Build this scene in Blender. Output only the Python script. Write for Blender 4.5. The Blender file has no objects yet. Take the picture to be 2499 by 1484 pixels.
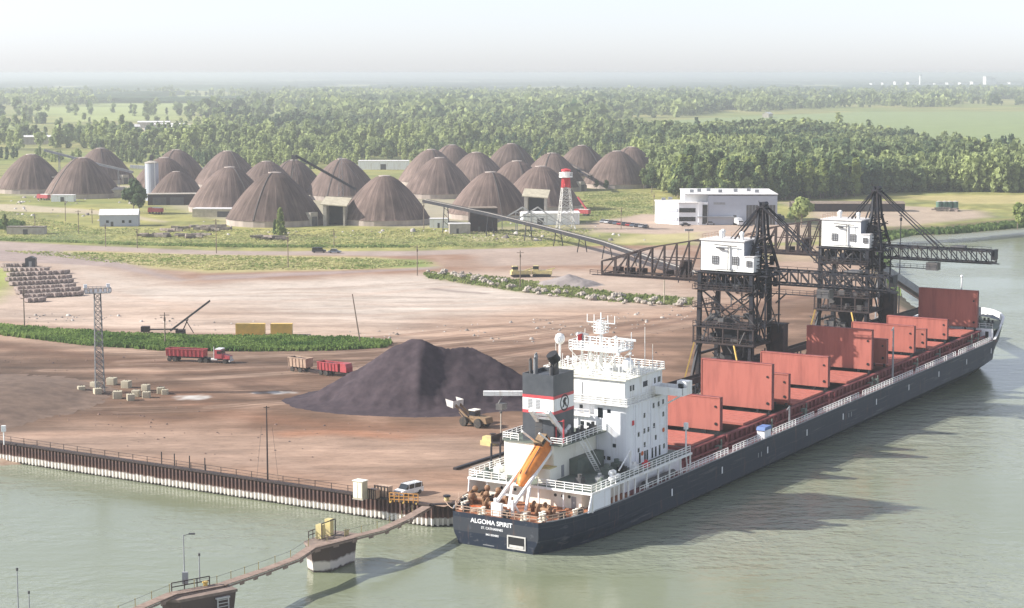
import bpy, math, random
import numpy as np
from mathutils import Vector, Matrix
PI = math.pi
sc = bpy.context.scene
COL = sc.collection

# ------------------------------------------------------------------ camera, sky, sun, exposure
F_PX, CAM_H, TANP = 1878.0, 72.0, 231 / 1878.0
PITCH = math.atan(TANP)
cam = bpy.data.objects.new('camera', bpy.data.cameras.new('camera'))
COL.objects.link(cam)
cam.location = (0, 0, CAM_H)
cam.rotation_euler = (PI / 2 - PITCH, 0, 0)
cam.data.sensor_width = 36.0
cam.data.lens = F_PX / 1024 * 36.0
cam.data.clip_start = 1.0
cam.data.clip_end = 120000.0
sc.camera = cam

SUN_EL, SUN_AZ = math.radians(31), math.radians(180)      # the sun stands to the left of the view
world = bpy.data.worlds.new('World')
sc.world = world
world.use_nodes = True
wn = world.node_tree.nodes
bg = wn['Background']
sky = wn.new('ShaderNodeTexSky')
sky.sky_type = 'NISHITA'
sky.sun_disc = False
sky.sun_elevation = SUN_EL
sky.sun_rotation = math.radians(-90)
sky.air_density = 1.0
sky.dust_density = 0.42
sky.ozone_density = 4.6
hsv = wn.new('ShaderNodeHueSaturation'); hsv.inputs['Saturation'].default_value = .35      # thin white overcast
world.node_tree.links.new(sky.outputs[0], hsv.inputs['Color']); tint = wn.new('ShaderNodeMixRGB'); tint.blend_type = 'MULTIPLY'; tint.inputs[0].default_value = 1; tint.inputs[2].default_value = (.965, .975, 1.06, 1)
world.node_tree.links.new(hsv.outputs[0], tint.inputs[1]); world.node_tree.links.new(tint.outputs[0], bg.inputs[0])
bg.inputs[1].default_value = 0.11
sun = bpy.data.objects.new('sun', bpy.data.lights.new('sun', 'SUN'))
COL.objects.link(sun)
sun.data.energy = 4.9
sun.data.angle = math.radians(0.6)
sun.data.color = (1.0, 0.95, 0.88)
tosun = Vector((math.cos(SUN_EL) * math.cos(SUN_AZ), math.cos(SUN_EL) * math.sin(SUN_AZ), math.sin(SUN_EL)))
sun.rotation_euler = tosun.to_track_quat('Z', 'Y').to_euler()
vs = sc.view_settings
vs.view_transform = 'Standard'
vs.look = 'None'
vs.gamma = 1.0
vs.use_curve_mapping = False
vs.exposure = 0.95
sc.cycles.max_bounces = 6
sc.cycles.volume_bounces = 1
sc.cycles.transparent_max_bounces = 8

# ------------------------------------------------------------------ helpers from image pixels to site positions
S_ = 1024 / 2498
_F = np.array([0, math.cos(PITCH), -math.sin(PITCH)])
_U = np.array([0, math.sin(PITCH), math.cos(PITCH)])
def ground(px, py, z=3.6):
    """point at height z on the camera ray through image pixel px, py"""
    d = _F + (px * S_ - 512) / F_PX * np.array([1, 0, 0]) - (py * S_ - 304) / F_PX * _U
    t = (z - CAM_H) / d[2]
    return Vector((t * d[0], t * d[1], z))
def height_at(px, py, pos):
    """height of the point that stands over pos and is seen at that image pixel"""
    d = _F - (py * S_ - 304) / F_PX * _U
    return CAM_H + d[2] * pos[1] / d[1]
ZQ = 3.6                                                   # level of the quay and yard
TH = math.radians(32)
DV = Vector((math.sin(TH), math.cos(TH), 0)); NV = Vector((math.cos(TH), -math.sin(TH), 0))
OV = Vector((-2.555, 279.559, 0))
def ST(s, t, z=ZQ):
    """quay coordinates: s metres along the ship from its stern, t metres out from the quay side"""
    return OV + DV * s + NV * t + Vector((0, 0, z))
RZ = PI / 2 - TH

# ------------------------------------------------------------------ mesh builder
class MB:
    def __init__(self): self.v = []; self.f = []; self.m = []; self.cm = 0; self.X = None
    def mat(self, i): self.cm = i; return self
    def add(self, vs, fs):
        o = len(self.v)
        self.v += [tuple(v) for v in vs]
        for f in fs: self.f.append(tuple(o + i for i in f)); self.m.append(self.cm)
        return self
    def box(self, c, s, rz=0, M=None):
        x, y, z = s[0] / 2, s[1] / 2, s[2] / 2
        ca, sa = math.cos(rz), math.sin(rz)
        P = []
        for dx, dy, dz in ((-x,-y,-z),(x,-y,-z),(x,y,-z),(-x,y,-z),(-x,-y,z),(x,-y,z),(x,y,z),(-x,y,z)):
            if M is not None:
                q = M @ Vector((dx, dy, dz)); P.append((c[0] + q[0], c[1] + q[1], c[2] + q[2]))
            else: P.append((c[0] + dx * ca - dy * sa, c[1] + dx * sa + dy * ca, c[2] + dz))
        return self.add(P, [(0,3,2,1),(4,5,6,7),(0,1,5,4),(1,2,6,5),(2,3,7,6),(3,0,4,7)])
    def bb(self, x0, x1, y0, y1, z0, z1):
        return self.box(((x0+x1)/2, (y0+y1)/2, (z0+z1)/2), (abs(x1-x0), abs(y1-y0), abs(z1-z0)))
    def bar(self, a, b, w, h=None):
        a, b = Vector(a), Vector(b); h = h or w
        d = b - a
        if d.length < 1e-6: return self
        M = d.to_track_quat('X', 'Z').to_matrix()
        return self.box((a + b) / 2, (d.length, w, h), M=M)
    def tube(self, a, b, r, n=8, r2=None, cap=True):
        a, b = Vector(a), Vector(b); r2 = r if r2 is None else r2
        M = (b - a).to_track_quat('Z', 'Y').to_matrix()
        P = []
        for k in range(n):
            q = M @ Vector((math.cos(2*PI*k/n), math.sin(2*PI*k/n), 0)); P.append(a + q * r)
        for k in range(n):
            q = M @ Vector((math.cos(2*PI*k/n), math.sin(2*PI*k/n), 0)); P.append(b + q * r2)
        Fs = [(k, (k+1) % n, n + (k+1) % n, n + k) for k in range(n)]
        if cap: Fs += [tuple(range(n-1, -1, -1)), tuple(range(n, 2*n))]
        return self.add(P, Fs)
    def lathe(self, c, prof, n=24, axis='Z'):
        P = []; m = len(prof)
        for r, h in prof:
            for k in range(n):
                a = 2*PI*k/n
                q = (r*math.cos(a), r*math.sin(a), h)
                if axis == 'X': q = (h, r*math.cos(a), r*math.sin(a))
                if axis == 'Y': q = (r*math.cos(a), h, r*math.sin(a))
                P.append((c[0]+q[0], c[1]+q[1], c[2]+q[2]))
        Fs = [(i*n+k, i*n+(k+1) % n, (i+1)*n+(k+1) % n, (i+1)*n+k) for i in range(m-1) for k in range(n)]
        if prof[0][0] > 1e-4: Fs.append(tuple(range(n-1, -1, -1)))
        if prof[-1][0] > 1e-4: Fs.append(tuple((m-1)*n + k for k in range(n)))
        return self.add(P, Fs)
    def sphere(self, c, r, n=12, m=8, sz=1.0):
        return self.lathe(c, [(max(1e-5, r*math.sin(PI*i/m)), -r*sz*math.cos(PI*i/m)) for i in range(m+1)], n)
    def prism(self, poly, z0, z1):
        n = len(poly)
        P = [(x, y, z0) for x, y in poly] + [(x, y, z1) for x, y in poly]
        return self.add(P, [tuple(range(n-1, -1, -1)), tuple(range(n, 2*n))] + [(k, (k+1) % n, n + (k+1) % n, n + k) for k in range(n)])
    def sideprism(self, poly, y0, y1):
        """outline in x,z pulled along y"""
        n = len(poly)
        P = [(x, y0, z) for x, z in poly] + [(x, y1, z) for x, z in poly]
        return self.add(P, [tuple(range(n)), tuple(range(2*n-1, n-1, -1))] + [(k, n + k, n + (k+1) % n, (k+1) % n) for k in range(n)])
    def rail(self, pts, h=1.05, w=0.07, step=1.6, bars=(1.0, 0.55), posts=True):
        for a, b in zip(pts[:-1], pts[1:]):
            a, b = Vector(a), Vector(b); L = (b - a).length; k = max(1, int(round(L / step)))
            for fr in bars: self.bar(a + Vector((0,0,h*fr)), b + Vector((0,0,h*fr)), w)
            if posts:
                for i in range(k + 1):
                    p = a.lerp(b, i / k); self.bar(p, p + Vector((0,0,h)), w)
        return self
    def truss(self, a0, a1, b0, b1, n, w=0.3, wd=None, verts=True, flip=False):
        """flat truss between chord a0-a1 and chord b0-b1"""
        a0, a1, b0, b1 = map(Vector, (a0, a1, b0, b1)); wd = wd or w * 0.7
        self.bar(a0, a1, w); self.bar(b0, b1, w)
        for i in range(n):
            p, q = a0.lerp(a1, i/n), a0.lerp(a1, (i+1)/n); r, s = b0.lerp(b1, i/n), b0.lerp(b1, (i+1)/n)
            if verts: self.bar(p, r, wd)
            if flip: self.bar(r, q, wd)
            else: self.bar(p, s, wd)
        if verts: self.bar(a1, b1, wd)
        return self
    def build(self, name, mats, parent=None, smooth=False):
        me = bpy.data.meshes.new(name)
        me.from_pydata([tuple(v) for v in self.v], [], self.f)
        if not isinstance(mats, (list, tuple)): mats = [mats]
        for m in mats: me.materials.append(m)
        if len(mats) > 1: me.polygons.foreach_set('material_index', self.m)
        if smooth: me.polygons.foreach_set('use_smooth', [True] * len(me.polygons))
        me.update()
        o = bpy.data.objects.new(name, me); COL.objects.link(o)
        if parent is not None: o.parent = parent
        return o

def tag(o, label=None, cat=None, group=None, kind=None):
    if label: o['label'] = label
    if cat: o['category'] = cat
    if group: o['group'] = group
    if kind: o['kind'] = kind
    return o
def thing(name, label, cat, loc=(0,0,0), rz=0, group=None):
    o = bpy.data.objects.new(name, None); COL.objects.link(o)
    o.location = loc; o.rotation_euler = (0, 0, rz)
    return tag(o, label, cat, group)
def dup(root, loc=None, rz=None, label=None, scale=None):
    r = root.copy(); COL.objects.link(r)
    if loc is not None: r.location = loc
    if rz is not None: r.rotation_euler = (0, 0, rz)
    if scale is not None: r.scale = scale
    if label: r['label'] = label
    for ch in list(root.children):
        c = ch.copy(); COL.objects.link(c); c.parent = r
        for g in list(ch.children):
            e = g.copy(); COL.objects.link(e); e.parent = c
    return r

# ------------------------------------------------------------------ materials
def new_mat(name):
    m = bpy.data.materials.new(name); m.use_nodes = True
    return m, m.node_tree.nodes, m.node_tree.links, m.node_tree.nodes['Principled BSDF']
def mat(name, c, rough=0.6, var=0.25, scale=0.6, c2=None, metal=0.0, streak=1.0, spec=0.3, detail=4.0, lo=0.35, hi=0.7):
    """paint or stone with uneven wear: noise between c and c2"""
    m, N, L, b = new_mat(name)
    if c2 is None: c2 = tuple(max(0, x * (1 - var)) for x in c)
    tc = N.new('ShaderNodeTexCoord'); mp = N.new('ShaderNodeMapping'); nz = N.new('ShaderNodeTexNoise'); cr = N.new('ShaderNodeValToRGB')
    mp.inputs['Scale'].default_value = (scale, scale, scale * streak)
    nz.inputs['Scale'].default_value = 1.0; nz.inputs['Detail'].default_value = detail; nz.inputs['Roughness'].default_value = 0.62
    cr.color_ramp.elements[0].position = lo; cr.color_ramp.elements[1].position = hi
    cr.color_ramp.elements[0].color = (*c, 1); cr.color_ramp.elements[1].color = (*c2, 1)
    L.new(tc.outputs['Object'], mp.inputs[0]); L.new(mp.outputs[0], nz.inputs['Vector']); L.new(nz.outputs[0], cr.inputs[0]); L.new(cr.outputs[0], b.inputs['Base Color'])
    b.inputs['Roughness'].default_value = rough; b.inputs['Metallic'].default_value = metal
    b.inputs['Specular IOR Level'].default_value = spec
    return m
M = {}
_hull_base = mat('hull_paint', (.018,.025,.040), .45, c2=(.045,.052,.066), scale=.9, streak=.18, lo=.45, hi=.8)
M['white'] = mat('ship_white', (.84,.84,.82), .5, c2=(.58,.52,.42), scale=1.1, streak=.14, lo=.5, hi=.82)
M['whiteb'] = mat('cool_white_paint', (.82,.83,.85), .5, c2=(.58,.55,.50), scale=1.0, streak=.12, lo=.52, hi=.85)
M['cream'] = mat('cream_paint', (.78,.76,.66), .55, c2=(.6,.55,.42), scale=.4, streak=.25, lo=.5, hi=.85)
M['black'] = mat('black_paint', (.02,.02,.022), .5)
M['funnel'] = mat('funnel_paint', (.05,.056,.066), .45, c2=(.08,.085,.095), scale=.4)
M['glass'] = mat('dark_window_glass', (.015,.02,.025), .12, spec=.6)
M['redoxide'] = mat('red_oxide_paint', (.42,.085,.055), .6, c2=(.30,.055,.04), scale=.35, streak=.3, lo=.4, hi=.75)
M['cover'] = mat('hatch_cover_paint', (.40,.130,.098), .65, c2=(.27,.085,.066), scale=.9, streak=.15, lo=.42, hi=.8)
M['deckred'] = mat('deck_red_paint', (.16,.034,.038), .65, c2=(.25,.09,.08), scale=.4, lo=.4, hi=.7)
M['rust'] = mat('rusty_deck_steel', (.42,.17,.08), .75, c2=(.22,.09,.05), scale=.8)
M['redband'] = mat('red_band_paint', (.55,.08,.09), .5)
M['orange'] = mat('lifeboat_orange', (.72,.25,.05), .45, c2=(.52,.16,.035), scale=.8)
M['orange2'] = mat('lifeboat_dark_orange', (.62,.13,.03), .45)
M['greendeck'] = mat('deck_green_grey', (.10,.13,.11), .7, c2=(.16,.17,.14), scale=.6)
M['grey'] = mat('grey_metal', (.32,.33,.34), .5, c2=(.22,.22,.22))
M['dgrey'] = mat('dark_grey_metal', (.07,.07,.075), .55, c2=(.12,.11,.10))
M['crane'] = mat('crane_steel', (.014,.016,.023), .55, c2=(.045,.032,.028), scale=.5, lo=.45, hi=.75)
M['cranerust'] = mat('crane_rusty_steel', (.055,.036,.031), .7, c2=(.024,.02,.023), scale=.6)
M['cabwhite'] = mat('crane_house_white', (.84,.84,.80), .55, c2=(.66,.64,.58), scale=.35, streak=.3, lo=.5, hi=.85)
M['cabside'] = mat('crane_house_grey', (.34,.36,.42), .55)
M['pile'] = mat('iron_ore', (.044,.034,.040), .95, c2=(.075,.056,.062), scale=.5, detail=8, spec=.1)
M['wood'] = mat('weathered_wood', (.16,.12,.09), .8, c2=(.26,.21,.16), scale=.8)
M['conc'] = mat('concrete', (.46,.42,.36), .85, c2=(.32,.28,.23), scale=.5)
M['concpale'] = mat('pale_concrete', (.50,.45,.33), .85, c2=(.34,.30,.22), scale=.5)
M['steelgrey'] = mat('dull_galvanised', (.20,.20,.20), .55)
M['yellow'] = mat('yellow_paint', (.72,.48,.12), .55, c2=(.55,.38,.12), scale=.6)
M['yellow2'] = mat('faded_yellow_paint', (.62,.52,.22), .6, c2=(.42,.36,.2), scale=.8)
M['truckred'] = mat('truck_red', (.42,.075,.085), .45, c2=(.30,.06,.06), scale=.8)
M['tan'] = mat('tan_dirty_paint', (.46,.34,.25), .65, c2=(.33,.21,.15), scale=.8)
M['tyre'] = mat('tyre_rubber', (.03,.03,.03), .8, c2=(.08,.065,.05), scale=1.5)
M['rim'] = mat('pale_rim', (.62,.60,.56), .5)
M['rock'] = mat('pale_rock', (.42,.37,.31), .9, c2=(.20,.17,.14), scale=.7)
M['loader'] = mat('loader_yellow_dusty', (.27,.18,.09), .65, c2=(.15,.10,.07), scale=1.0)
M['bldgrey'] = mat('blue_grey_cladding', (.42,.44,.49), .6, c2=(.38,.40,.45), scale=.3)
M['bldwhite'] = mat('white_cladding', (.82,.83,.84), .6, c2=(.74,.74,.74), scale=.2)
M['roof'] = mat('pale_roof', (.70,.68,.66), .8)
M['carwhite'] = mat('car_white', (.80,.80,.80), .3, spec=.5)
M['carred'] = mat('car_red', (.45,.04,.04), .3, spec=.5)
M['cardark'] = mat('car_dark', (.04,.045,.06), .3, spec=.5)
M['carblue'] = mat('car_blue_grey', (.14,.17,.22), .3, spec=.5)
M['carsilver'] = mat('car_silver', (.45,.46,.48), .3, spec=.5)
M['domewall'] = mat('dome_base_wall', (.44,.37,.32), .8, c2=(.30,.25,.22), scale=.3, streak=.2)
M['log'] = mat('dark_scrap', (.09,.07,.06), .85, c2=(.35,.31,.25), scale=.5)
M['slab'] = mat('stacked_slabs', (.42,.34,.30), .8, c2=(.16,.12,.10), scale=.8)
M['signred'] = mat('sign_red', (.65,.05,.06), .5)
M['letter'] = mat('white_lettering', (.85,.85,.85), .5, var=.05)
M['tankgreen'] = mat('green_tank_paint', (.10,.18,.13), .6)
M['blue'] = mat('blue_cover', (.12,.2,.42), .6)

# hull paint: plate seams and long scrapes over navy
m, N, L, b = new_mat('hull_plates'); M['hull'] = m
tcn = N.new('ShaderNodeTexCoord'); sp = N.new('ShaderNodeSeparateXYZ'); cb_ = N.new('ShaderNodeCombineXYZ'); L.new(tcn.outputs['Object'], sp.inputs[0]); L.new(sp.outputs['X'], cb_.inputs[0]); L.new(sp.outputs['Z'], cb_.inputs[1])
bt = N.new('ShaderNodeTexBrick'); bt.inputs['Scale'].default_value = 1; bt.inputs['Brick Width'].default_value = 9; bt.inputs['Row Height'].default_value = 2.1; bt.inputs['Mortar Size'].default_value = .05
bt.inputs['Color1'].default_value = (.016,.023,.038,1); bt.inputs['Color2'].default_value = (.024,.031,.046,1); bt.inputs['Mortar'].default_value = (.045,.05,.06,1)
L.new(cb_.outputs[0], bt.inputs['Vector'])
mp = N.new('ShaderNodeMapping'); mp.inputs['Scale'].default_value = (.9, 1, .16); nz = N.new('ShaderNodeTexNoise'); nz.inputs['Scale'].default_value = 1.0; nz.inputs['Detail'].default_value = 7; nz.inputs['Roughness'].default_value = .7
L.new(tcn.outputs['Object'], mp.inputs[0]); L.new(mp.outputs[0], nz.inputs['Vector'])
mp2 = N.new('ShaderNodeMapping'); mp2.inputs['Scale'].default_value = (.12, 1, 1.6); n2_ = N.new('ShaderNodeTexNoise'); n2_.inputs['Scale'].default_value = 1.0; n2_.inputs['Detail'].default_value = 6
L.new(tcn.outputs['Object'], mp2.inputs[0]); L.new(mp2.outputs[0], n2_.inputs['Vector'])
r1 = N.new('ShaderNodeMapRange'); r1.inputs[1].default_value = .58; r1.inputs[2].default_value = .8; L.new(nz.outputs[0], r1.inputs[0])
r2 = N.new('ShaderNodeMapRange'); r2.inputs[1].default_value = .60; r2.inputs[2].default_value = .72; L.new(n2_.outputs[0], r2.inputs[0])
x1 = N.new('ShaderNodeMixRGB'); x1.inputs[2].default_value = (.12,.075,.06,1); L.new(r1.outputs[0], x1.inputs[0]); L.new(bt.outputs[0], x1.inputs[1])
x2 = N.new('ShaderNodeMixRGB'); x2.inputs[2].default_value = (.085,.09,.10,1); L.new(r2.outputs[0], x2.inputs[0]); L.new(x1.outputs[0], x2.inputs[1]); L.new(x2.outputs[0], b.inputs['Base Color'])
b.inputs['Roughness'].default_value = .5; b.inputs['Specular IOR Level'].default_value = .15
# ------------------------------------------------------------------ ground of the site
def vnoise(x, y, seed=0):
    xi = np.floor(x).astype(np.int64); yi = np.floor(y).astype(np.int64); fx = x - xi; fy = y - yi
    fx = fx*fx*(3-2*fx); fy = fy*fy*(3-2*fy)
    def h(a, b):
        n = (a * 374761393 + b * 668265263 + seed * 982451653) & 0x7fffffff
        n = ((n ^ (n >> 13)) * 1274126177) & 0x7fffffff
        return ((n ^ (n >> 16)) & 0xffff) / 65535.0
    return (h(xi,yi)*(1-fx)+h(xi+1,yi)*fx)*(1-fy) + (h(xi,yi+1)*(1-fx)+h(xi+1,yi+1)*fx)*fy
def fbm(x, y, seed=0, o=4):
    r = 0; a = 0.5; t = 0
    for i in range(o):
        r = r + a * vnoise(x * 2**i, y * 2**i, seed + i); t += a; a *= .5
    return r / t
def poly_sd(X, Y, poly):
    """distance to the outline, positive inside"""
    d2 = np.full(X.shape, 1e18); ins = np.zeros(X.shape, bool); n = len(poly)
    for i in range(n):
        x0, y0 = poly[i]; x1, y1 = poly[(i+1) % n]
        ex, ey = x1-x0, y1-y0; wx, wy = X-x0, Y-y0
        t = np.clip((wx*ex+wy*ey)/max(1e-9, ex*ex+ey*ey), 0, 1)
        d2 = np.minimum(d2, (wx-ex*t)**2 + (wy-ey*t)**2)
        c = ((y0 > Y) != (y1 > Y)) & (X < (x1-x0)*(Y-y0)/((y1-y0) if y1 != y0 else 1e-9) + x0)
        ins ^= c
    return np.where(ins, 1, -1) * np.sqrt(d2)
def GP(*pts, z=ZQ): return [tuple(ground(x, y, z)[:2]) for x, y in pts]
def sstep(x, a, b):
    t = np.clip((x-a)/(b-a), 0, 1); return t*t*(3-2*t)

SQ0, TQ = 6.3, -13.6
def grow(a, b, st, k):
    r = [a]
    while r[-1] < b: r.append(r[-1] + st); st *= k
    return r
srows = grow(SQ0, 240, .75, 1.0); srows += grow(srows[-1] + .9, 45000, .95, 1.0105)
tneg = grow(0, 240, 0.7, 1.0); tneg += grow(tneg[-1] + 1, 420, 1.3, 1.0); tneg += grow(tneg[-1] + 1.5, 42000, 1.9, 1.035)
tpos = grow(2, 600, 2.5, 1.004); tpos += grow(tpos[-1] + 4, 30000, 4.0, 1.06)
tc_ = np.array([TQ - a for a in tneg[::-1]] + [TQ + a for a in tpos])
sr_ = np.array(srows)
SS, TT = np.meshgrid(sr_, tc_, indexing='ij')
GX = OV.x + DV.x*SS + NV.x*TT; GY = OV.y + DV.y*SS + NV.y*TT
# far bank of the river beyond the quay end
QEND = 262.0
shore = GP((2240,762),(2200,720),(2168,670),(2150,630),(2157,592),(2230,574),(2330,572),(2420,563),(2520,553), z=0)
sh_poly = shore + [(shore[-1][0]+500, shore[-1][1]+60), (30000, 9000), (30000, 60000), (-30000, 60000), (-30000, 300)] + \
    [tuple(ST(SQ0-40, -400)[:2]), tuple(ST(SQ0-40, TQ)[:2])] + [tuple(ST(QEND, TQ)[:2])]
dsh = poly_sd(GX, GY, sh_poly)
quayzone = (TT <= TQ + 1e-6) & (SS <= QEND)
zz = ZQ + 0.35*(fbm(GX/60, GY/60, 3)-.5) + 0.10*(fbm(GX/7, GY/7, 9)-.5)
near_edge = np.minimum(np.abs(TT - TQ) + np.where(SS < QEND, 0, 1e3), np.abs(SS - SQ0))
zz = ZQ + (zz - ZQ) * sstep(near_edge, 0.5, 12)
bank = sstep(dsh + 5*(fbm(GX/22, GY/22, 5)-.5), -7, 9)
zz = np.where(quayzone, zz, -2.5 + (zz + 2.5) * bank)
zz += np.where(GY > 12000, (GY-12000)*0.0012, 0)            # the plain rises a little towards the horizon
def C(r, g, b): return np.array([r, g, b])
def lay(col, m, c): return col*(1-m[..., None]) + c*m[..., None]
n1 = fbm(GX/45, GY/45, 11, 5); n2 = fbm(GX/9, GY/14, 21, 4); n3 = fbm(GX/160, GY/220, 31, 4); n4 = fbm(GX/3.0, GY/5.0, 41, 3)
wob = 14*(fbm(GX/25, GY/25, 51)-.5)
col = np.zeros(GX.shape + (3,)) + C(.40,.295,.24)
# ---- brown ore yard near the quay
col = lay(col, sstep(n1, .42, .62), C(.36,.235,.175)); col = lay(col, .6*sstep(n2, .5, .75), C(.50,.37,.30))
yard = GP((-400,830),(0,815),(300,850),(900,855),(1300,850),(1700,760),(2100,700),(2200,900),(1500,1100),(1200,1060),(600,1060),(200,1040),(-400,1060))
my = sstep(poly_sd(GX, GY, yard) + wob, -6, 14)
col = lay(col, my*.92, C(.205,.135,.10) * (1 + .5*(n2[..., None]-.5)) + .10*(n1[..., None]-.5))
col = lay(col, my*sstep(n2, .55, .75)*.5, C(.36,.245,.19))
# dark ore spill on the left
spill = GP((-300,850),(60,850),(200,880),(300,930),(280,990),(160,1035),(-60,1065),(-300,1075))
col = lay(col, .85*sstep(poly_sd(GX, GY, spill) + wob*1.8, -10, 26), C(.155,.112,.09)*(1+1.1*(n2[..., None]-.5)))
# ---- pale middle yard
mid = GP((-500,640),(200,628),(500,690),(1050,660),(1450,655),(1720,690),(1760,745),(1500,775),(1250,812),(950,838),(500,818),(0,792),(-500,775))
mm = sstep(poly_sd(GX, GY, mid) + wob*.8, -7, 16)
col = lay(col, mm, C(.56,.46,.40) + .16*(n1[..., None]-.5) + .1*(n2[..., None]-.5))
bright = GP((150,640),(420,690),(1040,664),(1300,690),(1500,730),(1300,770),(800,790),(500,745),(200,730))
col = lay(col, sstep(poly_sd(GX, GY, bright) + wob*1.5, -12, 25)*.9, C(.65,.595,.555) + .14*(n2[..., None]-.5))
mb = GP((1000,775),(1300,745),(1720,745),(1730,800),(1300,850),(1000,850))
col = lay(col, sstep(poly_sd(GX, GY, mb) + wob, -8, 20)*.75, C(.50,.36,.285) + .1*(n2[..., None]-.5))
# ---- everything north of the yard: rough grass
north = GP((-3000,588),(0,590),(250,608),(500,612),(1000,618),(1400,600),(1700,600),(1900,640),(2130,640),(2160,600),(2500,560),(6000,540),(60000,183),(-60000,183))
nd = poly_sd(GX, GY, [(x, y) for x, y in north[:11]] + [(9000, 1400), (50000, 50000), (-50000, 50000), (-9000, 900)])
mn = sstep(nd + wob, -4, 6)
grass = C(.33,.35,.14)[None, None] + (n1[..., None]-.5)*C(.30,.22,.06) + (n2[..., None]-.5)*C(.28,.22,.08)
grass = grass*(1+.9*(fbm(GX/4,GY/11,88,4)[...,None]-.5))
grass = lay(grass, sstep(n3, .5, .65)*.5, C(.20,.30,.09))
col = lay(col, mn, grass)
def zone(pts, c, e=8, k=1.0, w=.6):
    global col
    col = lay(col, k*sstep(poly_sd(GX, GY, GP(*pts)) + wob*w, -e*.4, e), C(*c)*(1 + .35*(n2[..., None]-.5)))
# grass belt and dry grass below the track
zone(((-300,612),(150,610),(500,618),(900,625),(1060,640),(1080,655),(900,660),(500,668),(350,655),(200,625),(-300,640)), (.52,.48,.26), 8)
zone(((-300,640),(60,655),(40,720),(-10,745),(-300,750)), (.40,.46,.16), 8)
zone(((800,632),(1050,632),(1070,652),(880,656)), (.26,.34,.12), 6)
zone(((1030,662),(1200,672),(1500,712),(1700,725),(1700,748),(1500,738),(1250,712),(1040,680)), (.30,.30,.16), 4, .9, .3)
# tracks
zone(((-300,588),(0,588),(300,602),(500,612),(1000,612),(1400,600),(1400,612),(1000,624),(500,622),(250,612),(-300,606)), (.47,.40,.38), 5)
zone(((-300,606),(120,608),(300,640),(480,684),(430,690),(250,650),(-300,625)), (.43,.365,.36), 5)
zone(((480,672),(1080,648),(1080,658),(480,686)), (.42,.36,.37), 5, .8)
zone(((-300,495),(40,498),(280,515),(420,540),(400,545),(250,524),(-300,506)), (.62,.56,.44), 6, .9, .3)
zone(((20,478),(330,482),(460,520),(540,548),(1040,556),(1350,520),(1340,500),(900,470),(300,450),(20,455)), (.50,.47,.40), 14, .8)
zone(((1060,560),(1420,545),(1600,535),(1600,556),(1300,590),(1150,590)), (.46,.42,.31), 8, .6)
zone(((1420,545),(1560,520),(1900,540),(2000,545),(2000,590),(1700,600),(1620,575),(1440,566)), (.56,.46,.40), 10)
zone(((1500,575),(1720,565),(1720,592),(1480,596)), (.58,.55,.30), 8, .9)
zone(((1100,612),(1400,602),(1650,610),(1720,660),(1500,650),(1180,650)), (.50,.42,.38), 8, .9)
zone(((1850,600),(2150,590),(2130,700),(1900,700)), (.52,.40,.33), 10, .8)
zone(((1900,492),(2150,498),(2400,512),(2440,530),(2200,556),(2000,545)), (.55,.46,.40), 10, .9)
zone(((2150,478),(2700,472),(2700,498),(2350,498)), (.58,.52,.27), 8, .85)
# open fields far off
zone(((1480,305),(1700,288),(2100,272),(2900,272),(2900,372),(2430,362),(2250,345),(1950,322),(1500,330)), (.30,.40,.19), 30, .95, 3)
for q in (((230,232),(560,232),(700,250),(400,262),(200,255)), ((60,262),(450,258),(470,290),(150,300)), ((650,262),(760,262),(750,282),(640,282)), ((-200,300),(60,300),(60,330),(-200,330)), ((200,235),(330,235),(340,245),(200,245))):
    zone(q, (.40,.50,.20), 30, .9, 3)
zone(((310,302),(440,296),(460,318),(300,330)), (.62,.58,.50), 12, .9, 1)
zone(((900,398),(1010,396),(1010,415),(880,412)), (.66,.62,.52), 10, .9, 1)
# bare mud at the water's edge
mud = (1 - sstep(dsh, 4, 12)) * (~quayzone)
col = lay(col, mud, C(.25,.22,.15))
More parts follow.
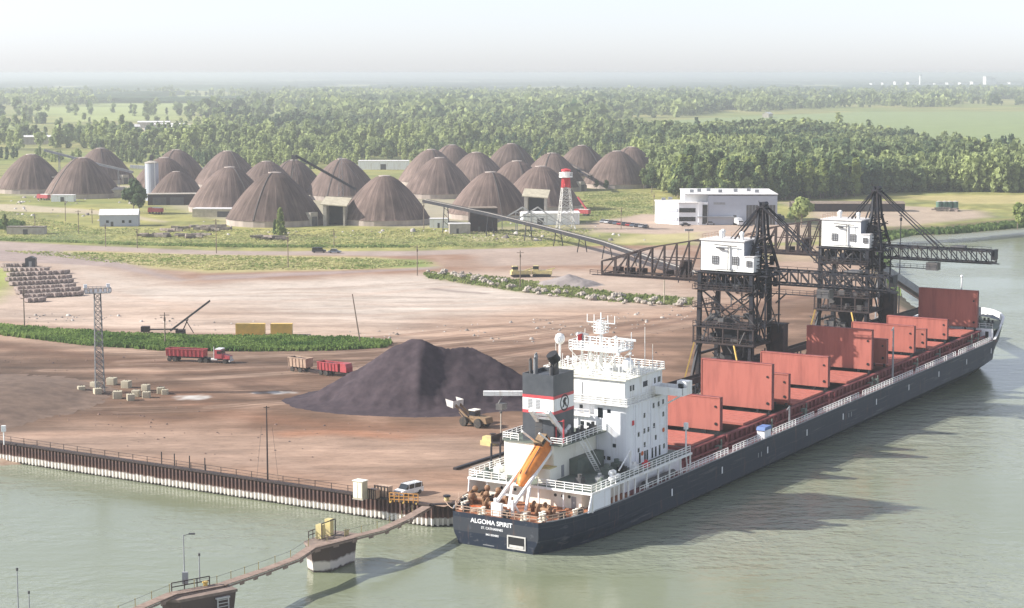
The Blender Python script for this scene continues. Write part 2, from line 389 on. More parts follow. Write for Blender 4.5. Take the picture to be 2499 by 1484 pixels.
# wheel tracks that curve through the ore yard
def track(pts, w, c, k):
    global col
    P = GP(*pts); px_ = [a for a, _ in P]; py_ = [c_ for _, c_ in P]
    I = np.nonzero((GX > min(px_)-12) & (GX < max(px_)+12) & (GY > min(py_)-12) & (GY < max(py_)+12)); X_, Y_ = GX[I], GY[I]; d = np.full(X_.shape, 1e9)
    for (x0, y0), (x1, y1) in zip(P[:-1], P[1:]):
        ex, ey = x1-x0, y1-y0; t = np.clip(((X_-x0)*ex+(Y_-y0)*ey)/(ex*ex+ey*ey), 0, 1)
        d = np.minimum(d, np.hypot(X_-x0-ex*t, Y_-y0-ey*t))
    d = d + min(2.2, w)*(fbm(X_/12, Y_/12, 77)-.5)
    if w < 1.6: d = np.abs(d - 1.05)                       # a pair of wheel ruts
    col[I] = lay(col[I], k*np.exp(-(d/w)**2), C(*c))
for pts, w, c, k in (
    (((0,822),(400,868),(900,862),(1300,815),(1700,745),(2000,700)), 4.5, (.50,.38,.31), .7),
    (((0,842),(300,880),(700,895),(1000,870),(1350,825),(1720,758)), 2.2, (.20,.125,.095), .6),
    (((1100,880),(1400,832),(1700,775),(1990,720)), 2.5, (.19,.12,.095), .65),
    (((300,900),(500,930),(640,975),(560,1030),(350,1045),(100,1060)), 3.5, (.47,.33,.26), .6),
    (((340,885),(460,905),(640,955),(760,1000)), 1.6, (.17,.11,.09), .55),
    (((380,880),(520,905),(690,950)), 1.2, (.17,.11,.09), .5),
    (((440,960),(520,1000),(700,1030),(1000,1050),(1200,1060)), 5, (.36,.20,.135), .5),
    (((620,1040),(740,1058),(900,1062)), 2.5, (.24,.15,.11), .6),
    (((230,1000),(330,1012),(440,1020)), 1.8, (.18,.12,.10), .5),
    (((700,1060),(820,1052),(980,1068)), 3, (.42,.21,.13), .5),
    (((0,1078),(300,1085),(600,1120),(900,1170)), 6, (.49,.37,.31), .5),
    (((300,740),(700,735),(1100,700)), 3.0, (.62,.50,.44), .5),
    (((200,700),(500,760),(900,770),(1300,745)), 3.0, (.60,.47,.40), .45),
    (((1060,705),(1120,712),(1180,716)), 2.2, (.30,.26,.25), .7),
    (((880,742),(1000,745),(1200,735)), 2.0, (.58,.46,.40), .5)):
    track(pts, w, c, k)
rnt = random.Random(17)
for k in range(60):
    dy = rnt.uniform(-40, 150); sh_ = rnt.uniform(-12, 12); xa = rnt.uniform(-50, 900); xb = xa + rnt.uniform(350, 900)
    base = lambda x: 862 - 10*math.sin((x-300)/500.0) - max(0, x-850)**1.25*.021
    pts = [(x, base(x) + dy*(1-max(0, x-500)/1900) + sh_*(x-xa)/(xb-xa)) for x in np.linspace(xa, min(xb, 1690), 9)]
    dark = rnt.random() < .62
    track(pts, rnt.uniform(.45, 1.2), (.15,.095,.07) if dark else (.46,.345,.28), rnt.uniform(.35, .8))
for k in range(12):
    xa = rnt.uniform(150, 900); xb = xa + rnt.uniform(300, 700); y0 = rnt.uniform(700, 785); y1 = y0 + rnt.uniform(-30, 15)
    track([(xa + (xb-xa)*q, y0 + (y1-y0)*q + 6*math.sin(q*4+k)) for q in np.linspace(0, 1, 6)], rnt.uniform(.9, 1.8), (.50,.42,.37), rnt.uniform(.3, .6))
for (px, py, rx, ry) in ((470,970,3.6,3.4), (672,958,4.6,2.0)):   # spilled pale powder
    c0 = ground(px, py); dd = ((GX-c0.x)/rx)**2 + ((GY-c0.y)/ry)**2
    col = lay(col, sstep(-dd + 2.6*(fbm(GX/1.8,GY/3.2,301)-.5) + .3, -1.0, .3)*.9, C(.74,.76,.78))
bk = (fbm(GX/26, GY/5.5, 141, 5)-.5)*sstep(-GY, -700, -450)
col = col*(1 + 1.1*bk[..., None])
col = np.clip(col*np.array([.715,.665,.60]), .02, .9)
# cells that stay in the picture of the site (land only)
nS, nT = GX.shape
keep = quayzone[:-1, :-1] & quayzone[1:, 1:] & quayzone[1:, :-1] & quayzone[:-1, 1:]
keep |= (np.maximum.reduce([zz[:-1, :-1], zz[1:, 1:], zz[1:, :-1], zz[:-1, 1:]]) > -1.0) & ~((TT[:-1, 1:] > TQ+1e-6) & (SS[:-1, :-1] < QEND-20)) & (SS[1:, :-1] > QEND-20)
fi, fj = np.nonzero(keep)
idx = lambda i, j: i*nT + j
Fq = np.stack([idx(fi, fj), idx(fi+1, fj), idx(fi+1, fj+1), idx(fi, fj+1)], 1)
used = np.unique(Fq); remap = np.zeros(nS*nT, np.int64); remap[used] = np.arange(len(used))
co = np.stack([GX, GY, zz], -1).reshape(-1, 3)[used]; cc = col.reshape(-1, 3)[used]; Fq = remap[Fq]
def np_mesh(name, co, faces, colr=None, mats=(), smooth=False):
    me = bpy.data.meshes.new(name); k = faces.shape[1]
    me.vertices.add(len(co)); me.vertices.foreach_set('co', co.astype(np.float32).ravel())
    me.loops.add(faces.size); me.loops.foreach_set('vertex_index', faces.astype(np.int32).ravel())
    me.polygons.add(len(faces)); me.polygons.foreach_set('loop_start', np.arange(0, faces.size, k, dtype=np.int32)); me.polygons.foreach_set('loop_total', np.full(len(faces), k, np.int32))
    if smooth: me.polygons.foreach_set('use_smooth', np.ones(len(faces), bool))
    if colr is not None:
        a = me.color_attributes.new('tone', 'FLOAT_COLOR', 'POINT')
        a.data.foreach_set('color', np.concatenate([colr, np.ones((len(colr), 1))], 1).astype(np.float32).ravel())
    for m in mats: me.materials.append(m)
    me.update(); me.validate()
    return me
gm, N, L, b = new_mat('site_ground')
at = N.new('ShaderNodeAttribute'); at.attribute_name = 'tone'
tcn = N.new('ShaderNodeTexCoord'); nz = N.new('ShaderNodeTexNoise'); nz.inputs['Scale'].default_value = .55; nz.inputs['Detail'].default_value = 9; nz.inputs['Roughness'].default_value = .7
mp = N.new('ShaderNodeMapping'); mp.inputs['Scale'].default_value = (.35, 1, 1)
mr = N.new('ShaderNodeMapRange'); mr.inputs[1].default_value = .3; mr.inputs[2].default_value = .7; mr.inputs[3].default_value = .80; mr.inputs[4].default_value = 1.18
mx = N.new('ShaderNodeVectorMath'); mx.operation = 'SCALE'
L.new(tcn.outputs['Object'], mp.inputs[0]); L.new(mp.outputs[0], nz.inputs['Vector']); L.new(nz.outputs[0], mr.inputs[0])
L.new(at.outputs['Color'], mx.inputs[0]); L.new(mr.outputs[0], mx.inputs['Scale']); L.new(mx.outputs[0], b.inputs['Base Color'])
b.inputs['Roughness'].default_value = .95; b.inputs['Specular IOR Level'].default_value = .1
n9 = N.new('ShaderNodeTexNoise'); n9.inputs['Scale'].default_value = 2.6; n9.inputs['Detail'].default_value = 6; n9.inputs['Roughness'].default_value = .75; n9.inputs['Distortion'].default_value = 1.2
m9 = N.new('ShaderNodeMapping'); m9.inputs['Scale'].default_value = (.16, .7, 1); m9.inputs['Rotation'].default_value = (0, 0, .5)
r9 = N.new('ShaderNodeMapRange'); r9.inputs[1].default_value = .36; r9.inputs[2].default_value = .5; r9.inputs[3].default_value = .72; r9.inputs[4].default_value = 1.0
L.new(tcn.outputs['Object'], m9.inputs[0]); L.new(m9.outputs[0], n9.inputs['Vector']); L.new(n9.outputs[0], r9.inputs[0])
x9 = N.new('ShaderNodeVectorMath'); x9.operation = 'SCALE'; L.new(mx.outputs[0], x9.inputs[0]); L.new(r9.outputs[0], x9.inputs['Scale']); L.new(x9.outputs[0], b.inputs['Base Color'])
bp = N.new('ShaderNodeBump'); bp.inputs['Distance'].default_value = .25; bp.inputs['Strength'].default_value = .5
L.new(nz.outputs[0], bp.inputs['Height']); L.new(bp.outputs[0], b.inputs['Normal'])
g = bpy.data.objects.new('ground', np_mesh('ground', co, Fq, cc, [gm], True)); COL.objects.link(g)
tag(g, kind='structure')

# ------------------------------------------------------------------ river
wm, N, L, b = new_mat('river_water')
tcn = N.new('ShaderNodeTexCoord')
def noise(scale, sx, sy, det=3, rot=0.0):
    mp = N.new('ShaderNodeMapping'); mp.inputs['Scale'].default_value = (sx, sy, 1); mp.inputs['Rotation'].default_value = (0, 0, rot)
    n = N.new('ShaderNodeTexNoise'); n.inputs['Scale'].default_value = scale; n.inputs['Detail'].default_value = det
    L.new(tcn.outputs['Object'], mp.inputs[0]); L.new(mp.outputs[0], n.inputs['Vector']); return n
na = noise(1.0, .75, 1.0, 5, .35); nb = noise(.30, .6, 1.0, 3, -.2); nc = noise(.018, .5, 1.0, 3, .2)
mA = N.new('ShaderNodeMath'); mA.operation = 'MULTIPLY_ADD'; mA.inputs[1].default_value = .35
L.new(na.outputs[0], mA.inputs[0]); L.new(nb.outputs[0], mA.inputs[2])
mk = N.new('ShaderNodeMapRange'); mk.inputs[1].default_value = .38; mk.inputs[2].default_value = .62; mk.inputs[3].default_value = .12; mk.inputs[4].default_value = 1.25
L.new(nc.outputs[0], mk.inputs[0])
bp = N.new('ShaderNodeBump'); bp.inputs['Distance'].default_value = .6
L.new(mA.outputs[0], bp.inputs['Height']); L.new(mk.outputs[0], bp.inputs['Strength']); L.new(bp.outputs[0], b.inputs['Normal'])
cr = N.new('ShaderNodeValToRGB'); cr.color_ramp.elements[0].color = (.175,.195,.12,1); cr.color_ramp.elements[1].color = (.225,.245,.185,1)
cr.color_ramp.elements[0].position = .4; cr.color_ramp.elements[1].position = .6
L.new(nc.outputs[0], cr.inputs[0]); L.new(cr.outputs[0], b.inputs['Base Color'])
b.inputs['Roughness'].default_value = .16; b.inputs['IOR'].default_value = 1.33; b.inputs['Specular IOR Level'].default_value = .5
w = MB().add([(-3000,-500,0),(4000,-500,0),(4000,3500,0),(-3000,3500,0)], [(0,1,2,3)]).build('water', wm); tag(w, kind='structure')
# ------------------------------------------------------------------ the bulk carrier.  local x = forward, y = to port, z = up from the waterline at the stern
ship = thing('bulk_carrier', 'long navy blue bulk carrier with red hatch covers raised, moored along the quay', 'ship', OV, RZ)
ship.rotation_euler = (0, -0.0155, RZ)
def lerp_tab(x, tab):
    for (a, fa), (b_, fb) in zip(tab[:-1], tab[1:]):
        if x <= b_: return fa + (fb - fa) * max(0, (x - a)) / (b_ - a)
    return tab[-1][1]
TOP = [(0,7.7),(2.5,9.1),(6,10.3),(12,11.2),(20,11.6),(207,11.6),(213,11.2),(218,10.0),(222,7.9),(225,5.0),(226.6,2.2),(227.2,0)]
WL = [(0,6.7),(3,8.4),(8,9.9),(16,11.0),(28,11.6),(198,11.6),(208,10.6),(214,8.6),(218.5,5.8),(221.5,2.8),(223,0)]
ZT = [(0,5.0),(206,5.0),(209,6.3),(213,8.3),(219,9.0),(227.2,9.7)]
def stern_y(u, z):
    pass
stn = [0,1.2,2.5,4,6,9,12,16,20,28,40,60,90,120,150,180,198,204,207,210,213,215.5,218,220,222,223.5,225,226,226.7,227.2]
zf = [-3, -1.0, 0, .7, 1.6, 2.6, 4.0]
def hull_ring(s):
    top = lerp_tab(s, TOP); zt = lerp_tab(s, ZT)
    r = []
    for z in zf:
        sw = s
        k = sstep(np.array(z), 0.0, 2.4 if s < 100 else 7.0).item() if z > 0 else 0
        wl = lerp_tab(min(s, 223), WL) if s <= 223 else 0
        w = wl + (top - wl) * k
        if z < 0: w = wl * (1 + .12 * z)
        r.append((max(0, w), z))
    r.append((top, zt))
    return r
v = []; nst = len(stn); nz_ = len(zf) + 1
for side in (-1, 1):
    for s in stn:
        for w_, z in hull_ring(s):
            xs = s
            if s > 215: xs = 215 + (s - 215) * (1 - .20 * (1 - max(0, min(z, 8)) / 8))     # raked stem
            v.append((xs, side * w_, z))
f = []
for sd in range(2):
    o = sd * nst * nz_
    for i in range(nst - 1):
        for j in range(nz_ - 1):
            a = o + i*nz_ + j; q = (a, a + nz_, a + nz_ + 1, a + 1)
            f.append(q if sd == 0 else q[::-1])
tr = [0*nz_ + j for j in range(nz_)] + [nst*nz_ + j for j in range(nz_ - 1, -1, -1)]
f.append(tuple(tr))
hb = MB(); hb.add(v, f); hull = hb.build('hull', M['hull'], ship, smooth=False)
# gunwale strip of worn white paint and hull marks
b1 = MB()
for sd in (-1, 1):
    prev = None
    for s in stn[1:18]:
        p = (s, sd * (lerp_tab(s, TOP) + .02), 5.02)
        if prev: b1.bar(prev, p, .22, .12)
        prev = p
b1.build('gunwale', M['grey'], ship)
for s in (36, 55, 74, 92, 110, 128, 147, 166, 185, 203):
    MB().bb(s, s + .35, -11.64, -11.60, 2.1, 3.3).build('draft_mark', M['letter'], ship)
for s, k in ((70,.8),(71.3,1.0),(113,.9),(114.4,1.1)):
    MB().bb(s, s + .25, -11.64, -11.60, 2.4 - k*.4, 2.9).build('draft_mark', M['grey'], ship)
def outline(s0, s1, inset=.25):
    ss = [s0] + [s for s in stn if s0 < s < s1] + [s1]
    return [(s, -(lerp_tab(s, TOP) - inset)) for s in ss] + [(s, lerp_tab(s, TOP) - inset) for s in ss[::-1]]
MB().prism(outline(.15, 24), 4.2, 4.7).build('mooring_deck', M['rust'], ship)
MB().prism(outline(24, 208), 4.3, 4.8).build('main_deck', M['deckred'], ship)
MB().prism(outline(206.6, 226), 7.2, 7.55).build('forecastle_deck', M['greendeck'], ship)
# pale walkway strip: a wet highlight painted along the starboard deck edge
MB().bb(43, 205, -11.1, -9.7, 4.80, 4.83).build('walkway_sheen', mat('walkway_sheen_paint', (.62,.42,.38), .6, c2=(.40,.15,.12), scale=.25, lo=.4, hi=.7), ship)
# bow bulwark, white on its inner side
for sd in (-1, 1):
    bwb = MB(); prev = None
    for s in [206, 208, 210, 213, 215.5, 218, 220, 222, 223.5, 225, 226, 226.7]:
        p = (s - .25, sd * (max(0, lerp_tab(s, TOP) - .28)), lerp_tab(s, ZT) + .05)
        if prev:
            (x0, y0, z0), (x1, y1, z1) = prev, p
            bwb.add([(x0,y0,5.2 if x0 < 211 else 7.6),(x1,y1,5.2 if x1 < 211 else 7.6),(x1,y1,z1),(x0,y0,z0),
                     (x0,y0-sd*.15,5.2 if x0 < 211 else 7.6),(x1,y1-sd*.15,5.2 if x1 < 211 else 7.6),(x1,y1-sd*.15,z1),(x0,y0-sd*.15,z0)],
                    [(0,1,2,3),(7,6,5,4),(3,2,6,7)])
            bwb.bar((x0,y0+sd*.2,z0), (x1,y1+sd*.2,z1), .45, .16)
        prev = p
    bwb.build('bow_bulwark', M['white'], ship)
fb = MB().bb(206.5, 207, -10.8, 10.8, 4.8, 7.5); fbo = fb.build('forecastle_bulkhead', M['whiteb'], ship)
for y in (-9.4, -7.2, -3, 3, 7): MB().bb(206.42, 206.5, y - .4, y + .4, 4.95, 6.8).build('door', M['black'], fbo)
MB().rail([(207,-10.6,7.55),(207,10.6,7.55)], 1.05, .09).build('railing', M['white'], ship)
for (x, y) in ((213,-4.5),(213,4.5)):
    wb = MB(); wb.lathe((x, y, 8.5), [(.9,-1.2),(.9,-1.0),(.5,-1.0),(.5,1.0),(.9,1.0),(.9,1.2)], 14, 'Y'); wb.bb(x-1,x+1,y-1.6,y-1.4,7.55,8.6); wb.bb(x-1,x+1,y+1.4,y+1.6,7.55,8.6); wb.bb(x-1.8,x-1,y-.7,y+.7,7.55,8.5)
    wb.build('anchor_windlass', M['greendeck'], ship)
for (x, y) in ((211,-8.5),(216,-7.2),(219,-5.2),(211,8.5),(216,7.2),(219,5),(222,-2),(222,2),(209.5,-6),(209.5,1.5),(217,0)):
    MB().tube((x,y-.5,7.55),(x,y-.5,8.3),.28).tube((x,y+.5,7.55),(x,y+.5,8.3),.28).bb(x-.4,x+.4,y-.9,y+.9,7.55,7.7).build('bollard', M['black'], ship)
fm = MB().tube((215,0,7.55),(215,0,18.5),.32,8,.18).bar((215,-1.6,14.2),(215,1.6,14.2),.16).bb(214.3,215.7,-.7,.7,12.2,12.35).rail([(214.3,-.7,12.35),(215.7,-.7,12.35),(215.7,.7,12.35),(214.3,.7,12.35),(214.3,-.7,12.35)],1,.08).sphere((215,0,18.8),.35)
for k in range(6): fm.bar((214.6,-.3,8+k),(215.4,-.3,8+k),.08)
fm.bar((215,0,13),(221,0,7.6),.12).build('foremast', M['white'], ship)

# ---- hatches
SC = [63, 85.2, 112.4, 136, 161.5, 183.5, 205]; HH = [6.0, 8.7, 6.2, 8.5, 6.0, 4.7, 8.9]
hc = MB()
for sd in (-1, 1):
    hc.bb(50, 206, sd*7.55, sd*7.85, 4.8, 7.0); hc.bb(50, 206, sd*7.5, sd*8.25, 6.82, 7.06)
    for s in range(52, 206, 2): hc.bb(s, s+.18, sd*7.85, sd*8.2, 4.8, 6.82)
hc.bb(50, 50.3, -7.6, 7.6, 4.8, 7.05); hc.bb(205.7, 206, -7.6, 7.6, 4.8, 7.05)
hc.build('hatch_coaming', M['deckred'], ship)
MB().bb(50.3, 205.7, -7.5, 7.5, 4.85, 5.1).build('hold_darkness', M['black'], ship)  # darkness inside the open hatches, painted as a flat black sheet
rr = MB()
for sd in (-1, 1):
    rr.bar((46, sd*9.0, 5.7), (206, sd*9.0, 5.7), .28); rr.bar((46, sd*9.35, 5.25), (206, sd*9.35, 5.25), .2)
    for s in range(46, 207, 4): rr.bar((s, sd*9.0, 4.8), (s, sd*9.0, 5.7), .2)
rr.build('deck_pipe', M['deckred'], ship)
def cover_panel(x, h, w=14.7, th=1.1, z0=7.8):
    cb_ = MB(); y = w/2
    cb_.bb(x, x+.12, -y, y, z0, z0+h)                       # skin that faces aft
    cb_.mat(1)  # edges and ribs: shade on the cover sides put into a darker red
    cb_.bb(x+.12, x+th, -y, -y+.14, z0, z0+h); cb_.bb(x+.12, x+th, y-.14, y, z0, z0+h); cb_.bb(x+.12, x+th, -y, y, z0+h-.14, z0+h-.002); cb_.bb(x+.12, x+th, -y, y, z0, z0+.14)
    for k in range(1, 8): cb_.bb(x+.12, x+th-.08, -y + k*w/8 - .08, -y + k*w/8 + .08, z0+.14, z0+h-.15)
    cb_.mat(0)
    cb_.bb(x-.1, x, -y, y, z0+h-.16, z0+h+.02); cb_.bb(x-.1, x, -y, -y+.16, z0, z0+h); cb_.bb(x-.1, x, y-.16, y, z0, z0+h)
    cb_.mat(2)
    cb_.tube((x-.12, -y+.8, z0+1.2), (x-.02, -y+.8, z0+1.2), .28, 8); cb_.tube((x-.12, -y+.9, z0+h*.72), (x-.02, -y+.9, z0+h*.72), .22, 8)
    for k in (-.46, -.3, .3, .46): cb_.bb(x+.1, x+.5, k*w-.2, k*w+.2, z0-.8, z0)
    return cb_
for i, (s, h) in enumerate(zip(SC, HH)):
    o = cover_panel(s, h).build('hatch_cover', [M['cover'], M['deckred'], M['black']], ship)
    o['label'] = 'tall red hatch cover' if h > 8 else 'lower red hatch cover'
for s, h in ((93.2,5.6),(145.0,5.3),(169.5,4.3),(120.8,2.2),(71.5,1.4)):
    if h > 3: cover_panel(s, h, 14.5, 1.0).build('hatch_cover', [M['cover'], M['deckred'], M['black']], ship)
    
for a, c in list(zip(SC, SC[1:] + [206.5])) + [(42, 63)]:
    x0 = a + (9.6 if a > 50 else 9); x1 = c - 2.3
    if x1 - x0 < 1: continue
    lid = MB().bb(x0, x1, -7.4, 7.4, 7.1, 7.5)
    for k in range(1, int((x1-x0)/2.4)+1): lid.bb(x0 + k*2.4 - .05, x0 + k*2.4 + .05, -7.4, 7.4, 7.5, 7.56)
    lid.build('hatch_lid', M['cover'], ship)
# things on the cross decks
rnd = random.Random(4)
for s in (59, 61.5, 80, 82.5, 96, 108, 110, 131, 133.5, 150, 158, 173, 180, 195, 200):
    mb = MB(); y = -8.7 - rnd.random()*.5
    mb.bb(s, s+1.1, y-.4, y+.5, 4.8, 5.9+rnd.random()*.6); mb.tube((s+1.6, y, 4.8), (s+1.6, y, 6.4+rnd.random()), .16); mb.bar((s-.8, y, 5.6), (s+2.6, y, 5.6), .14)
    mb.build('deck_fitting', M['greendeck'] if rnd.random() < .5 else M['deckred'], ship)
for s in (87.0, 141.0):
    MB().tube((s,-10.2,4.8),(s,-10.2,8.6 if s < 100 else 16.5),.24,8,.16).bar((s,-10.2,8.4 if s < 100 else 16.3),(s-1.2,-10.2,8.0 if s < 100 else 15.9),.16).build('deck_post', M['grey'], ship)
gh = MB().bb(73.2, 76.0, -11.4, -9.9, 4.85, 6.4); gh.build('deck_locker', M['whiteb'], ship)
MB().sideprism([(73.0,6.4),(76.2,6.4),(75.9,7.0),(73.3,7.0)], -11.5, -9.8).build('blue_tarpaulin', M['blue'], ship)
# railing along the starboard and port sides
for sd in (-1, 1):
    segs = [(42, 58), (60, 72), (77, 96), (98, 119), (121, 150), (152, 178), (180, 203)]
    for a, c in segs:
        MB().rail([(a, sd*11.35, 5.0), (c, sd*11.35, 5.0)], 1.1, .09, 1.5, (1.0, .66, .33)).build('railing', M['white'], ship)

# ---- poop: deck house under the boat deck, boat deck, railing
MB().bb(11.5, 24, -8.6, 8.8, 4.7, 7.6).build('poop_house', M['cream'], ship)
MB().bb(24, 44, -9.2, 9.2, 4.8, 7.6).build('lower_deckhouse', M['whiteb'], ship)
MB().prism([(9.8,-11.4),(44,-11.4),(44,11.4),(9.8,11.4)], 7.6, 7.95).mat(1).prism([(10.1,-11.1),(43.8,-11.1),(43.8,11.1),(10.1,11.1)], 7.955, 7.985).build('boat_deck', [M['white'], M['greendeck']], ship)
for sd in (-1, 1):
    MB().add([(9.2,sd*11.05,4.9),(15.5,sd*11.5,4.9),(15.5,sd*11.5,7.6),(9.9,sd*11.3,7.6),(9.2,sd*10.9,4.9),(15.5,sd*11.35,4.9),(15.5,sd*11.35,7.6),(9.9,sd*11.15,7.6)],
             [(0,1,2,3),(7,6,5,4),(0,3,7,4),(1,5,6,2)]).build('side_plating', M['whiteb'], ship)
for sd in (-1, 1):
    for s in (10.3, 17, 18.6, 20.2, 21.8, 24, 28, 32, 36, 40, 43.6): MB().bar((s, sd*11.2, 4.8), (s, sd*11.2, 7.6), .22).build('deck_pillar', M['white'], ship)
for y in (-6, -1.5, 3.5, 8): MB().bar((10.4, y, 4.7), (10.4, y, 7.6), .22).build('deck_pillar', M['white'], ship)
rl = [(43.6,-11.2,7.98),(10,-11.2,7.98),(10,-1.6,7.98)]
MB().rail(rl, 1.15, .1, 1.5, (1,.66,.33)).build('railing', M['white'], ship)
MB().rail([(10,4.2,7.98),(10,11.2,7.98),(43.6,11.2,7.98)], 1.15, .1, 1.5, (1,.66,.33)).build('railing', M['white'], ship)
# aft rail on the mooring deck
pts = [(.35, y, 5.0) for y in (-7.4, 0, 7.4)]
MB().rail([(8.5,-10.6,5),(5.5,-9.9,5),(2.4,-8.8,5),(.35,-7.3,5),(.35,7.3,5),(2.4,8.8,5),(5.5,9.9,5),(9,10.6,5)], .85, .1, 1.3, (1,.5)).build('stern_railing', M['tan'], ship)
# doors and portholes on the poop front
for y in (-6.4, -5.2, -3.9, 3.5, 6): MB().lathe((11.46, y, 6.5), [(1e-4,-.03),(.26,-.03),(.26,.0)], 12, 'X').build('porthole', M['glass'], ship)
MB().bb(11.4,11.5,-7.6,-6.8,4.75,6.6).build('door', M['grey'], ship)
# winches, bollards and rope on the mooring deck
def winch(x, y, m):
    wb = MB(); wb.lathe((x, y, 5.65), [(.75,-1.1),(.75,-1.0),(.38,-1.0),(.38,.9),(.75,.9),(.75,1.0)], 14, 'Y')
    wb.lathe((x, y, 5.65), [(.3,-1.9),(.45,-1.85),(.3,-1.6),(.3,-1.1)], 10, 'Y')
    wb.bb(x-.7,x+.7,y-1.35,y-1.15,4.7,5.9); wb.bb(x-.7,x+.7,y+1.05,y+1.25,4.7,5.9); wb.bb(x+.3,x+1.4,y-.6,y+.6,4.7,5.6)
    wb.build('mooring_winch', m, ship)
M['winch'] = mat('winch_brown', (.20,.10,.06), .6, c2=(.33,.20,.10), scale=1.5)
for x, y in ((6.5,7.2),(8.6,4.2),(4.6,3.4),(8.2,8.6),(7.0,-3.6),(5.2,-5.6)): winch(x, y, M['winch'])
for x, y, m in ((2.2,6.6,'black'),(3.2,7.7,'cream'),(5,9.0,'black'),(7,9.9,'cream'),(8.6,10.3,'rust'),(1.3,3.2,'cream'),(1.2,-4.4,'cream'),(2.4,-7.0,'cream'),(5.2,-8.9,'black'),(7.6,-9.8,'cream'),(8.6,-10.1,'black'),(3.6,-6.2,'cream'),(6.6,-8.6,'rust'),(1.2,-1.2,'black'),(8.8,6.2,'black'),(9.4,8.2,'cream'),(6.8,5.6,'black')):
    MB().tube((x-.45,y,4.7),(x-.45,y,5.75),.24).tube((x+.45,y,4.7),(x+.45,y,5.75),.24).tube((x-.45,y,5.68),(x-.45,y,5.8),.33).tube((x+.45,y,5.68),(x+.45,y,5.8),.33).bb(x-.9,x+.9,y-.35,y+.35,4.7,4.84).build('bollard', M[m], ship)
for x, y, h in ((9.2,5.2,7.0),(9.4,7.4,7.1),(8.8,9.3,6.9),(7.6,6.4,6.6),(6.0,8.2,6.4)):
    MB().tube((x,y,4.7),(x,y,h-.4),.3,10).sphere((x,y,h-.4),.5,10,6).build('deck_ventilator', M['winch'], ship)
for x, y in ((3.4,1.0),(2.6,5.2),(4.4,-2.8),(6.2,-7.0)):
    rp = MB()
    for k in range(3): rp.lathe((x, y, 4.78 + k*.16), [(.55,-.08),(.8,-.05),(.8,.05),(.55,.08)], 14)
    rp.build('rope_coil', M['tan'], ship)
MB().bb(1.4,2.0,-.2,1.6,4.7,6.7).build('deck_cabinet', M['white'], ship)
MB().bb(3.2,4.0,4.6,8.2,4.72,5.15).build('orange_lifting_beam', M['orange2'], ship)
# transom: name, port, pocket
def text(s, size, p, parent, m, X=(0,-1,0), Y=(0,0,1), name='lettering', ext=.01, off=.0, sx=1.0):
    cu = bpy.data.curves.new(name, 'FONT'); cu.body = s; cu.size = size; cu.align_x = 'CENTER'; cu.align_y = 'CENTER'; cu.extrude = ext; cu.offset = off
    o = bpy.data.objects.new(name, cu); COL.objects.link(o); cu.materials.append(m)
    X, Y = Vector(X), Vector(Y); Z = X.cross(Y)
    R = Matrix((X, Y, Z)).transposed().to_4x4()
    R.translation = Vector(p)
    bpy.context.view_layer.update()
    me = bpy.data.meshes.new_from_object(o.evaluated_get(bpy.context.evaluated_depsgraph_get())); bpy.data.objects.remove(o)
    o = bpy.data.objects.new(name, me); COL.objects.link(o)
    o.parent = parent; o.matrix_local = R @ Matrix.Diagonal((sx,1,1,1)); return o
text('ALGOMA SPIRIT', .98, (-.03, .65, 3.95), ship, M['letter'], off=.018, sx=1.08)
text('ST. CATHARINES', .52, (-.03, .55, 3.02), ship, M['letter'], off=.006)
text('IMO 8504882', .42, (-.03, .5, 2.05), ship, M['letter'], off=.004)
pk = MB(); 
for a in ((-5.5,-5.3,.4,2.5),(-2.4,-2.2,.4,2.5),(-5.3,-2.4,2.3,2.5),(-5.3,-2.4,.4,.6)): pk.bb(-.12,.02,a[0],a[1],a[2],a[3])
pko = pk.build('stern_pocket', M['rim'], ship)
MB().bb(-.03,-.015,-5.3,-2.4,.6,2.3).build('pocket_recess', M['black'], pko)
MB().bb(-.09,-.035,-5.1,-2.6,.65,1.05).build('pocket_floor', M['rim'], pko)
dm = MB().bb(-.03,-.01,.2,2.2,.35,.45); dm.build('draft_mark', M['grey'], ship)

# ---- engine casing and funnel
casing = MB().bb(14.2, 28, -2.0, 7.2, 7.98, 13.6).build('engine_casing', M['cream'], ship)
MB().prism([(13.9,-3.8),(28,-3.8),(28,7.4),(13.9,7.4)], 13.6, 13.8).build('casing_deck', M['greendeck'], ship)
MB().rail([(28,-3.7,13.8),(14,-3.7,13.8),(14,-1.6,13.8)], 1.1, .1, 1.4, (1,.66,.33)).build('railing', M['white'], ship)
MB().rail([(14,4.4,13.8),(14,7.3,13.8),(28,7.3,13.8)], 1.1, .1, 1.4, (1,.66,.33)).build('railing', M['white'], ship)
MB().bb(28-9, 27.5, -3.6, -2.02, 8.0, 10.6).build('side_locker', M['greendeck'], ship)
for x in (16.5, 19, 25): MB().bb(x, x+.8, -2.06, -2.0, 8.1, 10.0).build('door', M['grey'], casing)
MB().bb(12.0,14.1,-2.6,-.4,7.98,10.3).mat(1).bb(11.95,14.1,-2.65,-.35,10.3,10.45).build('vent_house', [M['cream'], M['yellow2']], ship)
fx0, fx1, fy0, fy1 = 15.2, 21.6, -1.4, 4.3
fn = MB(); fn.mat(0).bb(fx0,fx1,fy0,fy1,13.8,18.25).mat(1).bb(fx0-.02,fx1+.02,fy0-.02,fy1+.02,18.25,18.75).mat(2).bb(fx0,fx1,fy0,fy1,18.75,20.7).mat(1).bb(fx0-.02,fx1+.02,fy0-.02,fy1+.02,20.7,21.2).mat(0).bb(fx0,fx1,fy0,fy1,21.2,24.0)
fn.mat(0)
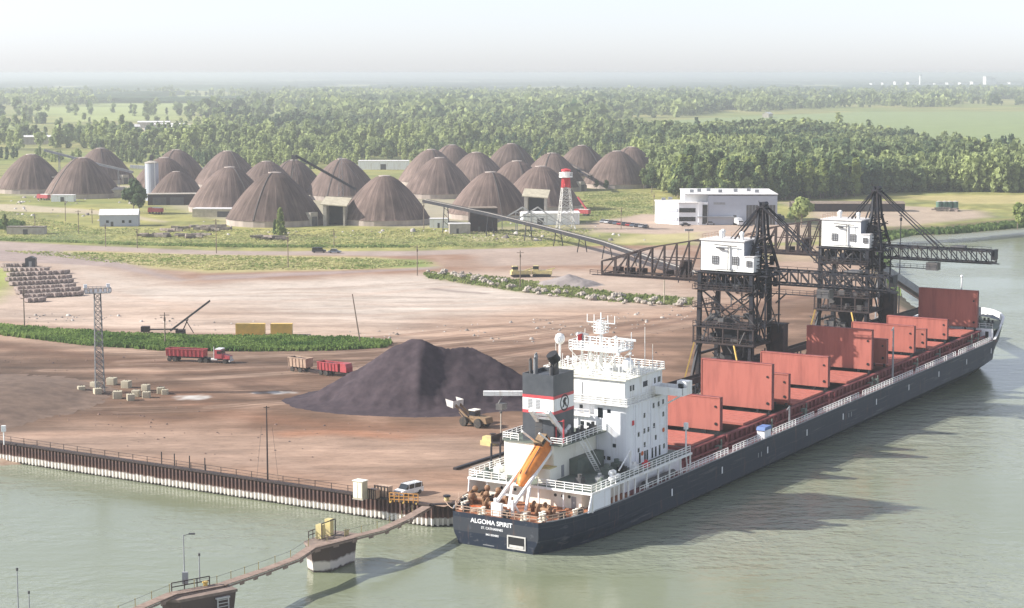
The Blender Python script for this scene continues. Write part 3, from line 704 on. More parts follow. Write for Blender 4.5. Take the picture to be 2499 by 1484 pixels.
for a in ((fx0,fx1,fy0,fy0+.15),(fx0,fx1,fy1-.15,fy1),(fx0,fx0+.15,fy0+.15,fy1-.15),(fx1-.15,fx1,fy0+.15,fy1-.15)): fn.bb(*a, 24.0, 24.55)
funnel = fn.build('funnel', [M['funnel'], M['redband'], M['white']], ship)
for (x, y, h, r) in ((16.4,3.5,2.2,.28),(16.6,2.8,2.4,.26),(17.4,3.1,2.9,.3),(16.4,-.3,1.4,.3),(17.1,-.8,1.6,.28)):
    MB().tube((x,y,23.9),(x,y,24.4+h),r,10).tube((x,y,24.4+h),(x,y+.05,24.42+h),r*1.15,10).build('exhaust_pipe', M['dgrey'] if h < 2.3 else M['grey'], funnel)
MB().tube((18.6,.2,23.9),(18.6,.2,26.6),.5,12).tube((18.6,.2,26.3),(17.9,.5,27.5),.95,14).build('main_uptake', M['black'], funnel)
for y in (2.9, 1.5):
    vb = MB()
    for k in range(7): vb.bb(fx0-.06,fx0-.005,y-.4,y+.4,18.95+k*.24,19.1+k*.24)
    vb.build('vent_grille', M['grey'], funnel)
for z0 in (14.2, 16.2):
    vb = MB()
    for k in range(9): vb.bb(fx0-.06,fx0-.005,.7,2.0,z0+k*.21,z0+.12+k*.21)
    vb.build('vent_grille', M['dgrey'], funnel)
# round emblem on the starboard side of the funnel: a ring around a dark bear-like figure
em = MB(); ex, ez = 18.6, 19.75
for k in range(28):
    a0, a1 = 2*PI*k/28, 2*PI*(k+1)/28
    P = [(ex+math.cos(a)*r, -1.4-.03, ez+math.sin(a)*r) for a in (a0, a1) for r in (1.35, 1.08)]
    em.add(P, [(0,1,3,2)])
fig = [(-.75,-.75),(-.35,-.2),(-.55,.35),(-.15,.75),(.35,.85),(.75,.55),(.45,.4),(.3,.1),(.6,-.35),(.8,-.8),(.35,-.65),(.05,-.25),(-.2,-.7)]
em.add([(ex+a, -1.43, ez+c) for a, c in fig], [tuple(range(len(fig)))])
em.build('funnel_emblem', M['black'], funnel)
# red posts and gear by the funnel
MB().tube((15.6,-3.0,13.8),(15.6,-3.0,17.6),.14).tube((15.8,-.2-1.3,13.8),(15.8,-1.5,17.2),.12).tube((15.6,-3.0,17.4),(15.8,-1.5,17.1),.06).build('red_davit', M['redband'], ship)
for (x, y) in ((18,-2.6),(20,-3.0),(22.5,-2.4),(24,-3.1),(25.8,-2.5)):
    MB().bb(x-.5,x+.5,y-.45,y+.45,13.8,14.9).tube((x,y,14.9),(x,y,15.5),.3).build('deck_ventilator', M['dgrey'], ship)
# stairs beside the casing
st = MB(); 
for sgn in (0, .9): st.bar((23.5, -4.3-sgn, 8.0), (18.5, -4.3-sgn, 13.7), .12); st.bar((23.5, -4.3-sgn, 9.1), (18.5, -4.3-sgn, 14.8), .07)
for k in range(16): q = k/15; st.bar((23.5-5*q,-4.3,8+5.7*q),(23.5-5*q,-5.2,8+5.7*q),.1)
st.build('outer_stairs', M['white'], ship)

# ---- accommodation and bridge
acc = MB().bb(29.5, 41.5, -8, 8, 7.98, 18.2).bb(27.6, 29.5, -2.0, 6, 7.98, 16).tube((29.2,-6.9,7.98),(29.2,-6.9,18.2),1.1,16).bb(28.1,29.5,-6.9,-1.5,7.98,18.1).build('accommodation_block', M['whiteb'], ship)
bri = MB().bb(27.6, 40.6, -7.4, 7.4, 18.2, 22.3).build('wheelhouse', M['white'], ship)
MB().prism([(27.2,-8.1),(41.8,-8.1),(41.8,8.1),(27.2,8.1)], 18.12, 18.3).build('bridge_deck', M['white'], ship)
MB().prism([(27.2,-7.8),(41.0,-7.8),(41.0,7.8),(27.2,7.8)], 22.3, 22.5).build('wheelhouse_roof', M['cream'], ship)
for sd in (-1, 1):
    wg = MB().bb(36.8,40.2,sd*7.4,sd*13.2,18.2+.6,19.0).bb(36.8,36.95,sd*7.4,sd*13.2,19.0,20.1).bb(40.05,40.2,sd*7.4,sd*13.2,19.0,20.1).bb(36.8,40.2,sd*13.05,sd*13.2,19.0,20.1).bb(38.6,40.2,sd*11.2,sd*13.2,20.1,21.0)
    wg.bar((38.5, sd*8, 16.2),(38.5, sd*12.4, 18.8),.25)
    wo = wg.build('bridge_wing', M['white'], ship)
    MB().bb(38.2,38.6,sd*11.6,sd*12.4,19.6,20.6).build('wing_window', M['glass'], wo)
MB().rail([(40.8,-7.9,18.3),(27.4,-7.9,18.3),(27.4,7.9,18.3),(40.8,7.9,18.3)], 1.1, .1, 1.4, (1,.66,.33)).build('railing', M['white'], ship)
MB().rail([(40.8,-7.7,22.5),(27.4,-7.7,22.5),(27.4,7.7,22.5),(40.8,7.7,22.5),(40.8,-7.7,22.5)], 1.1, .1, 1.4, (1,.66,.33)).build('railing', M['white'], ship)
def win(x, y, z, w, h, side, par, m='glass', nm='window'):
    if side == 'S': return MB().bb(x-w/2,x+w/2,y-.05,y+.001,z-h/2,z+h/2).build(nm, M[m], par)
    return MB().bb(x-.05,x+.001,y-w/2,y+w/2,z-h/2,z+h/2).build(nm, M[m], par)
# starboard side windows, storey by storey
for x, z in ((36.4,16.9),(38.2,16.9),(39.8,17.0),(33.2,15.8),(39.9,14.9),(33.2,13.2),(34.6,13.2),(36.6,13.5),(31.2,13.0),(33.3,10.9),(37.2,11.4),(31.2,10.4),(40.2,9.4)):
    win(x, -8.0, z, .55, .8, 'S', acc)
for x in (31.6, 33.4, 34.2, 36.0, 37.2, 38.6): win(x, -8.0, 9.0, .5, 1.7, 'S', acc, nm='door')
for x, w_ in ((29.6,.5),(30.5,.5),(34.6,1.5),(38,.5),(39.5,.9)): win(x, -7.4, 20.8, w_, .9, 'S', bri)
for y, z in ((4.5,17.0),(3.2,15.0),(1.8,17.0),(.5,14.7),(-.6,14.6),(-4.2,17.0),(-5.2,11.4),(-3.2,9.2),(-4.2,9.2)):
    xx = 28.1 if y < -1.5 else (27.6 if z < 16 and y > -2 else 29.5)
    win(xx, y, z, .6, .6, 'A', acc)
win(28.1, -2.6, 16.6, .9, 1.6, 'A', acc, nm='door')
win(27.6, 0.5, 20.2, .12, 2.6, 'A', bri, 'grey'); win(27.6, 5.2, 20.2, .12, 2.2, 'A', bri, 'grey'); win(27.6, 4.6, 20.2, .7, 1.8, 'A', bri, 'grey', 'door')
MB().bb(29.3-.35,29.3+.35,-8.06,-8.02,14.8,15.6).build('red_sign', M['signred'], acc)
for zz_ in (13.1, 15.9):
    MB().bb(27.0,28.1,-1.2,6.2,zz_,zz_+.15).rail([(27.1,-1.2,zz_+.15),(27.1,6.2,zz_+.15)],1.0,.09,1.2).build('landing', M['white'], acc)
for (y, z0, z1, r) in ((5.7,8,15.8,.14),(3.9,8,15.8,.1),(1.2,9.5,15.8,.12),(-1.0,8,12.8,.1)):
    MB().tube((27.5,y,z0),(27.5,y,z1),r,6).build('vertical_pipe', M['whiteb'], acc)
for (x, z0, z1) in ((30.1,8.2,18),(35.4,9.8,18),(41.2,8.2,18)):
    MB().tube((x,-8.08,z0),(x,-8.08,z1),.09,6).build('vertical_pipe', M['whiteb'], acc)
for (x, z) in ((32.4,9.6),(39.9,12.2)): MB().lathe((x,-8.06,z),[(.22,-.05),(.38,-.05),(.38,.03),(.22,.03)],12,'Y').build('life_ring', M['orange2'], acc)
for z in (10.7,13.3,15.9): MB().bb(29.5,41.5,-8.05,-8.0,z,z+.1).build('belt_line', M['whiteb'], acc)
for (x, y, h) in ((28.4,6.6,1.6),(30,4.6,2.2),(31.5,-4.2,1.8),(36,4,1.5),(37.5,-3,2.4),(34.8,6.2,1.4),(29.2,1.0,1.5),(39,0,1.8),(36,-5.4,1.3)):
    MB().bar((x,y,22.5),(x,y,22.5+h),.1).bar((x,y-.7,22.4+h),(x,y+.7,22.4+h),.08).bb(x-.2,x+.2,y-.2,y+.2,22.5+h,22.9+h).build('roof_antenna', M['white'], ship)
# gear on the boat deck
for (x, y, s_, m) in ((26.5,-6.5,1.4,'greendeck'),(24.8,-8.4,1.2,'black'),(27.4,-9.3,1.1,'white'),(22,-7.2,1.5,'greendeck'),(17.5,-8.4,1.1,'grey'),(14.8,-6.4,1.2,'dgrey'),(16,-9.6,.9,'greendeck'),(30,-10,1.0,'signred'),(20,9.2,1.3,'greendeck'),(15,8.8,1.2,'white'),(12.4,9.4,1.0,'greendeck'),(24,9.4,1.0,'white'),(11.6,5.6,.8,'white')):
    MB().bb(x-s_*.6,x+s_*.6,y-s_*.45,y+s_*.45,7.98,7.98+s_*.8).tube((x,y,7.98+s_*.8),(x,y,7.98+s_*1.2),s_*.3,10).build('deck_machinery', M[m], ship)
# life rafts and the small provision crane at the starboard quarter
for k, (x, y) in enumerate(((18.2,-10.3),(19.7,-10.3),(18.9,-9.9))):
    z = 8.55 if k < 2 else 9.25
    MB().lathe((x, y, z), [(1e-4,-.7),(.38,-.66),(.45,-.5),(.45,.5),(.38,.66),(1e-4,.7)], 12, 'X').build('life_raft_canister', M['white'], ship)
MB().tube((26.5,-9.0,7.98),(26.5,-9.0,11.2),.2).bar((26.5,-9.0,11.2),(20.5,-10.2,9.3),.16).build('raft_davit', M['white'], ship)
MB().tube((28.5,-10.4,5.5),(39,-10.4,5.5),.48,12).build('stowed_gangway', M['dgrey'], ship)
MB().rail([(25.5,-11.3,4.9),(42,-11.3,4.9)], .9, .09, 1.5).build('railing', M['white'], ship)
MB().tube((42.6,-10.9,7.98),(42.6,-10.9,12.6),.14).bb(42.3,42.9,-11.2,-10.6,12.1,13.2).build('lamp_post', M['white'], ship)
for y in (-10.2, -9.0): MB().tube((44.6,y,4.8),(43.9,y,7.9),.12).build('ladder_rail', M['white'], ship)
MB().bar((28.5,5.6,19.0),(21.5,15.8,19.2),.7,.75).tube((28,6,18.3),(28,6,19.6),.7).mat(1).bar((23.2,13.2,18.7),(22,13.4,17.2),.18).bb(21.8,23.4,12.4,13.6,16.6,17.6).build('provision_crane', [M['white'], M['dgrey']], ship)
# ---- radar mast and aerials on the wheelhouse roof
rm = MB()
cx_, cz0 = 33.0, 22.5
for sx in (-1, 1):
    for sy in (-1, 1):
        rm.bar((cx_+sx*1.7, sy*1.9, cz0), (cx_+sx*1.3, sy*1.5, 26.2), .26)
        rm.bar((cx_+sx*1.7, sy*1.9, cz0), (cx_-sx*1.3, sy*1.5, 26.2), .14)
    rm.bar((cx_+sx*1.7, -1.9, cz0), (cx_+sx*1.3, 1.5, 26.2), .14); rm.bar((cx_+sx*1.7, 1.9, cz0), (cx_+sx*1.3, -1.5, 26.2), .14)
rm.bb(cx_-2.6, cx_+2.6, -4.6, 4.6, 26.2, 26.4)
rm.rail([(cx_-2.6,-4.6,26.4),(cx_+2.6,-4.6,26.4),(cx_+2.6,4.6,26.4),(cx_-2.6,4.6,26.4),(cx_-2.6,-4.6,26.4)], 1.3, .11, 1.2, (1,.66,.33))
rm.tube((cx_,0,22.5),(cx_,0,31.0),.32,10,.2)
rm.bb(cx_-.9,cx_+.9,-.9,.9,28.9,29.0); rm.rail([(cx_-.9,-.9,29),(cx_+.9,-.9,29),(cx_+.9,.9,29),(cx_-.9,.9,29),(cx_-.9,-.9,29)], 1.8, .1, .9, (1,.75,.5,.25))
for y in (-3.4, -2, 2, 3.4): rm.tube((cx_-.5,y,26.4),(cx_-.5,y,28.2),.12)
rm.bar((cx_,-2.6,30.6),(cx_,2.6,30.6),.12)
for y in (-2.6,-1.3,1.3,2.6): rm.bar((cx_,y,30.6),(cx_,y,31.9),.09)
rm.bar((cx_,0,31),(cx_,0,32.3),.14).bar((cx_-1.4,0,31.2),(cx_+1.4,0,31.2),.1).bar((cx_,-1.8,29.9),(cx_,1.8,29.9),.1)
for sy in (-1,1):
    rm.bar((cx_,0,28.6),(cx_-2.2,sy*4.2,26.4),.1).bar((cx_,0,27.4),(cx_+2.2,sy*4.2,26.4),.1).bar((cx_-2.5,sy*4.5,26.2),(cx_-1.7,sy*1.9,23.4),.12).bar((cx_+2.5,sy*4.5,26.2),(cx_+1.7,sy*1.9,23.4),.12)
    rm.tube((cx_-1.5,sy*3.6,26.4),(cx_-1.5,sy*3.6,28.4),.08,6).sphere((cx_-1.5,sy*3.6,28.6),.3,8,6).tube((cx_+2.4,sy*4.4,26.4),(cx_+2.4,sy*4.4,29.0),.06,6)
for k in range(12): rm.bar((cx_+.35,-.25,23+k*.5),(cx_+.35,.25,23+k*.5),.06)
mast = rm.build('radar_mast', M['white'], ship)
MB().bar((cx_+.6,-6.2,28.0),(cx_-.4,-2.4,28.3),.22,.35).tube((cx_,-4.1,26.4),(cx_,-4.1,28.0),.18).build('radar_scanner', M['white'], mast)
MB().bar((cx_-1,1.8,28.6),(cx_-1,4.0,28.8),.18,.3).tube((cx_-1,2.9,26.4),(cx_-1,2.9,28.6),.16).build('radar_scanner', M['grey'], mast)
fl = MB().add([(cx_-1.0,2.9,28.8),(cx_-2.1,3.2,28.6),(cx_-2.1,3.2,27.5),(cx_-1.0,2.9,27.7)], [(0,1,2,3),(3,2,1,0)]); fl.build('signal_flag', M['redband'], mast)
for (x, y, z0, z, r) in ((31.5,7.0,22.5,27.6,.85),(32,-5.6,22.5,24.2,1.0),(33.5,3.9,22.5,26.0,.4)):
    MB().tube((x,y,z0),(x,y,z-r*.8),.2,8).sphere((x,y,z),r,14,9,1.15).build('satellite_dome', M['white'], ship)
wh = [(30.5,7.2,6.0),(29,5.0,3.2),(29.5,-2.8,2.6),(38,-7,4.4),(36,-6.6,7.5),(30,-7.2,3.4),(28,2,2.6),(28,-5,2.8),(40,3,4.0),(29,-6.2,2.0),(35,6.6,3.0)]
for x, y, h in wh: MB().tube((x,y,22.5),(x,y,22.5+h),.07,6,.04).build('whip_aerial', M['white'], ship)
for x, y in ((28.6,4.2),(28.6,3.0),(28.8,-.4),(29,-3.8),(29.6,6.0),(33.5,-6.8),(30.8,1.6)):
    MB().bb(x-.45,x+.45,y-.4,y+.4,22.5,23.5).tube((x,y,23.5),(x,y,24.0),.2).build('roof_locker', M['cream'] if y > 0 else M['white'], ship)

# ---- free-fall launching ramp
rp = MB()
for y in (-1.55, 1.55):
    rp.bar((2.8, y, 6.4), (20.0, y, 13.2+2.6), .35, .5)                           # slide rails
    rp.bar((13.2, y, 19.2), (19.8, y*1.0, 13.0), .6, .7)                          # upper arm
    rp.bar((2.6, y, 4.7), (2.6, y, 7.2), .4); rp.bar((6.4, y, 4.7), (7.6, y, 8.2), .4); rp.bar((4.5, y, 4.8), (2.9, y, 6.6), .3)
    rp.bar((13.6, y*1.0, 8.0), (16.6, y, 14.2), .3)
    rp.bar((10.6, y, 16.2), (14.2, y, 14.0), .22)
for q in (.0, .12, .45, .6, .9): rp.bar((2.8+17.2*q, -1.55, 6.2+9.4*q), (2.8+17.2*q, 1.55, 6.2+9.4*q), .26)
for q in (0, .12, .24, .44, .7, .95): rp.bar((13.2+6.6*q, -1.55, 19.2-6.2*q), (13.2+6.6*q, 1.55, 19.2-6.2*q), .34)
rp.build('launching_ramp', M['white'], ship)
lb = thing('lifeboat', 'orange enclosed free-fall lifeboat tilted on the white ramp at the ship stern', 'lifeboat', (0,0,0))
lb.matrix_world = Matrix.Translation(OV) @ Matrix.Rotation(RZ, 4, 'Z') @ Matrix.Translation((11.0, -0.2, 11.45)) @ Matrix.Rotation(-math.atan2(9.4, 17.2) - .10, 4, 'Y') @ Matrix.Scale(1.04, 4)
LB = [(-5.0,.12,.1),(-4.6,.62,.55),(-3.8,1.0,.85),(-2.4,1.28,1.1),(0,1.38,1.2),(2.6,1.36,1.2),(4.0,1.2,1.1),(4.7,.9,.9),(5.0,.5,.6)]
def lbmesh(lo, hi, k=1.0):
    vv, ff = [], []; n = hi - lo + 1
    for x, wy, hz_ in LB:
        for j in range(lo, hi + 1):
            a = 2*PI*j/16
            vv.append((x*k if abs(x) > 4.9 else x, wy*k*math.sin(a), -hz_*k*math.cos(a)*(1.0 if math.cos(a) > 0 else 1.05)))
    for i in range(len(LB)-1):
        for j in range(n-1):
            a = i*n + j; ff.append((a, a+1, a+n+1, a+n))
    ff.append(tuple(range(n))); ff.append(tuple(range((len(LB)-1)*n, len(LB)*n))[::-1])
    return MB().add(vv, ff)
lbmesh(0, 16).build('boat_hull', M['orange'], lb, smooth=True)
MB().bb(2.4,4.4,-.7,.7,1.0,1.9).mat(1).bb(2.33,2.39,-.6,.6,1.2,1.7).bb(2.6,4.2,-.75,-.7,1.3,1.75).build('conning_tower', [M['loader'], M['glass']], lb)
MB().bar((-4.6,-.75,.0),(4.6,-1.25,.1),.16,.22).bar((-4.6,.75,.0),(4.6,1.25,.1),.16,.22).build('fender_strip', M['orange2'], lb)
MB().bar((-3.4,-.45,1.0),(2.2,-.45,1.28),.06,.12).bar((-3.4,.45,1.0),(2.2,.45,1.28),.06,.12).build('grab_rail', M['dgrey'], lb)

# ---- mooring lines to the quay
for a, c in (((1.0, 7.6, 5.1), ST(9, -15.5, ZQ+.5)), ((4.5, 9.8, 5.1), ST(14, -16, ZQ+.5))):
    mw = Matrix.Translation(OV) @ Matrix.Rotation(RZ, 4, 'Z'); a = mw @ Vector(a); c = Vector(c)
    r_ = MB(); pr = a
    for k in range(1, 9):
        q = a.lerp(c, k/8) - Vector((0,0,.5*math.sin(PI*k/8))); r_.tube(pr, q, .06, 5); pr = q
    tag(r_.build('mooring_line', M['tan']), 'mooring rope from the ship stern to the quay, ' + ('nearest the corner' if c[1] < ST(12,-16)[1] else 'second one further forward'), 'rope', 'mooring ropes at the stern')
# ------------------------------------------------------------------ the two gantry unloaders on the quay.  local x forward along the quay, y away from the river, z up from the quay
def unloader(label, s0, lean):
    r = thing('gantry_crane', label, 'gantry crane', ST(s0, -21.5), RZ, 'gantry cranes on the quay')
    def pb(mb, nm, m='crane', par=None): return mb.build(nm, M[m] if isinstance(m, str) else m, par or r)
    for x in (0, 9):
        for y in (-6, 6):
            l = MB().bar((x, y*1.06, .9), (x, y, 26), .85, .85)
            for k in range(6): l.bar((x-.5, y, 2+k*4), (x+.5, y, 2+k*4), .25)
            pb(l, 'leg'); 
            pb(MB().bb(x-1.6, x+1.6, y*1.06-.6, y*1.06+.6, .05, 1.0).tube((x-1,y*1.06-.35,.4),(x-1,y*1.06+.35,.4),.4).tube((x+1,y*1.06-.35,.4),(x+1,y*1.06+.35,.4),.4), 'bogie', 'cranerust')
    br = MB()
    for y in (-6, 6):
        br.bar((0,y,8.5),(9,y,8.5),.5); br.bar((0,y,9),(9,y,22),.28); br.bar((9,y,9),(0,y,22),.28); br.bar((0,y,22),(9,y,22),.45)
    for x in (0, 9):
        br.bar((x,-6,14.2),(x,6,22.6),.28); br.bar((x,6,14.2),(x,-6,22.6),.28); br.bar((x,-6,22.6),(x,6,22.6),.6)
        br.bar((x,-6,14.4),(x,6,14.4),.5); br.bar((x,-6,11),(x,6,11),.6)
    pb(br, 'bracing')
    # lower portal: hopper deck, hopper and machinery
    lp = MB().bb(-1.2,10.2,-7.2,7.2,10.9,11.3).bb(-1.2,10.2,-7.2,7.2,14.4,14.6).rail([(-1.1,-7.1,14.6),(-1.1,7.1,14.6)],1.1,.12,1.5).rail([(10.1,-7.1,14.6),(10.1,7.1,14.6)],1.1,.12,1.5).rail([(-1.1,-7.1,14.6),(10.1,-7.1,14.6)],1.1,.12,1.5).rail([(-1.1,-7.1,11.3),(-1.1,7.1,11.3)],1.1,.12,1.5)
    for x in (-1, 10):
        for y in (-7, -3.5, 0, 3.5, 7): lp.bar((x,y,11),(x,y,14.6),.28)
    pb(lp, 'lower_platform', 'cranerust')
    hp = MB().add([(1,-4.6,14.2),(8,-4.6,14.2),(8,3,14.2),(1,3,14.2),(3,-2,6.4),(6,-2,6.4),(6,1,6.4),(3,1,6.4)], [(0,1,2,3),(0,4,5,1),(1,5,6,2),(2,6,7,3),(3,7,4,0),(4,7,6,5)])
    pb(hp, 'hopper')
    mh = MB()
    rn = random.Random(int(s0))
    for k in range(60):
        x, y, z = rn.uniform(-.5,8.5), rn.uniform(-6,5), rn.choice((3.2,6,7,11.4,12,14.7,15.5,22.8)); q = rn.uniform(.5,1.3)
        mh.bb(x,x+q*1.3,y,y+q*1.4,z,z+q)
    for k in range(26):
        x, y, z = rn.uniform(-1,9.5), rn.uniform(-6.5,6), rn.uniform(3,12); mh.bar((x,y,z),(x+rn.uniform(-3,3),y+rn.uniform(-4,4),z+rn.uniform(1,5)),.24)
    for k in range(60):
        x, y, z = rn.uniform(-.5,9.5), rn.uniform(-9.5,6), rn.uniform(14.8,26); d_ = rn.choice(((0,3,0),(3,0,0),(0,0,2.6),(0,2.4,2.4),(0,-2.4,2.2))); mh.bar((x,y,z),(x+d_[0],y+d_[1],z+d_[2]),rn.choice((.14,.2,.3)))
    pb(mh, 'machinery', 'dgrey')['kind'] = 'stuff'
    for y in (-6, 6):
        a_ = MB().bar((-3.2,y*1.15,.2),(-.4,y,10.8),.6).bar((12.2,y*1.15,.2),(9.4,y,10.8),.6).bar((-3.2,y*1.15,1.2),(12.2,y*1.15,1.2),.5)
        pb(a_, 'splayed_frame')
    pb(MB().bb(8.2,10.8,-9.8,-6.9,7.5,14.8).bb(8.0,11.0,-10.0,-6.8,14.8,15.0), 'electrical_house', 'cranerust')
    pb(MB().bar((-1.4,-2.8,11.0),(-1.8,-4.4,5.2),.3).bar((-1.4,6.6,11.0),(-2.2,8.4,3),.3), 'yellow_ladder', 'yellow')
    pf2 = MB()
    for z in (18.6, 22.4): pf2.bb(-1.0,10,6.2,7.4,z,z+.12).rail([(-1,7.4,z+.1),(10,7.4,z+.1)],1.0,.09,1.4).bb(-1.2,-.2,-6.6,6.6,z,z+.12).rail([(-1.2,-6.6,z+.1),(-1.2,6.6,z+.1)],1.0,.09,1.4)
    for k in range(9): pf2.bar((-.9,-5.8+k*.9,14.8+k*.42),(-.3,-5.8+k*.9,14.8+k*.42),.1)
    pf2.bar((-.9,-5.8,14.8),(-.9,2.2,18.6),.14).bar((-.9,-5.8,15.8),(-.9,2.2,19.6),.08)
    pb(pf2, 'access_walkway', 'cranerust')
    # upper girder between the legs
    ug = MB()
    for x in (0, 3, 6, 9):
        ug.truss((x,-6.5,26.0),(x,6.5,26.0),(x,-6.5,22.8),(x,6.5,22.8),6,.35,.22,flip=(x % 6 == 0))
    for z in (22.8, 26.0):
        for y in (-6.4,-3.2,0,3.2,6.4): ug.bar((0,y,z),(9,y,z),.3)
    ug.bb(-.6,9.6,-7,7,26.1,26.3)
    ug.rail([(-.6,-7,22.9),(-.6,7,22.9)],1.1,.12,1.3)
    for k in range(22):
        x, y = rn.uniform(0,8), rn.uniform(-6,5.5); ug.bb(x,x+rn.uniform(.4,1.5),y,y+rn.uniform(.4,1.4),23,23+rn.uniform(.6,2.6))
    pb(ug, 'main_girder')
    # machinery house
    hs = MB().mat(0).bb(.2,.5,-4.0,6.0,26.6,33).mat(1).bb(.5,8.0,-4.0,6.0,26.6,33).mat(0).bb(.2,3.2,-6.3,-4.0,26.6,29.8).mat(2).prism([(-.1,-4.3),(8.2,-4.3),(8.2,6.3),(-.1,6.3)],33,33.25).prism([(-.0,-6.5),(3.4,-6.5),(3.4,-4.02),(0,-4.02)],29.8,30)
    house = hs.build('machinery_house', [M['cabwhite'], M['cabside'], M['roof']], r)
    for y, z, w_, h_ in ((2.6,28.9,1.4,1.7),(-2.1,28.9,1.4,1.7),(-5.3,28.4,1.1,1.2)):
        wo = MB().bb(.08,.2,y-w_/2,y+w_/2,z-h_/2,z+h_/2).build('window', M['grey'], house)
        wm_ = MB()
        for q in (-.5,-.17,.17,.5): wm_.bb(.02,.08,y+q*w_-.05,y+q*w_+.05,z-h_/2,z+h_/2)
        for q in (-.5,-.17,.17,.5): wm_.bb(.02,.08,y-w_/2,y+w_/2,z+q*h_-.05,z+q*h_+.05)
        wm_.build('window_bars', M['dgrey'], wo)
    MB().bb(-.02,.2,-.85,-.7,26.9,32.0).bb(.1,.2,-2.6,-.85,27.2,31.6).build('door', M['cabwhite'], house)
    MB().bar((-.35,-2.6,32.0),(-.35,2.6,32.2),.18).bar((-.3,.3,31.3),(-.3,2.2,31.6),.35,.3).bar((-.3,-.6,27.0),(-.3,-.6,32.0),.14).bar((-.3,2.8,26.95),(-.3,-2.4,26.9),.14).build('hoist_beam', M['dgrey'], house)
    for (x, y) in ((3, 2.6), (6, 3.6), (2.2,-2.6)): MB().tube((x,y,33.25),(x,y,34.4),.4,10).sphere((x,y,34.5),.55,10,6).build('roof_ventilator', M['white'], house)
    MB().rail([(.2,5.8,33.25),(8,5.8,33.25),(8,-3.8,33.25)],1.0,.09,1.6).build('roof_railing', M['tan'], house)
    # landward boom
    lm = MB()
    for x in (1.5, 7.5):
        lm.bar((x,6,24.2),(x,31,24.2),.5); lm.bar((x,31,27.0),(x,20,30.4),.3); lm.bar((x,20,30.4),(x,8.5,32.6),.3); lm.bar((x,8.5,32.6),(x,6,32.6),.3)
        zt = lambda y: 27.0 + (31-y)*.305 if y > 20 else 30.4 + (20-y)*.19
        ys = [6.5, 9.5, 12.5, 15.5, 18.5, 21.5, 24.5, 27.5, 31]
        for a, c in zip(ys[:-1], ys[1:]):
            lm.bar((x,a,zt(a)),(x,a,24.2),.3); lm.bar((x,a,zt(a)),(x,c,24.2),.24)
        lm.bar((x,31,27),(x,31,24.2),.35)
        lm.bar((x,8,28.2),(x,19,28.0),.22)
    for y in (6.5,12.5,18.5,24.5,31): lm.bar((1.5,y,zt(y)),(7.5,y,zt(y)),.25); lm.bar((1.5,y,24.2),(7.5,y,24.2),.3)
    for y in (9.5,15.5,21.5,27.5): lm.bar((1.5,y,24.2),(7.5,y+3,24.2),.2)
    lm.bb(.4,1.3,6,33,23.9,24.05); lm.rail([(.4,6,24.05),(.4,33.4,24.05)],1.0,.1,2.0)
    for y in (22.5, 25.5, 28.5, 16): lm.bb(3.4,5.6,y-.8,y+.8,24.3,25.6)
    lm.bb(3.0,6.0,11,12.4,24.3,28)
    pb(lm, 'landward_boom', 'cranerust')
    # waterside boom
    wbm = MB()
    for x in (2.5, 6.5):
        wbm.truss((x,-6.5,27.0),(x,-35.5,27.0),(x,-6.5,24.2),(x,-35.5,24.2),12,.34,.2)
    for k in range(13):
        y = -6.5 - 29*k/12; wbm.bar((2.5,y,27),(6.5,y,27),.2); wbm.bar((2.5,y,24.2),(6.5,y,24.2),.22)
    wbm.bb(2.0,2.4,-6.5,-36.8,24.35,24.45); wbm.bb(3.2,5.8,-35.4,-36.0,25.0,27.4); wbm.bar((2,-35.5,24.3),(2,-37.6,24.3),.25)
    wbm.bar((2.6,-6.5,22.2),(2.6,-22.4,22.2),.22); wbm.rail([(2.2,-6.5,22.2),(2.2,-22.4,22.2)],1.0,.08,1.6); wbm.rail([(2.2,-6.5,27.1),(2.2,-35.5,27.1)],1.0,.08,2.2)
    pb(wbm, 'waterside_boom')
    pb(MB().bb(2.2,4.6,-19.8,-22.6,21.9,23.7).mat(0), 'operator_cabin', 'dgrey')
    pb(MB().bb(2.9,6.1,-26,-28.4,27.2,27.9).tube((3,-25.5,27.6),(3,-28.9,27.6),.3), 'trolley', 'dgrey')
    # A-frame and stays
    af = MB(); ap = Vector((4.5,-6.2,40.2))
    for x in (1.4, 7.6):
        xk = 4.5+(x-4.5)*.36; xt = 4.5+(x-4.5)*.24
        af.bar((x,-4.4,26.2),(xk,-5.6,34.2),.6); af.bar((xk,-5.6,34.2),(xt,ap.y+.5,ap.z),.55)
        af.bar((x,-9.0,26.2),(xk,-7.2,34.2),.5); af.bar((xk,-7.2,34.2),(xt,ap.y-.5,ap.z),.5)
        for q in range(5):
            z0 = 27.2+q*1.6; t0 = (z0-26.2)/8; t1 = min(1,t0+.2); pA = lambda t: Vector((x,-4.4,26.2)).lerp(Vector((xk,-5.6,34.2)),t); pB = lambda t: Vector((x,-9.0,26.2)).lerp(Vector((xk,-7.2,34.2)),t)
            af.bar(pA(t0),pB(t0),.2); af.bar(pA(t0),pB(t1),.18)
        for q in range(4):
            z0 = 34.4+q*1.5; af.bar((xk+(xt-xk)*q/4,-5.6-.05*q,z0),(xk+(xt-xk)*q/4,-7.2+.1*q,z0),.2)
    for q in (.12,.35,.6,.85,1): af.bar(Vector((1.4,-4.4,26.2)).lerp(Vector((3.38,-5.6,34.2)),q), Vector((7.6,-4.4,26.2)).lerp(Vector((5.6,-5.6,34.2)),q), .24)
    for k in range(14):
        z = rn.uniform(26.5,33); af.bar((rn.uniform(2,7),-4.6,z),(rn.uniform(2,7),-8.4,z+rn.uniform(-2,3)),.2)
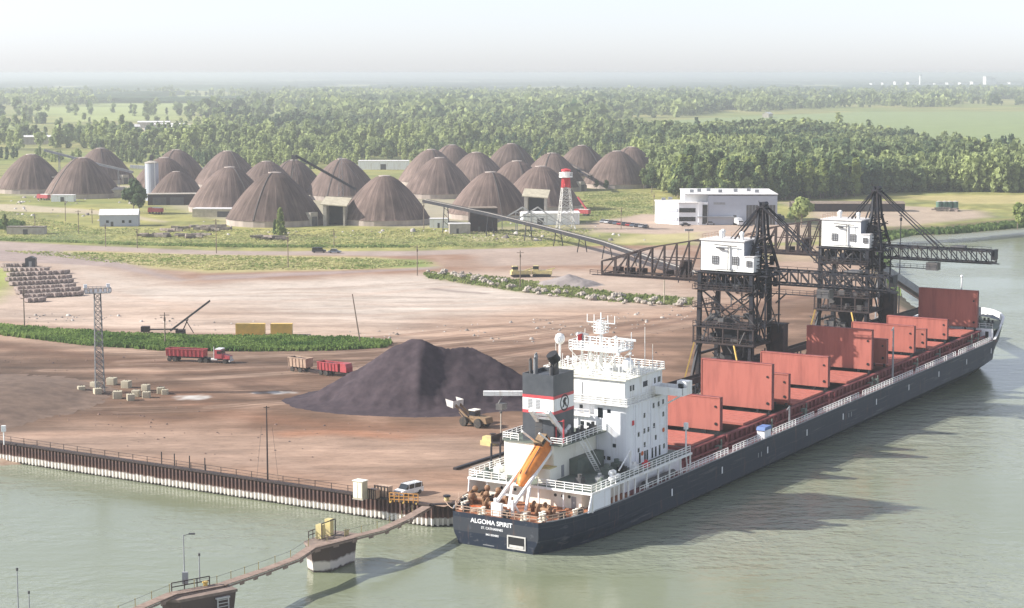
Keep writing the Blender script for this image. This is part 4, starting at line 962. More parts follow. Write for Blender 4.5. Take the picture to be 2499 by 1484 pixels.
    af.bb(3.2,5.8,ap.y-1.0,ap.y+1.0,40.1,40.4).tube((3.6,ap.y-.5,40.9),(5.4,ap.y-.5,40.9),.5,10).bar((3.4,ap.y,40.2),(3.4,ap.y+.4,41.6),.12).tube((5.2,ap.y+.8,40.4),(5.2,ap.y+.8,41.2),.3)
    for k in range(14):
        z = rn.uniform(20,31); y = rn.uniform(-8.6,-5); x = rn.uniform(.5,8); af.bb(x,x+.8,y,y+.8,z,z+rn.uniform(.6,2.0))
    af.bb(.5,8.5,-9.4,-4.6,25.7,25.95)
    for y in (-8.8, -6.9): af.bar((1, y, 13),(1, y, 25.8),.3); af.bar((8, y, 13),(8, y, 25.8),.3)
    af.bar((1,-8.8,14),(1,-6.9,19),.18); af.bar((1,-6.9,19),(1,-8.8,24),.18); af.bar((8,-8.8,14),(8,-6.9,19),.18)
    pb(af, 'a_frame')
    sty = MB()
    for x in (3.4, 5.6):
        sty.bar((x, ap.y-.4, ap.z+.1), (x, -21.5, 27.3), .24); sty.bar((x, ap.y-.2, ap.z+.5), (x, -23.0, 27.3), .16)
        sty.bar((x, ap.y+.3, ap.z), (x-1.0, -.8, 33.3), .34); sty.bar((x, ap.y+.3, ap.z+.2), (x, .6, 33.3), .16); sty.bar((x+1.5, ap.y+.3, ap.z), (x+2.0, -3.2, 33.3), .26)
    pb(sty, 'boom_stay')
    return r
unloader('nearer dark gantry crane with white machinery house, the one closer to the ship superstructure', 125, 0)
unloader('farther dark gantry crane whose boom reaches out over open water near the bow', 191, 0)
# rails, conveyor gallery along the quay
q = thing('quay_conveyor', 'long dark conveyor trestle running along the quay behind the ship', 'conveyor', ST(30, -19, ZQ), RZ)
g1 = MB(); g1.bb(0,230,-.9,.9,5.6,5.9); g1.bb(0,230,-1.0,-.85,5.9,6.9); g1.bb(0,230,.85,1.0,5.9,6.9)
g1.build('gallery', M['cranerust'], q)
g1 = MB()
for s in range(0, 231, 6):
    g1.bar((s,-.9,0),(s,-.9,5.6),.25); g1.bar((s,.9,0),(s,.9,5.6),.25); g1.bar((s,-.9,0),(min(230,s+6),-.9,5.6),.14)
g1.build('trestle', M['crane'], q)
q = thing('crane_runway', 'low dark steel runway beside the quay conveyor', 'crane rails', ST(30, -15.2, ZQ), RZ)
g1 = MB(); g1.bb(0,230,-.35,.35,0,.5); g1.bb(0,230,-14.6,-13.9,0,.5) if False else g1.bb(0,230,11.9,12.6,0,.5)
g1.build('running_rail', M['crane'], q)
g1 = MB(); g1.bb(0,230,6.5,9.0,.01,1.1); g1.build('belt_housing', M['wood'], q)
# ------------------------------------------------------------------ sheet-pile quay walls.  local x along the wall, y towards the water
M['piling'], N, L, b = new_mat('sheet_piling')
tcn = N.new('ShaderNodeTexCoord'); sp = N.new('ShaderNodeSeparateXYZ'); nz = N.new('ShaderNodeTexNoise'); nz.inputs['Scale'].default_value = 1.2; nz.inputs['Detail'].default_value = 5
ad = N.new('ShaderNodeMath'); ad.operation = 'MULTIPLY_ADD'; ad.inputs[1].default_value = .7
cr = N.new('ShaderNodeValToRGB'); e = cr.color_ramp.elements
e[0].position = .0; e[0].color = (.05,.045,.035,1); e[1].position = 1.0; e[1].color = (.15,.085,.06,1)
for p_, c_ in ((.13,(.06,.05,.04,1)),(.16,(.62,.58,.52,1)),(.37,(.70,.66,.60,1)),(.43,(.12,.06,.045,1)),(.7,(.085,.045,.038,1))):
    q = cr.color_ramp.elements.new(p_); q.color = c_
dv = N.new('ShaderNodeMath'); dv.operation = 'DIVIDE'; dv.inputs[1].default_value = 4.2
L.new(tcn.outputs['Object'], sp.inputs[0]); L.new(tcn.outputs['Object'], nz.inputs['Vector']); L.new(nz.outputs[0], ad.inputs[0]); L.new(sp.outputs['Z'], ad.inputs[2])
L.new(ad.outputs[0], dv.inputs[0]); L.new(dv.outputs[0], cr.inputs[0]); L.new(cr.outputs[0], b.inputs['Base Color']); b.inputs['Roughness'].default_value = .8
def pilewall(name, label, a, c, pitch=.84):
    """sheet piling from a to c; the water is on the right-hand side walking from a to c"""
    a, c = Vector(a), Vector(c); d = c - a; Ln = d.length; rz = math.atan2(d.y, d.x)
    r = thing(name, label, 'quay wall', (a.x, a.y, 0), rz)
    n = int(Ln / pitch); mb = MB(); P = []
    for i in range(n):
        x = i * pitch
        for fx, fy in ((0, .22), (.12, -.22), (.5, -.22), (.62, .22)): P.append((x + fx*pitch, fy))
    P.append((Ln, .22))
    k = len(P)
    mb.add([(x, y, -2) for x, y in P] + [(x, y, ZQ - .12) for x, y in P], [(i, i+1, k+i+1, k+i) for i in range(k-1)])
    mb.build('sheet_piling', M['piling'], r)
    MB().bb(0, Ln, -.42, .5, ZQ - .14, ZQ + .16).build('capping_beam', M['cranerust'], r)
    return r, Ln
A_ = ST(SQ0, -150, 0); B_ = ST(SQ0, -16.2, 0); C_ = ST(SQ0 + 2.4, TQ, 0); D_ = ST(QEND, TQ, 0)
w1, L1 = pilewall('quay_wall', 'rust brown corrugated steel quay wall with white lower band, left of the ship', A_, B_)
w2, L2 = pilewall('quay_wall', 'short angled corner piece of the steel quay wall under the ship stern', B_, C_)
w3, L3 = pilewall('quay_wall', 'long steel quay wall running beside the ship behind its port side', C_, D_, 1.6)
# posts and wire along the wall
pr = MB()
rn = random.Random(2)
for x in np.arange(22, L1 - 2, 3.4):
    pr.bar((x, .15, ZQ+.1), (x, .15, ZQ + 1.25), .09)
pr.bar((22,.15,ZQ+1.2),(L1-2,.15,ZQ+1.2),.06); pr.bar((22,.15,ZQ+.7),(L1-2,.15,ZQ+.7),.05)
pr.build('wire_railing', M['cranerust'], w1)
for x in (76, 79, 82.5, 86): MB().tube((x,.6,ZQ),(x,.6,ZQ+2.3),.1,6).build('tall_post', M['crane'], w1)
# mud bank at the far left foot of the wall
def gpt(px, py, z=ZQ): return ground(px, py, z)
rn = random.Random(8)
mb = MB()
c0 = ST(SQ0-1.5, -121, 0)
n = 26
pts = [(c0.x + NV.x*q*30*(1-abs(a)*.1) - DV.x*a*5, c0.y + NV.y*q*30 - DV.y*a*5) for q in np.linspace(-.5,.5,n) for a in (0,)]
V_ = []
for i, q in enumerate(np.linspace(-1, 1, n)):
    for j, a in enumerate(np.linspace(0, 1, 6)):
        p = ST(SQ0 - .1 - a*(6.5 + 1.5*math.sin(i*1.3))*(1-q*q*.4 if q > 0 else 1), -121 + q*16 , 0)
        V_.append((p.x, p.y, (1.1*(1-a)**1.3)*(1-max(0,q)**2) - .35 + .15*math.sin(i*2.1+j)))
mb.add(V_, [(i*6+j, i*6+j+1, (i+1)*6+j+1, (i+1)*6+j) for i in range(n-1) for j in range(5)])
tag(mb.build('mud_bank', mat('river_mud', (.20,.13,.09), .8, c2=(.32,.24,.17), scale=.6), smooth=True), kind='structure')

# ------------------------------------------------------------------ footbridge to the mooring piers
BR = [gpt(300,1500,4.6), gpt(420,1448,4.6), gpt(540,1426,4.5), gpt(640,1392,4.0), gpt(720,1362,4.2), gpt(760,1335,4.5), gpt(850,1312,4.6), gpt(930,1292,4.3), gpt(990,1265,4.3), gpt(1040,1236,4.3)]
fb_ = thing('footbridge', 'narrow brown plank footbridge sagging between piers out to the quay corner', 'footbridge', (BR[4].x, BR[4].y, 0))
o_ = Vector((BR[4].x, BR[4].y, 0))
dk = MB(); pst = []
for a, c in zip(BR[:-1], BR[1:]):
    a, c = a - o_, c - o_; d = (c - a).normalized(); sd = Vector((d.y, -d.x, 0))
    dk.bar(a, c + d*.05, 1.5, .12); dk.bar(a + sd*.75 - Vector((0,0,.25)), c + sd*.75 - Vector((0,0,.25)), .14, .22); dk.bar(a - sd*.75 - Vector((0,0,.25)), c - sd*.75 - Vector((0,0,.25)), .14, .22)
    k = max(1, int((c-a).length / 3.0))
    for i in range(k):
        p = a.lerp(c, i/k) - sd*.7; pst.append(p)
        q_ = a.lerp(c, i/k) + sd*.75 - Vector((0,0,.5)); dk.bar(q_, q_ + d*1.0 + Vector((0,0,.0)), .12, .3)
dk.build('deck', mat('footbridge_planks', (.30,.22,.175), .85, c2=(.19,.135,.105), scale=1.2), fb_)
for p in pst: MB().bar(p, p + Vector((0,0,1.15)), .1).build('railing_post', M['yellow2'], fb_)
pr = MB()
for a, c in zip(pst[:-1], pst[1:]): pr.bar(a + Vector((0,0,1.0)), c + Vector((0,0,1.0)), .035)
pr.build('hand_line', M['dgrey'], fb_)
M['caisson'], N, L, b = new_mat('stained_caisson')
tcn = N.new('ShaderNodeTexCoord'); sp = N.new('ShaderNodeSeparateXYZ'); nz = N.new('ShaderNodeTexNoise'); nz.inputs['Scale'].default_value = .9; nz.inputs['Detail'].default_value = 6
ad = N.new('ShaderNodeMath'); ad.operation = 'MULTIPLY_ADD'; ad.inputs[1].default_value = .9
cr = N.new('ShaderNodeValToRGB'); e = cr.color_ramp.elements
e[0].position = .12; e[0].color = (.07,.055,.045,1); e[1].position = .9; e[1].color = (.10,.07,.058,1)
for p_, c_ in ((.17,(.55,.50,.45,1)),(.36,(.62,.56,.50,1)),(.44,(.095,.065,.055,1))):
    q = cr.color_ramp.elements.new(p_); q.color = c_
dv = N.new('ShaderNodeMath'); dv.operation = 'DIVIDE'; dv.inputs[1].default_value = 5
L.new(tcn.outputs['Object'], sp.inputs[0]); L.new(tcn.outputs['Object'], nz.inputs['Vector']); L.new(nz.outputs[0], ad.inputs[0]); L.new(sp.outputs['Z'], ad.inputs[2]); L.new(ad.outputs[0], dv.inputs[0]); L.new(dv.outputs[0], cr.inputs[0]); L.new(cr.outputs[0], b.inputs['Base Color']); b.inputs['Roughness'].default_value = .85
def pier(label, c, rz, lx, ly, ztop):
    r = thing('mooring_pier', label, 'pier', (c.x, c.y, 0), rz, 'piers that carry the footbridge')
    po = [(-lx*.5,-ly*.5),(lx*.5,-ly*.5),(lx*.5,ly*.5),(-lx*.5,ly*.5),(-lx*.72,0)]
    lo = [(x*.82, y*.9) for x, y in po]
    mb = MB().add([(x,y,-2) for x, y in lo] + [(x,y,ztop-.5) for x, y in po], [(k,(k+1) % 5,5+(k+1) % 5,5+k) for k in range(5)] + [(5,6,7,8,9)])
    mb.build('caisson', M['caisson'], r)
    MB().prism([(x*1.05,y*1.05) for x, y in po], ztop-.5, ztop-.12).build('pier_cap', mat('pier_cap_'+str(int(c.x)), (.25,.19,.155), .85, c2=(.16,.12,.10), scale=.8), r)
    return r
pc = gpt(815,1388,0); p1 = pier('pointed brown caisson pier with white waterline, middle of the footbridge', pc + Vector((-.6,2.2,0)), math.radians(62), 7.4, 4.2, 4.3)
eb = MB().bb(-1.1,-.2,.4,1.9,4.3,6.3).bb(.6,1.5,.5,1.6,4.3,6.6); 
cabs = thing('switch_cabinet', 'pair of olive electrical cabinets in a pipe frame on the middle footbridge pier', 'cabinet', (pc.x-.6, pc.y+2.2, 4.2), math.radians(62))
MB().bb(-1.8,-.8,.5,1.5,.05,2.1).build('cabinet', M['yellow2'], cabs); MB().bb(.4,1.3,.4,1.4,.05,2.5).build('cabinet', M['yellow2'], cabs)
MB().rail([(-3.2,1.8,.05),(2.4,1.8,.05)],1.3,.1,1.2).bar((-2.0,.3,2.4),(1.6,.3,2.4),.12).bar((-2.0,.3,.05),(-2.0,.3,2.4),.12).bar((1.6,.3,.05),(1.6,.3,2.4),.12).build('pipe_frame', M['cranerust'], cabs)
MB().tube((2.1,-1.4,.05),(2.1,-1.4,.75),.3,12).tube((2.1,-1.4,.75),(2.1,-1.4,.9),.42,12).build('mooring_bollard', M['yellow2'], cabs)
pc2 = gpt(492,1440,4.4); pc2.z = 0; p2 = pier('dark brown footbridge pier at the bottom edge with a white framed ladder', pc2, math.radians(38), 8.2, 3.6, 4.40)
ld = MB()
for y in (-.5,.5): ld.bar((2.0+y*1.6,-2.1,-.5),(2.0+y*1.6,-2.1,3.6),.14)
for k in range(8): ld.bar((1.2,-2.1,.1+k*.45),(2.8,-2.1,.1+k*.45),.09)
ld.bb(1.0,3.0,-2.2,-1.8,3.4,3.6); ld.build('ladder', M['rim'], p2)
MB().rail([(-3.6,1.5,4.4),(2.0,1.5,4.4)],1.25,.12,1.6).build('pipe_railing', M['cranerust'], p2)
MB().tube((1.2,1.2,4.3),(1.2,1.2,5.0),.3,12).tube((1.2,1.2,5.0),(1.2,1.2,5.15),.42,12).build('mooring_bollard', M['yellow'], p2)
def lamp(label, base, top_z, arm=1.0, box=False):
    r = thing('lamp_post', label, 'lamp post', base)
    h = top_z - base.z
    MB().tube((0,0,0),(0,0,h),.11,8,.07).build('pole', M['grey'], r)
    if arm: MB().bar((0,0,h-.1),(arm,0,h+.15),.07).bb(arm-.1,arm+.75,-.17,.17,h+.08,h+.25).build('lamp_head', M['dgrey'], r)
    else: MB().tube((0,0,h),(0,0,h+.35),.16,8).build('lamp_head', M['dgrey'], r)
    if box: MB().bb(-.2,.55,-.5,-.1,.3,1.9).build('control_box', M['grey'], r)
    return r
bz = gpt(450,1428,4.5); lamp('tallest lamp post with angled head and grey box on the bottom footbridge pier', bz, height_at(450,1305,bz), .8, True)
bz = gpt(487,1420,4.5); lamp('shorter lamp post beside the tall one on the bottom footbridge pier', bz, height_at(487,1356,bz), 0)
for px, py, tx, lab in ((47,1560,1392,'lamp post rising from below at the far left, taller of the left pair'), (73,1530,1448,'lamp post rising from below at the far left, shorter of the left pair')):
    bz = gpt(px,py,0); lamp(lab, bz, height_at(px,tx,bz), 0)

# ------------------------------------------------------------------ items along the quay edge
bz = gpt(653,1172); r = thing('light_mast', 'tall thin brown mast standing at the edge of the quay wall', 'mast', bz)
hh = height_at(653, 990, bz) - ZQ
MB().tube((0,0,0),(0,0,hh),.16,8,.09).build('pole', M['cranerust'], r); MB().bar((-.5,0,hh-.3),(.5,0,hh-.3),.1).build('crossbar', M['cranerust'], r)
MB().bar((-1.9,.2,0),(-.9,0,hh*.72),.04).bar((1.8,.2,0),(.9,0,hh*.72),.04).build('guy_wire', M['dgrey'], r)
bz = gpt(10,1085); r = thing('white_beacon', 'small white topped marker post at the left edge of the quay', 'marker', bz)
MB().tube((0,0,0),(0,0,2.6),.12).build('post', M['white'], r); MB().bb(-.4,.4,-.3,.3,2.5,3.6).build('marker_board', M['white'], r)
bz = gpt(879,1217); r = thing('transformer_cabinet', 'tall cream electrical cabinet on the edge of the quay wall', 'cabinet', bz, RZ - PI/2)
MB().bb(-.95,.95,-.7,.7,.1,3.0).build('body', M['concpale'], r); MB().bb(-1.05,1.05,-.8,.8,3.0,3.12).build('roof', M['cream'], r); MB().bb(-1.05,1.05,-.8,.8,0,.1).build('plinth', M['conc'], r)
for x in (-.45,.45): MB().bb(x-.38,x+.38,-.74,-.7,.3,2.8).build('door', M['cream'], r)
for i, (px, py, w_, d_, h_, lab) in enumerate(((912,1216,1.5,1.2,1.6,'brown skip between the cream cabinet and the tan crate on the quay'),(936,1212,2.6,1.4,1.9,'tan slatted crate on the quay edge left of the white van'))):
    bz = gpt(px,py); r = thing('quay_crate', lab, 'crate', bz, RZ - PI/2)
    MB().bb(-w_/2,w_/2,-d_/2,d_/2,.12,h_).build('body', M['tan'], r)
    mb = MB()
    for q in np.linspace(-w_/2,w_/2,5): mb.bar((q,-d_/2-.05,.1),(q,-d_/2-.05,h_+.1),.12)
    mb.bar((-w_/2,-d_/2-.05,h_),(w_/2,-d_/2-.05,h_),.12); mb.bb(-w_/2,w_/2,-d_/2,d_/2,0,.1); mb.build('frame', M['cranerust'], r)
bz = gpt(985,1226); r = thing('orange_barrier', 'orange and yellow barrier railing at the shore end of the footbridge', 'barrier', bz, RZ - PI/2 + .3)
mb = MB()
for x in np.linspace(-2.4,2.4,7): mb.bar((x,0,0),(x,0,1.5),.13)
mb.rail([(-2.4,0,0),(2.4,0,0)],1.5,.12,5,(1,.65,.3)); mb.build('frame', mat('barrier_orange', (.62,.30,.08), .6), r)
for x in (-2.2,0,2.2): MB().bar((x,-.4,0),(x,.4,0),.2).build('foot', M['yellow'], r)
bz = gpt(1196,1085); r = thing('capstan_unit', 'dirty yellow mooring winch block on the quay behind the ship', 'winch', bz, RZ)
MB().bb(-1.6,1.6,-1.2,1.2,0,1.0).bb(-1.2,.2,-1,1,1.0,1.7).build('housing', M['yellow2'], r); MB().tube((.9,0,1.0),(.9,0,1.9),.4,12).tube((.9,0,1.9),(.9,0,2.0),.6,12).build('capstan', M['cranerust'], r)
bz = gpt(1222,1078); r = thing('lamp_post', 'slim lamp post beside the yellow winch block behind the ship', 'lamp post', bz)
hh = height_at(1222, 1008, bz) - ZQ
MB().tube((0,0,0),(0,0,hh),.12,8).build('pole', M['conc'], r); MB().tube((0,0,hh),(0,0,hh+.4),.25,8).build('lamp_head', M['dgrey'], r)
for i, s in enumerate((10, 24, 38)):
    r = thing('quay_bollard', ['squat quay bollard nearest the corner by the ship stern', 'squat quay bollard behind the ship superstructure', 'squat quay bollard behind the first hatch'][i], 'bollard', ST(s, -15.0 if s > 10 else -15.6))
    MB().tube((0,0,0),(0,0,.7),.4,12).build('post', M['yellow2'], r); MB().tube((0,0,.7),(0,0,.95),.6,12).build('cap', M['crane'], r)

# ------------------------------------------------------------------ ore stockpile
bz = gpt(1010, 1018); PC = Vector((gpt(1040,1018).x, gpt(1040,1018).y + 19, ZQ))
def peak(px, py, dy):
    y = PC.y + dy; g_ = gpt(px, py); x = g_.x / g_.y * y * 1.0
    # bearing in x from the pixel column
    u = (px*S_ - 512) / F_PX; k = (y * math.cos(PITCH) + (CAM_H - ZQ) * math.sin(PITCH)); x = u * k
    return x, y, height_at(px, py, (x, y)) - ZQ
pk_ = [peak(1000,826,3), peak(1040,834,2), peak(1085,843,3), peak(1150,848,5), peak(1215,880,3), peak(1290,925,1), peak(960,846,2), peak(900,885,2), peak(830,925,0), peak(765,962,0)]
xs_ = np.linspace(PC.x-42, PC.x+48, 200); ys_ = np.linspace(PC.y-26, PC.y+34, 130)
PX, PY = np.meshgrid(xs_, ys_, indexing='ij')
hp_ = np.full(PX.shape, -5.0)
order = [pk_[9],pk_[8],pk_[7],pk_[6],pk_[0],pk_[1],pk_[2],pk_[3],pk_[4],pk_[5]]
for (x0,y0,h0),(x1,y1,h1) in zip(order[:-1], order[1:]):
    for q in np.linspace(0,1,8):
        x, y, h = x0+(x1-x0)*q, y0+(y1-y0)*q, h0+(h1-h0)*q
        dx, dy = PX-x, PY-y; d_ = np.hypot(dx, dy)
        ang = np.arctan2(dy, dx); gul = 1 + .10*(fbm(ang*4+20, d_*0+x0*.05+9, 71)-.5) + .05*(fbm(ang*14+40, d_*.04+5, 72)-.5)
        hp_ = np.maximum(hp_, h - d_*.70*gul)
bite = np.exp(-(((PX-pk_[2][0])/3.2)**2 + ((PY-(PC.y-6))/7.5)**2)); hp_ -= 1.3*bite
bite = np.exp(-(((PX-pk_[2][0]+5.0)/1.6)**2 + ((PY-(PC.y-4))/9)**2)); hp_ += .9*bite
hp_ += .9*(fbm(PX/5, PY/5, 91)-.5) + .4*(fbm(PX/1.3, PY/1.3, 92)-.5)
foot = sstep(-hp_, -1.4, .6)
hp_ = np.where(hp_ < 1.6, 1.6*np.exp((hp_-1.6)/1.9) - .12, hp_)
co_ = np.stack([PX-PC.x, PY-PC.y, hp_], -1).reshape(-1,3)
nx, ny = PX.shape; ii, jj = np.meshgrid(np.arange(nx-1), np.arange(ny-1), indexing='ij'); a_ = (ii*ny+jj).ravel()
Fp = np.stack([a_, a_+ny, a_+ny+1, a_+1], 1)
kp = np.max(co_[Fp][:,:,2], 1) > 0.0
def compact(co, F):
    u, inv = np.unique(F, return_inverse=True); return co[u], inv.reshape(F.shape)
cP, FP_ = compact(co_, Fp[kp])
sp_ = bpy.data.objects.new('ore_stockpile', np_mesh('ore_stockpile', cP, FP_, None, [M['pile']], True)); COL.objects.link(sp_); sp_.location = PC
tag(sp_, 'large dark purple grey ore stockpile with two peaks on the brown yard', 'stockpile')
# low dark ore mound spread at the left edge
def mound(name, label, c, rx, ry, h, m, seed, n=60, kind=None, cat='stockpile'):
    x, y = np.meshgrid(np.linspace(-1.25,1.25,n), np.linspace(-1.25,1.25,n), indexing='ij')
    r_ = np.hypot(x, y) + .30*(fbm(x*2.5+9, y*2.5+9, seed)-.5); z = h*np.clip(1-r_, -.2, 1)**1.0
    z = np.where(z < .1*h, .1*h*np.exp((z-.1*h)/(.1*h)) - .02*h - .03, z) + .04*h*(fbm(x*9+5, y*9+5, seed+1)-.5)
    co = np.stack([x*rx, y*ry, z], -1).reshape(-1,3); ii, jj = np.meshgrid(np.arange(n-1), np.arange(n-1), indexing='ij'); a = (ii*n+jj).ravel()
    F = np.stack([a, a+n, a+n+1, a+1], 1); F = F[np.max(co[F][:,:,2], 1) > 0]
    cP, FF = compact(co, F)
    o = bpy.data.objects.new(name, np_mesh(name, cP, FF, None, [m], True)); COL.objects.link(o); o.location = c
    return tag(o, label, cat, kind=kind)
mound('ore_mound', 'low spread mound of dark ore cut by the left edge of the photo', gpt(-75,975), 27, 33, 3.6, mat('dull_ore', (.12,.085,.066), .95, c2=(.20,.14,.105), scale=.35, detail=8, spec=.1), 5)
mound('gravel_heap', 'small grey gravel heap behind the row of boulders', gpt(1388,694), 11, 9, 3.4, mat('grey_gravel', (.22,.19,.18), .95, c2=(.30,.26,.24), scale=.4), 8)
# ------------------------------------------------------------------ vehicles.  local x forward, y to the left, z up
def wheel(mb_name, par, x, y, r, w, rimc='rim'):
    s = 1 if y > 0 else -1
    t = MB().lathe((x, y, r), [(r*.5,-w/2),(r*.93,-w/2),(r,-w*.3),(r,w*.3),(r*.93,w/2),(r*.5,w/2)], 18, 'Y').build(mb_name, M['tyre'], par)
    MB().lathe((x, y, r), [(1e-4,-w*.46),(r*.55,-w*.44),(r*.55,w*.44),(1e-4,w*.46)], 14, 'Y').build('rim', M[rimc], t)
def at_px(px, py): return gpt(px, py)
def dir_px(p, q): a, c = gpt(*p), gpt(*q); return math.atan2(c.y-a.y, c.x-a.x)
def skip_body(par, x0, x1, z0, z1, w, m, load=True, name='dump_body', ribs=5):
    mb = MB(); k = .25
    mb.add([(x0+k,-w/2+.15,z0),(x1-k,-w/2+.15,z0),(x1-k,w/2-.15,z0),(x0+k,w/2-.15,z0),(x0,-w/2,z1),(x1,-w/2,z1),(x1,w/2,z1),(x0,w/2,z1)],
           [(0,3,2,1),(0,1,5,4),(1,2,6,5),(2,3,7,6),(3,0,4,7)])
    mb.bar((x0,-w/2,z1),(x1,-w/2,z1),.16); mb.bar((x0,w/2,z1),(x1,w/2,z1),.16); mb.bar((x0,-w/2,z1),(x0,w/2,z1),.16); mb.bar((x1,-w/2,z1),(x1,w/2,z1),.16)
    for q in range(ribs+1):
        x = x0+.15+(x1-x0-.3)*q/ribs
        mb.bar((x,-w/2+.08,z0),(x,-w/2-.06,z1),.12); mb.bar((x,w/2-.08,z0),(x,w/2+.06,z1),.12)
    b_ = mb.build(name, M[m], par)
    lo = MB(); n = 7
    P = [(x0+.2+(x1-x0-.4)*i/n, -w/2+.15+(w-.3)*j/4, z1-.45+(.5*math.sin(PI*i/n)*math.sin(PI*j/4) if load else 0)) for i in range(n+1) for j in range(5)]
    lo.add(P, [(i*5+j,(i+1)*5+j,(i+1)*5+j+1,i*5+j+1) for i in range(n) for j in range(4)]); lo.build('ore_load', M['pile'], b_)
    return b_
r = thing('semi_truck', 'red tractor truck pulling a long red ribbed dump trailer beside the reed strip', 'truck', gpt(487,883), dir_px((430,884),(545,889)))
skip_body(r, -8.2, 1.6, 1.35, 3.1, 2.5, 'truckred', True, 'dump_body', 9)
MB().bb(-8,1.9,-.5,.5,.95,1.35).bb(1.4,8.0,-.5,.5,.75,1.05).build('chassis', M['black'], r)
MB().sideprism([(4.4,1.2),(6.2,1.2),(6.2,2.2),(5.9,3.2),(4.4,3.3)], -1.15, 1.15).mat(1).bb(4.5,6.0,-1.2,1.2,3.3,3.5).build('cab', [M['truckred'], M['carwhite']], r)
MB().sideprism([(6.2,1.0),(8.1,.9),(8.1,1.8),(6.2,2.2)], -.95, .95).build('bonnet', M['truckred'], r)
MB().bb(5.0,6.0,-1.18,-1.15,2.3,3.0).bb(5.0,6.0,1.15,1.18,2.3,3.0).bb(6.14,6.2,-1,1,2.35,3.1).build('cab_window', M['glass'], r)
MB().bb(8.1,8.18,-.7,.7,.9,1.7).build('grille', M['rim'], r); MB().bb(8.0,8.3,-1.2,1.2,.5,.85).build('bumper', M['rim'], r)
MB().tube((4.2,-1.05,1.2),(4.2,-1.05,4.0),.1).build('exhaust_stack', M['rim'], r); MB().tube((3.4,-.8,.9),(5.0,-.8,.9),.32,10).build('fuel_tank', M['rim'], r); MB().bb(6.6,7.7,-1.25,-.95,1.15,1.3).bb(6.6,7.7,.95,1.25,1.15,1.3).build('mudguard', M['truckred'], r)
for x in (-7.3,-5.9,.6,2.1,7.0):
    for y in (-1.1,1.1): wheel('wheel', r, x, y, .56, .42)
r = thing('trailer_train', 'loaded tan dump trailer coupled behind a red one half hidden by the stockpile', 'trailer', gpt(771,911), dir_px((738,906),(806,914)))
b_ = skip_body(r, -7.4, -1.9, 1.2, 3.3, 2.5, 'tan', True, 'dump_body', 5); b_['label'] = 'tan rear body'
b_ = skip_body(r, 1.4, 7.6, 1.2, 3.0, 2.5, 'truckred', True, 'dump_body', 6); b_['label'] = 'red front body'
MB().bb(-7.2,-2.1,-.5,.5,.85,1.2).bb(1.6,11.4,-.5,.5,.85,1.2).bar((-2.1,0,.85),(1.7,0,.85),.2).build('chassis', M['black'], r)
MB().sideprism([(8.1,1.2),(9.9,1.2),(9.9,2.2),(9.6,3.1),(8.1,3.2)], -1.15, 1.15).build('cab', M['truckred'], r)
for x in (-6.2,-3.8,2.4,4.0,10.4):
    for y in (-1.1,1.1): wheel('wheel', r, x, y, .58, .42)
# wheel loader at the pile
r = thing('wheel_loader', 'dusty wheel loader with raised bucket working at the right foot of the stockpile', 'loader', gpt(1160,1040), dir_px((1190,1036),(1108,1024)) )
for x in (-1.7,1.9):
    for y in (-1.25,1.25): wheel('wheel', r, x, y, .95, .75, 'loader')
MB().sideprism([(-3.6,1.0),(-.4,.9),(-.4,2.2),(-3.3,2.1)], -1.1, 1.1).build('engine_cover', M['loader'], r)
MB().bb(-.4,2.6,-.6,.6,.8,1.5).build('front_frame', M['loader'], r)
MB().bb(-.5,.9,-.8,.8,1.6,3.2).mat(1).bb(-.55,.95,-.84,.84,2.2,3.05).mat(2).bb(-.65,1.0,-.95,.95,3.2,3.35).build('cab', [M['loader'], M['glass'], M['cream']], r)
mb = MB()
for y in (-.7,.7): mb.bar((1.4,y,1.7),(4.6,y,3.9),.3,.42); mb.bar((1.8,y,1.0),(3.6,y,2.6),.16)
mb.build('lift_arm', M['loader'], r)
MB().add([(4.4,-1.6,3.3),(5.9,-1.6,3.6),(6.3,-1.6,5.0),(4.3,-1.6,4.7),(4.4,1.6,3.3),(5.9,1.6,3.6),(6.3,1.6,5.0),(4.3,1.6,4.7)], [(0,1,5,4),(0,4,7,3),(0,3,2,1),(4,5,6,7)]).build('bucket', M['rim'], r)
MB().tube((-1.4,.5,2.1),(-1.4,.5,2.9),.09).build('exhaust_stack', M['black'], r)
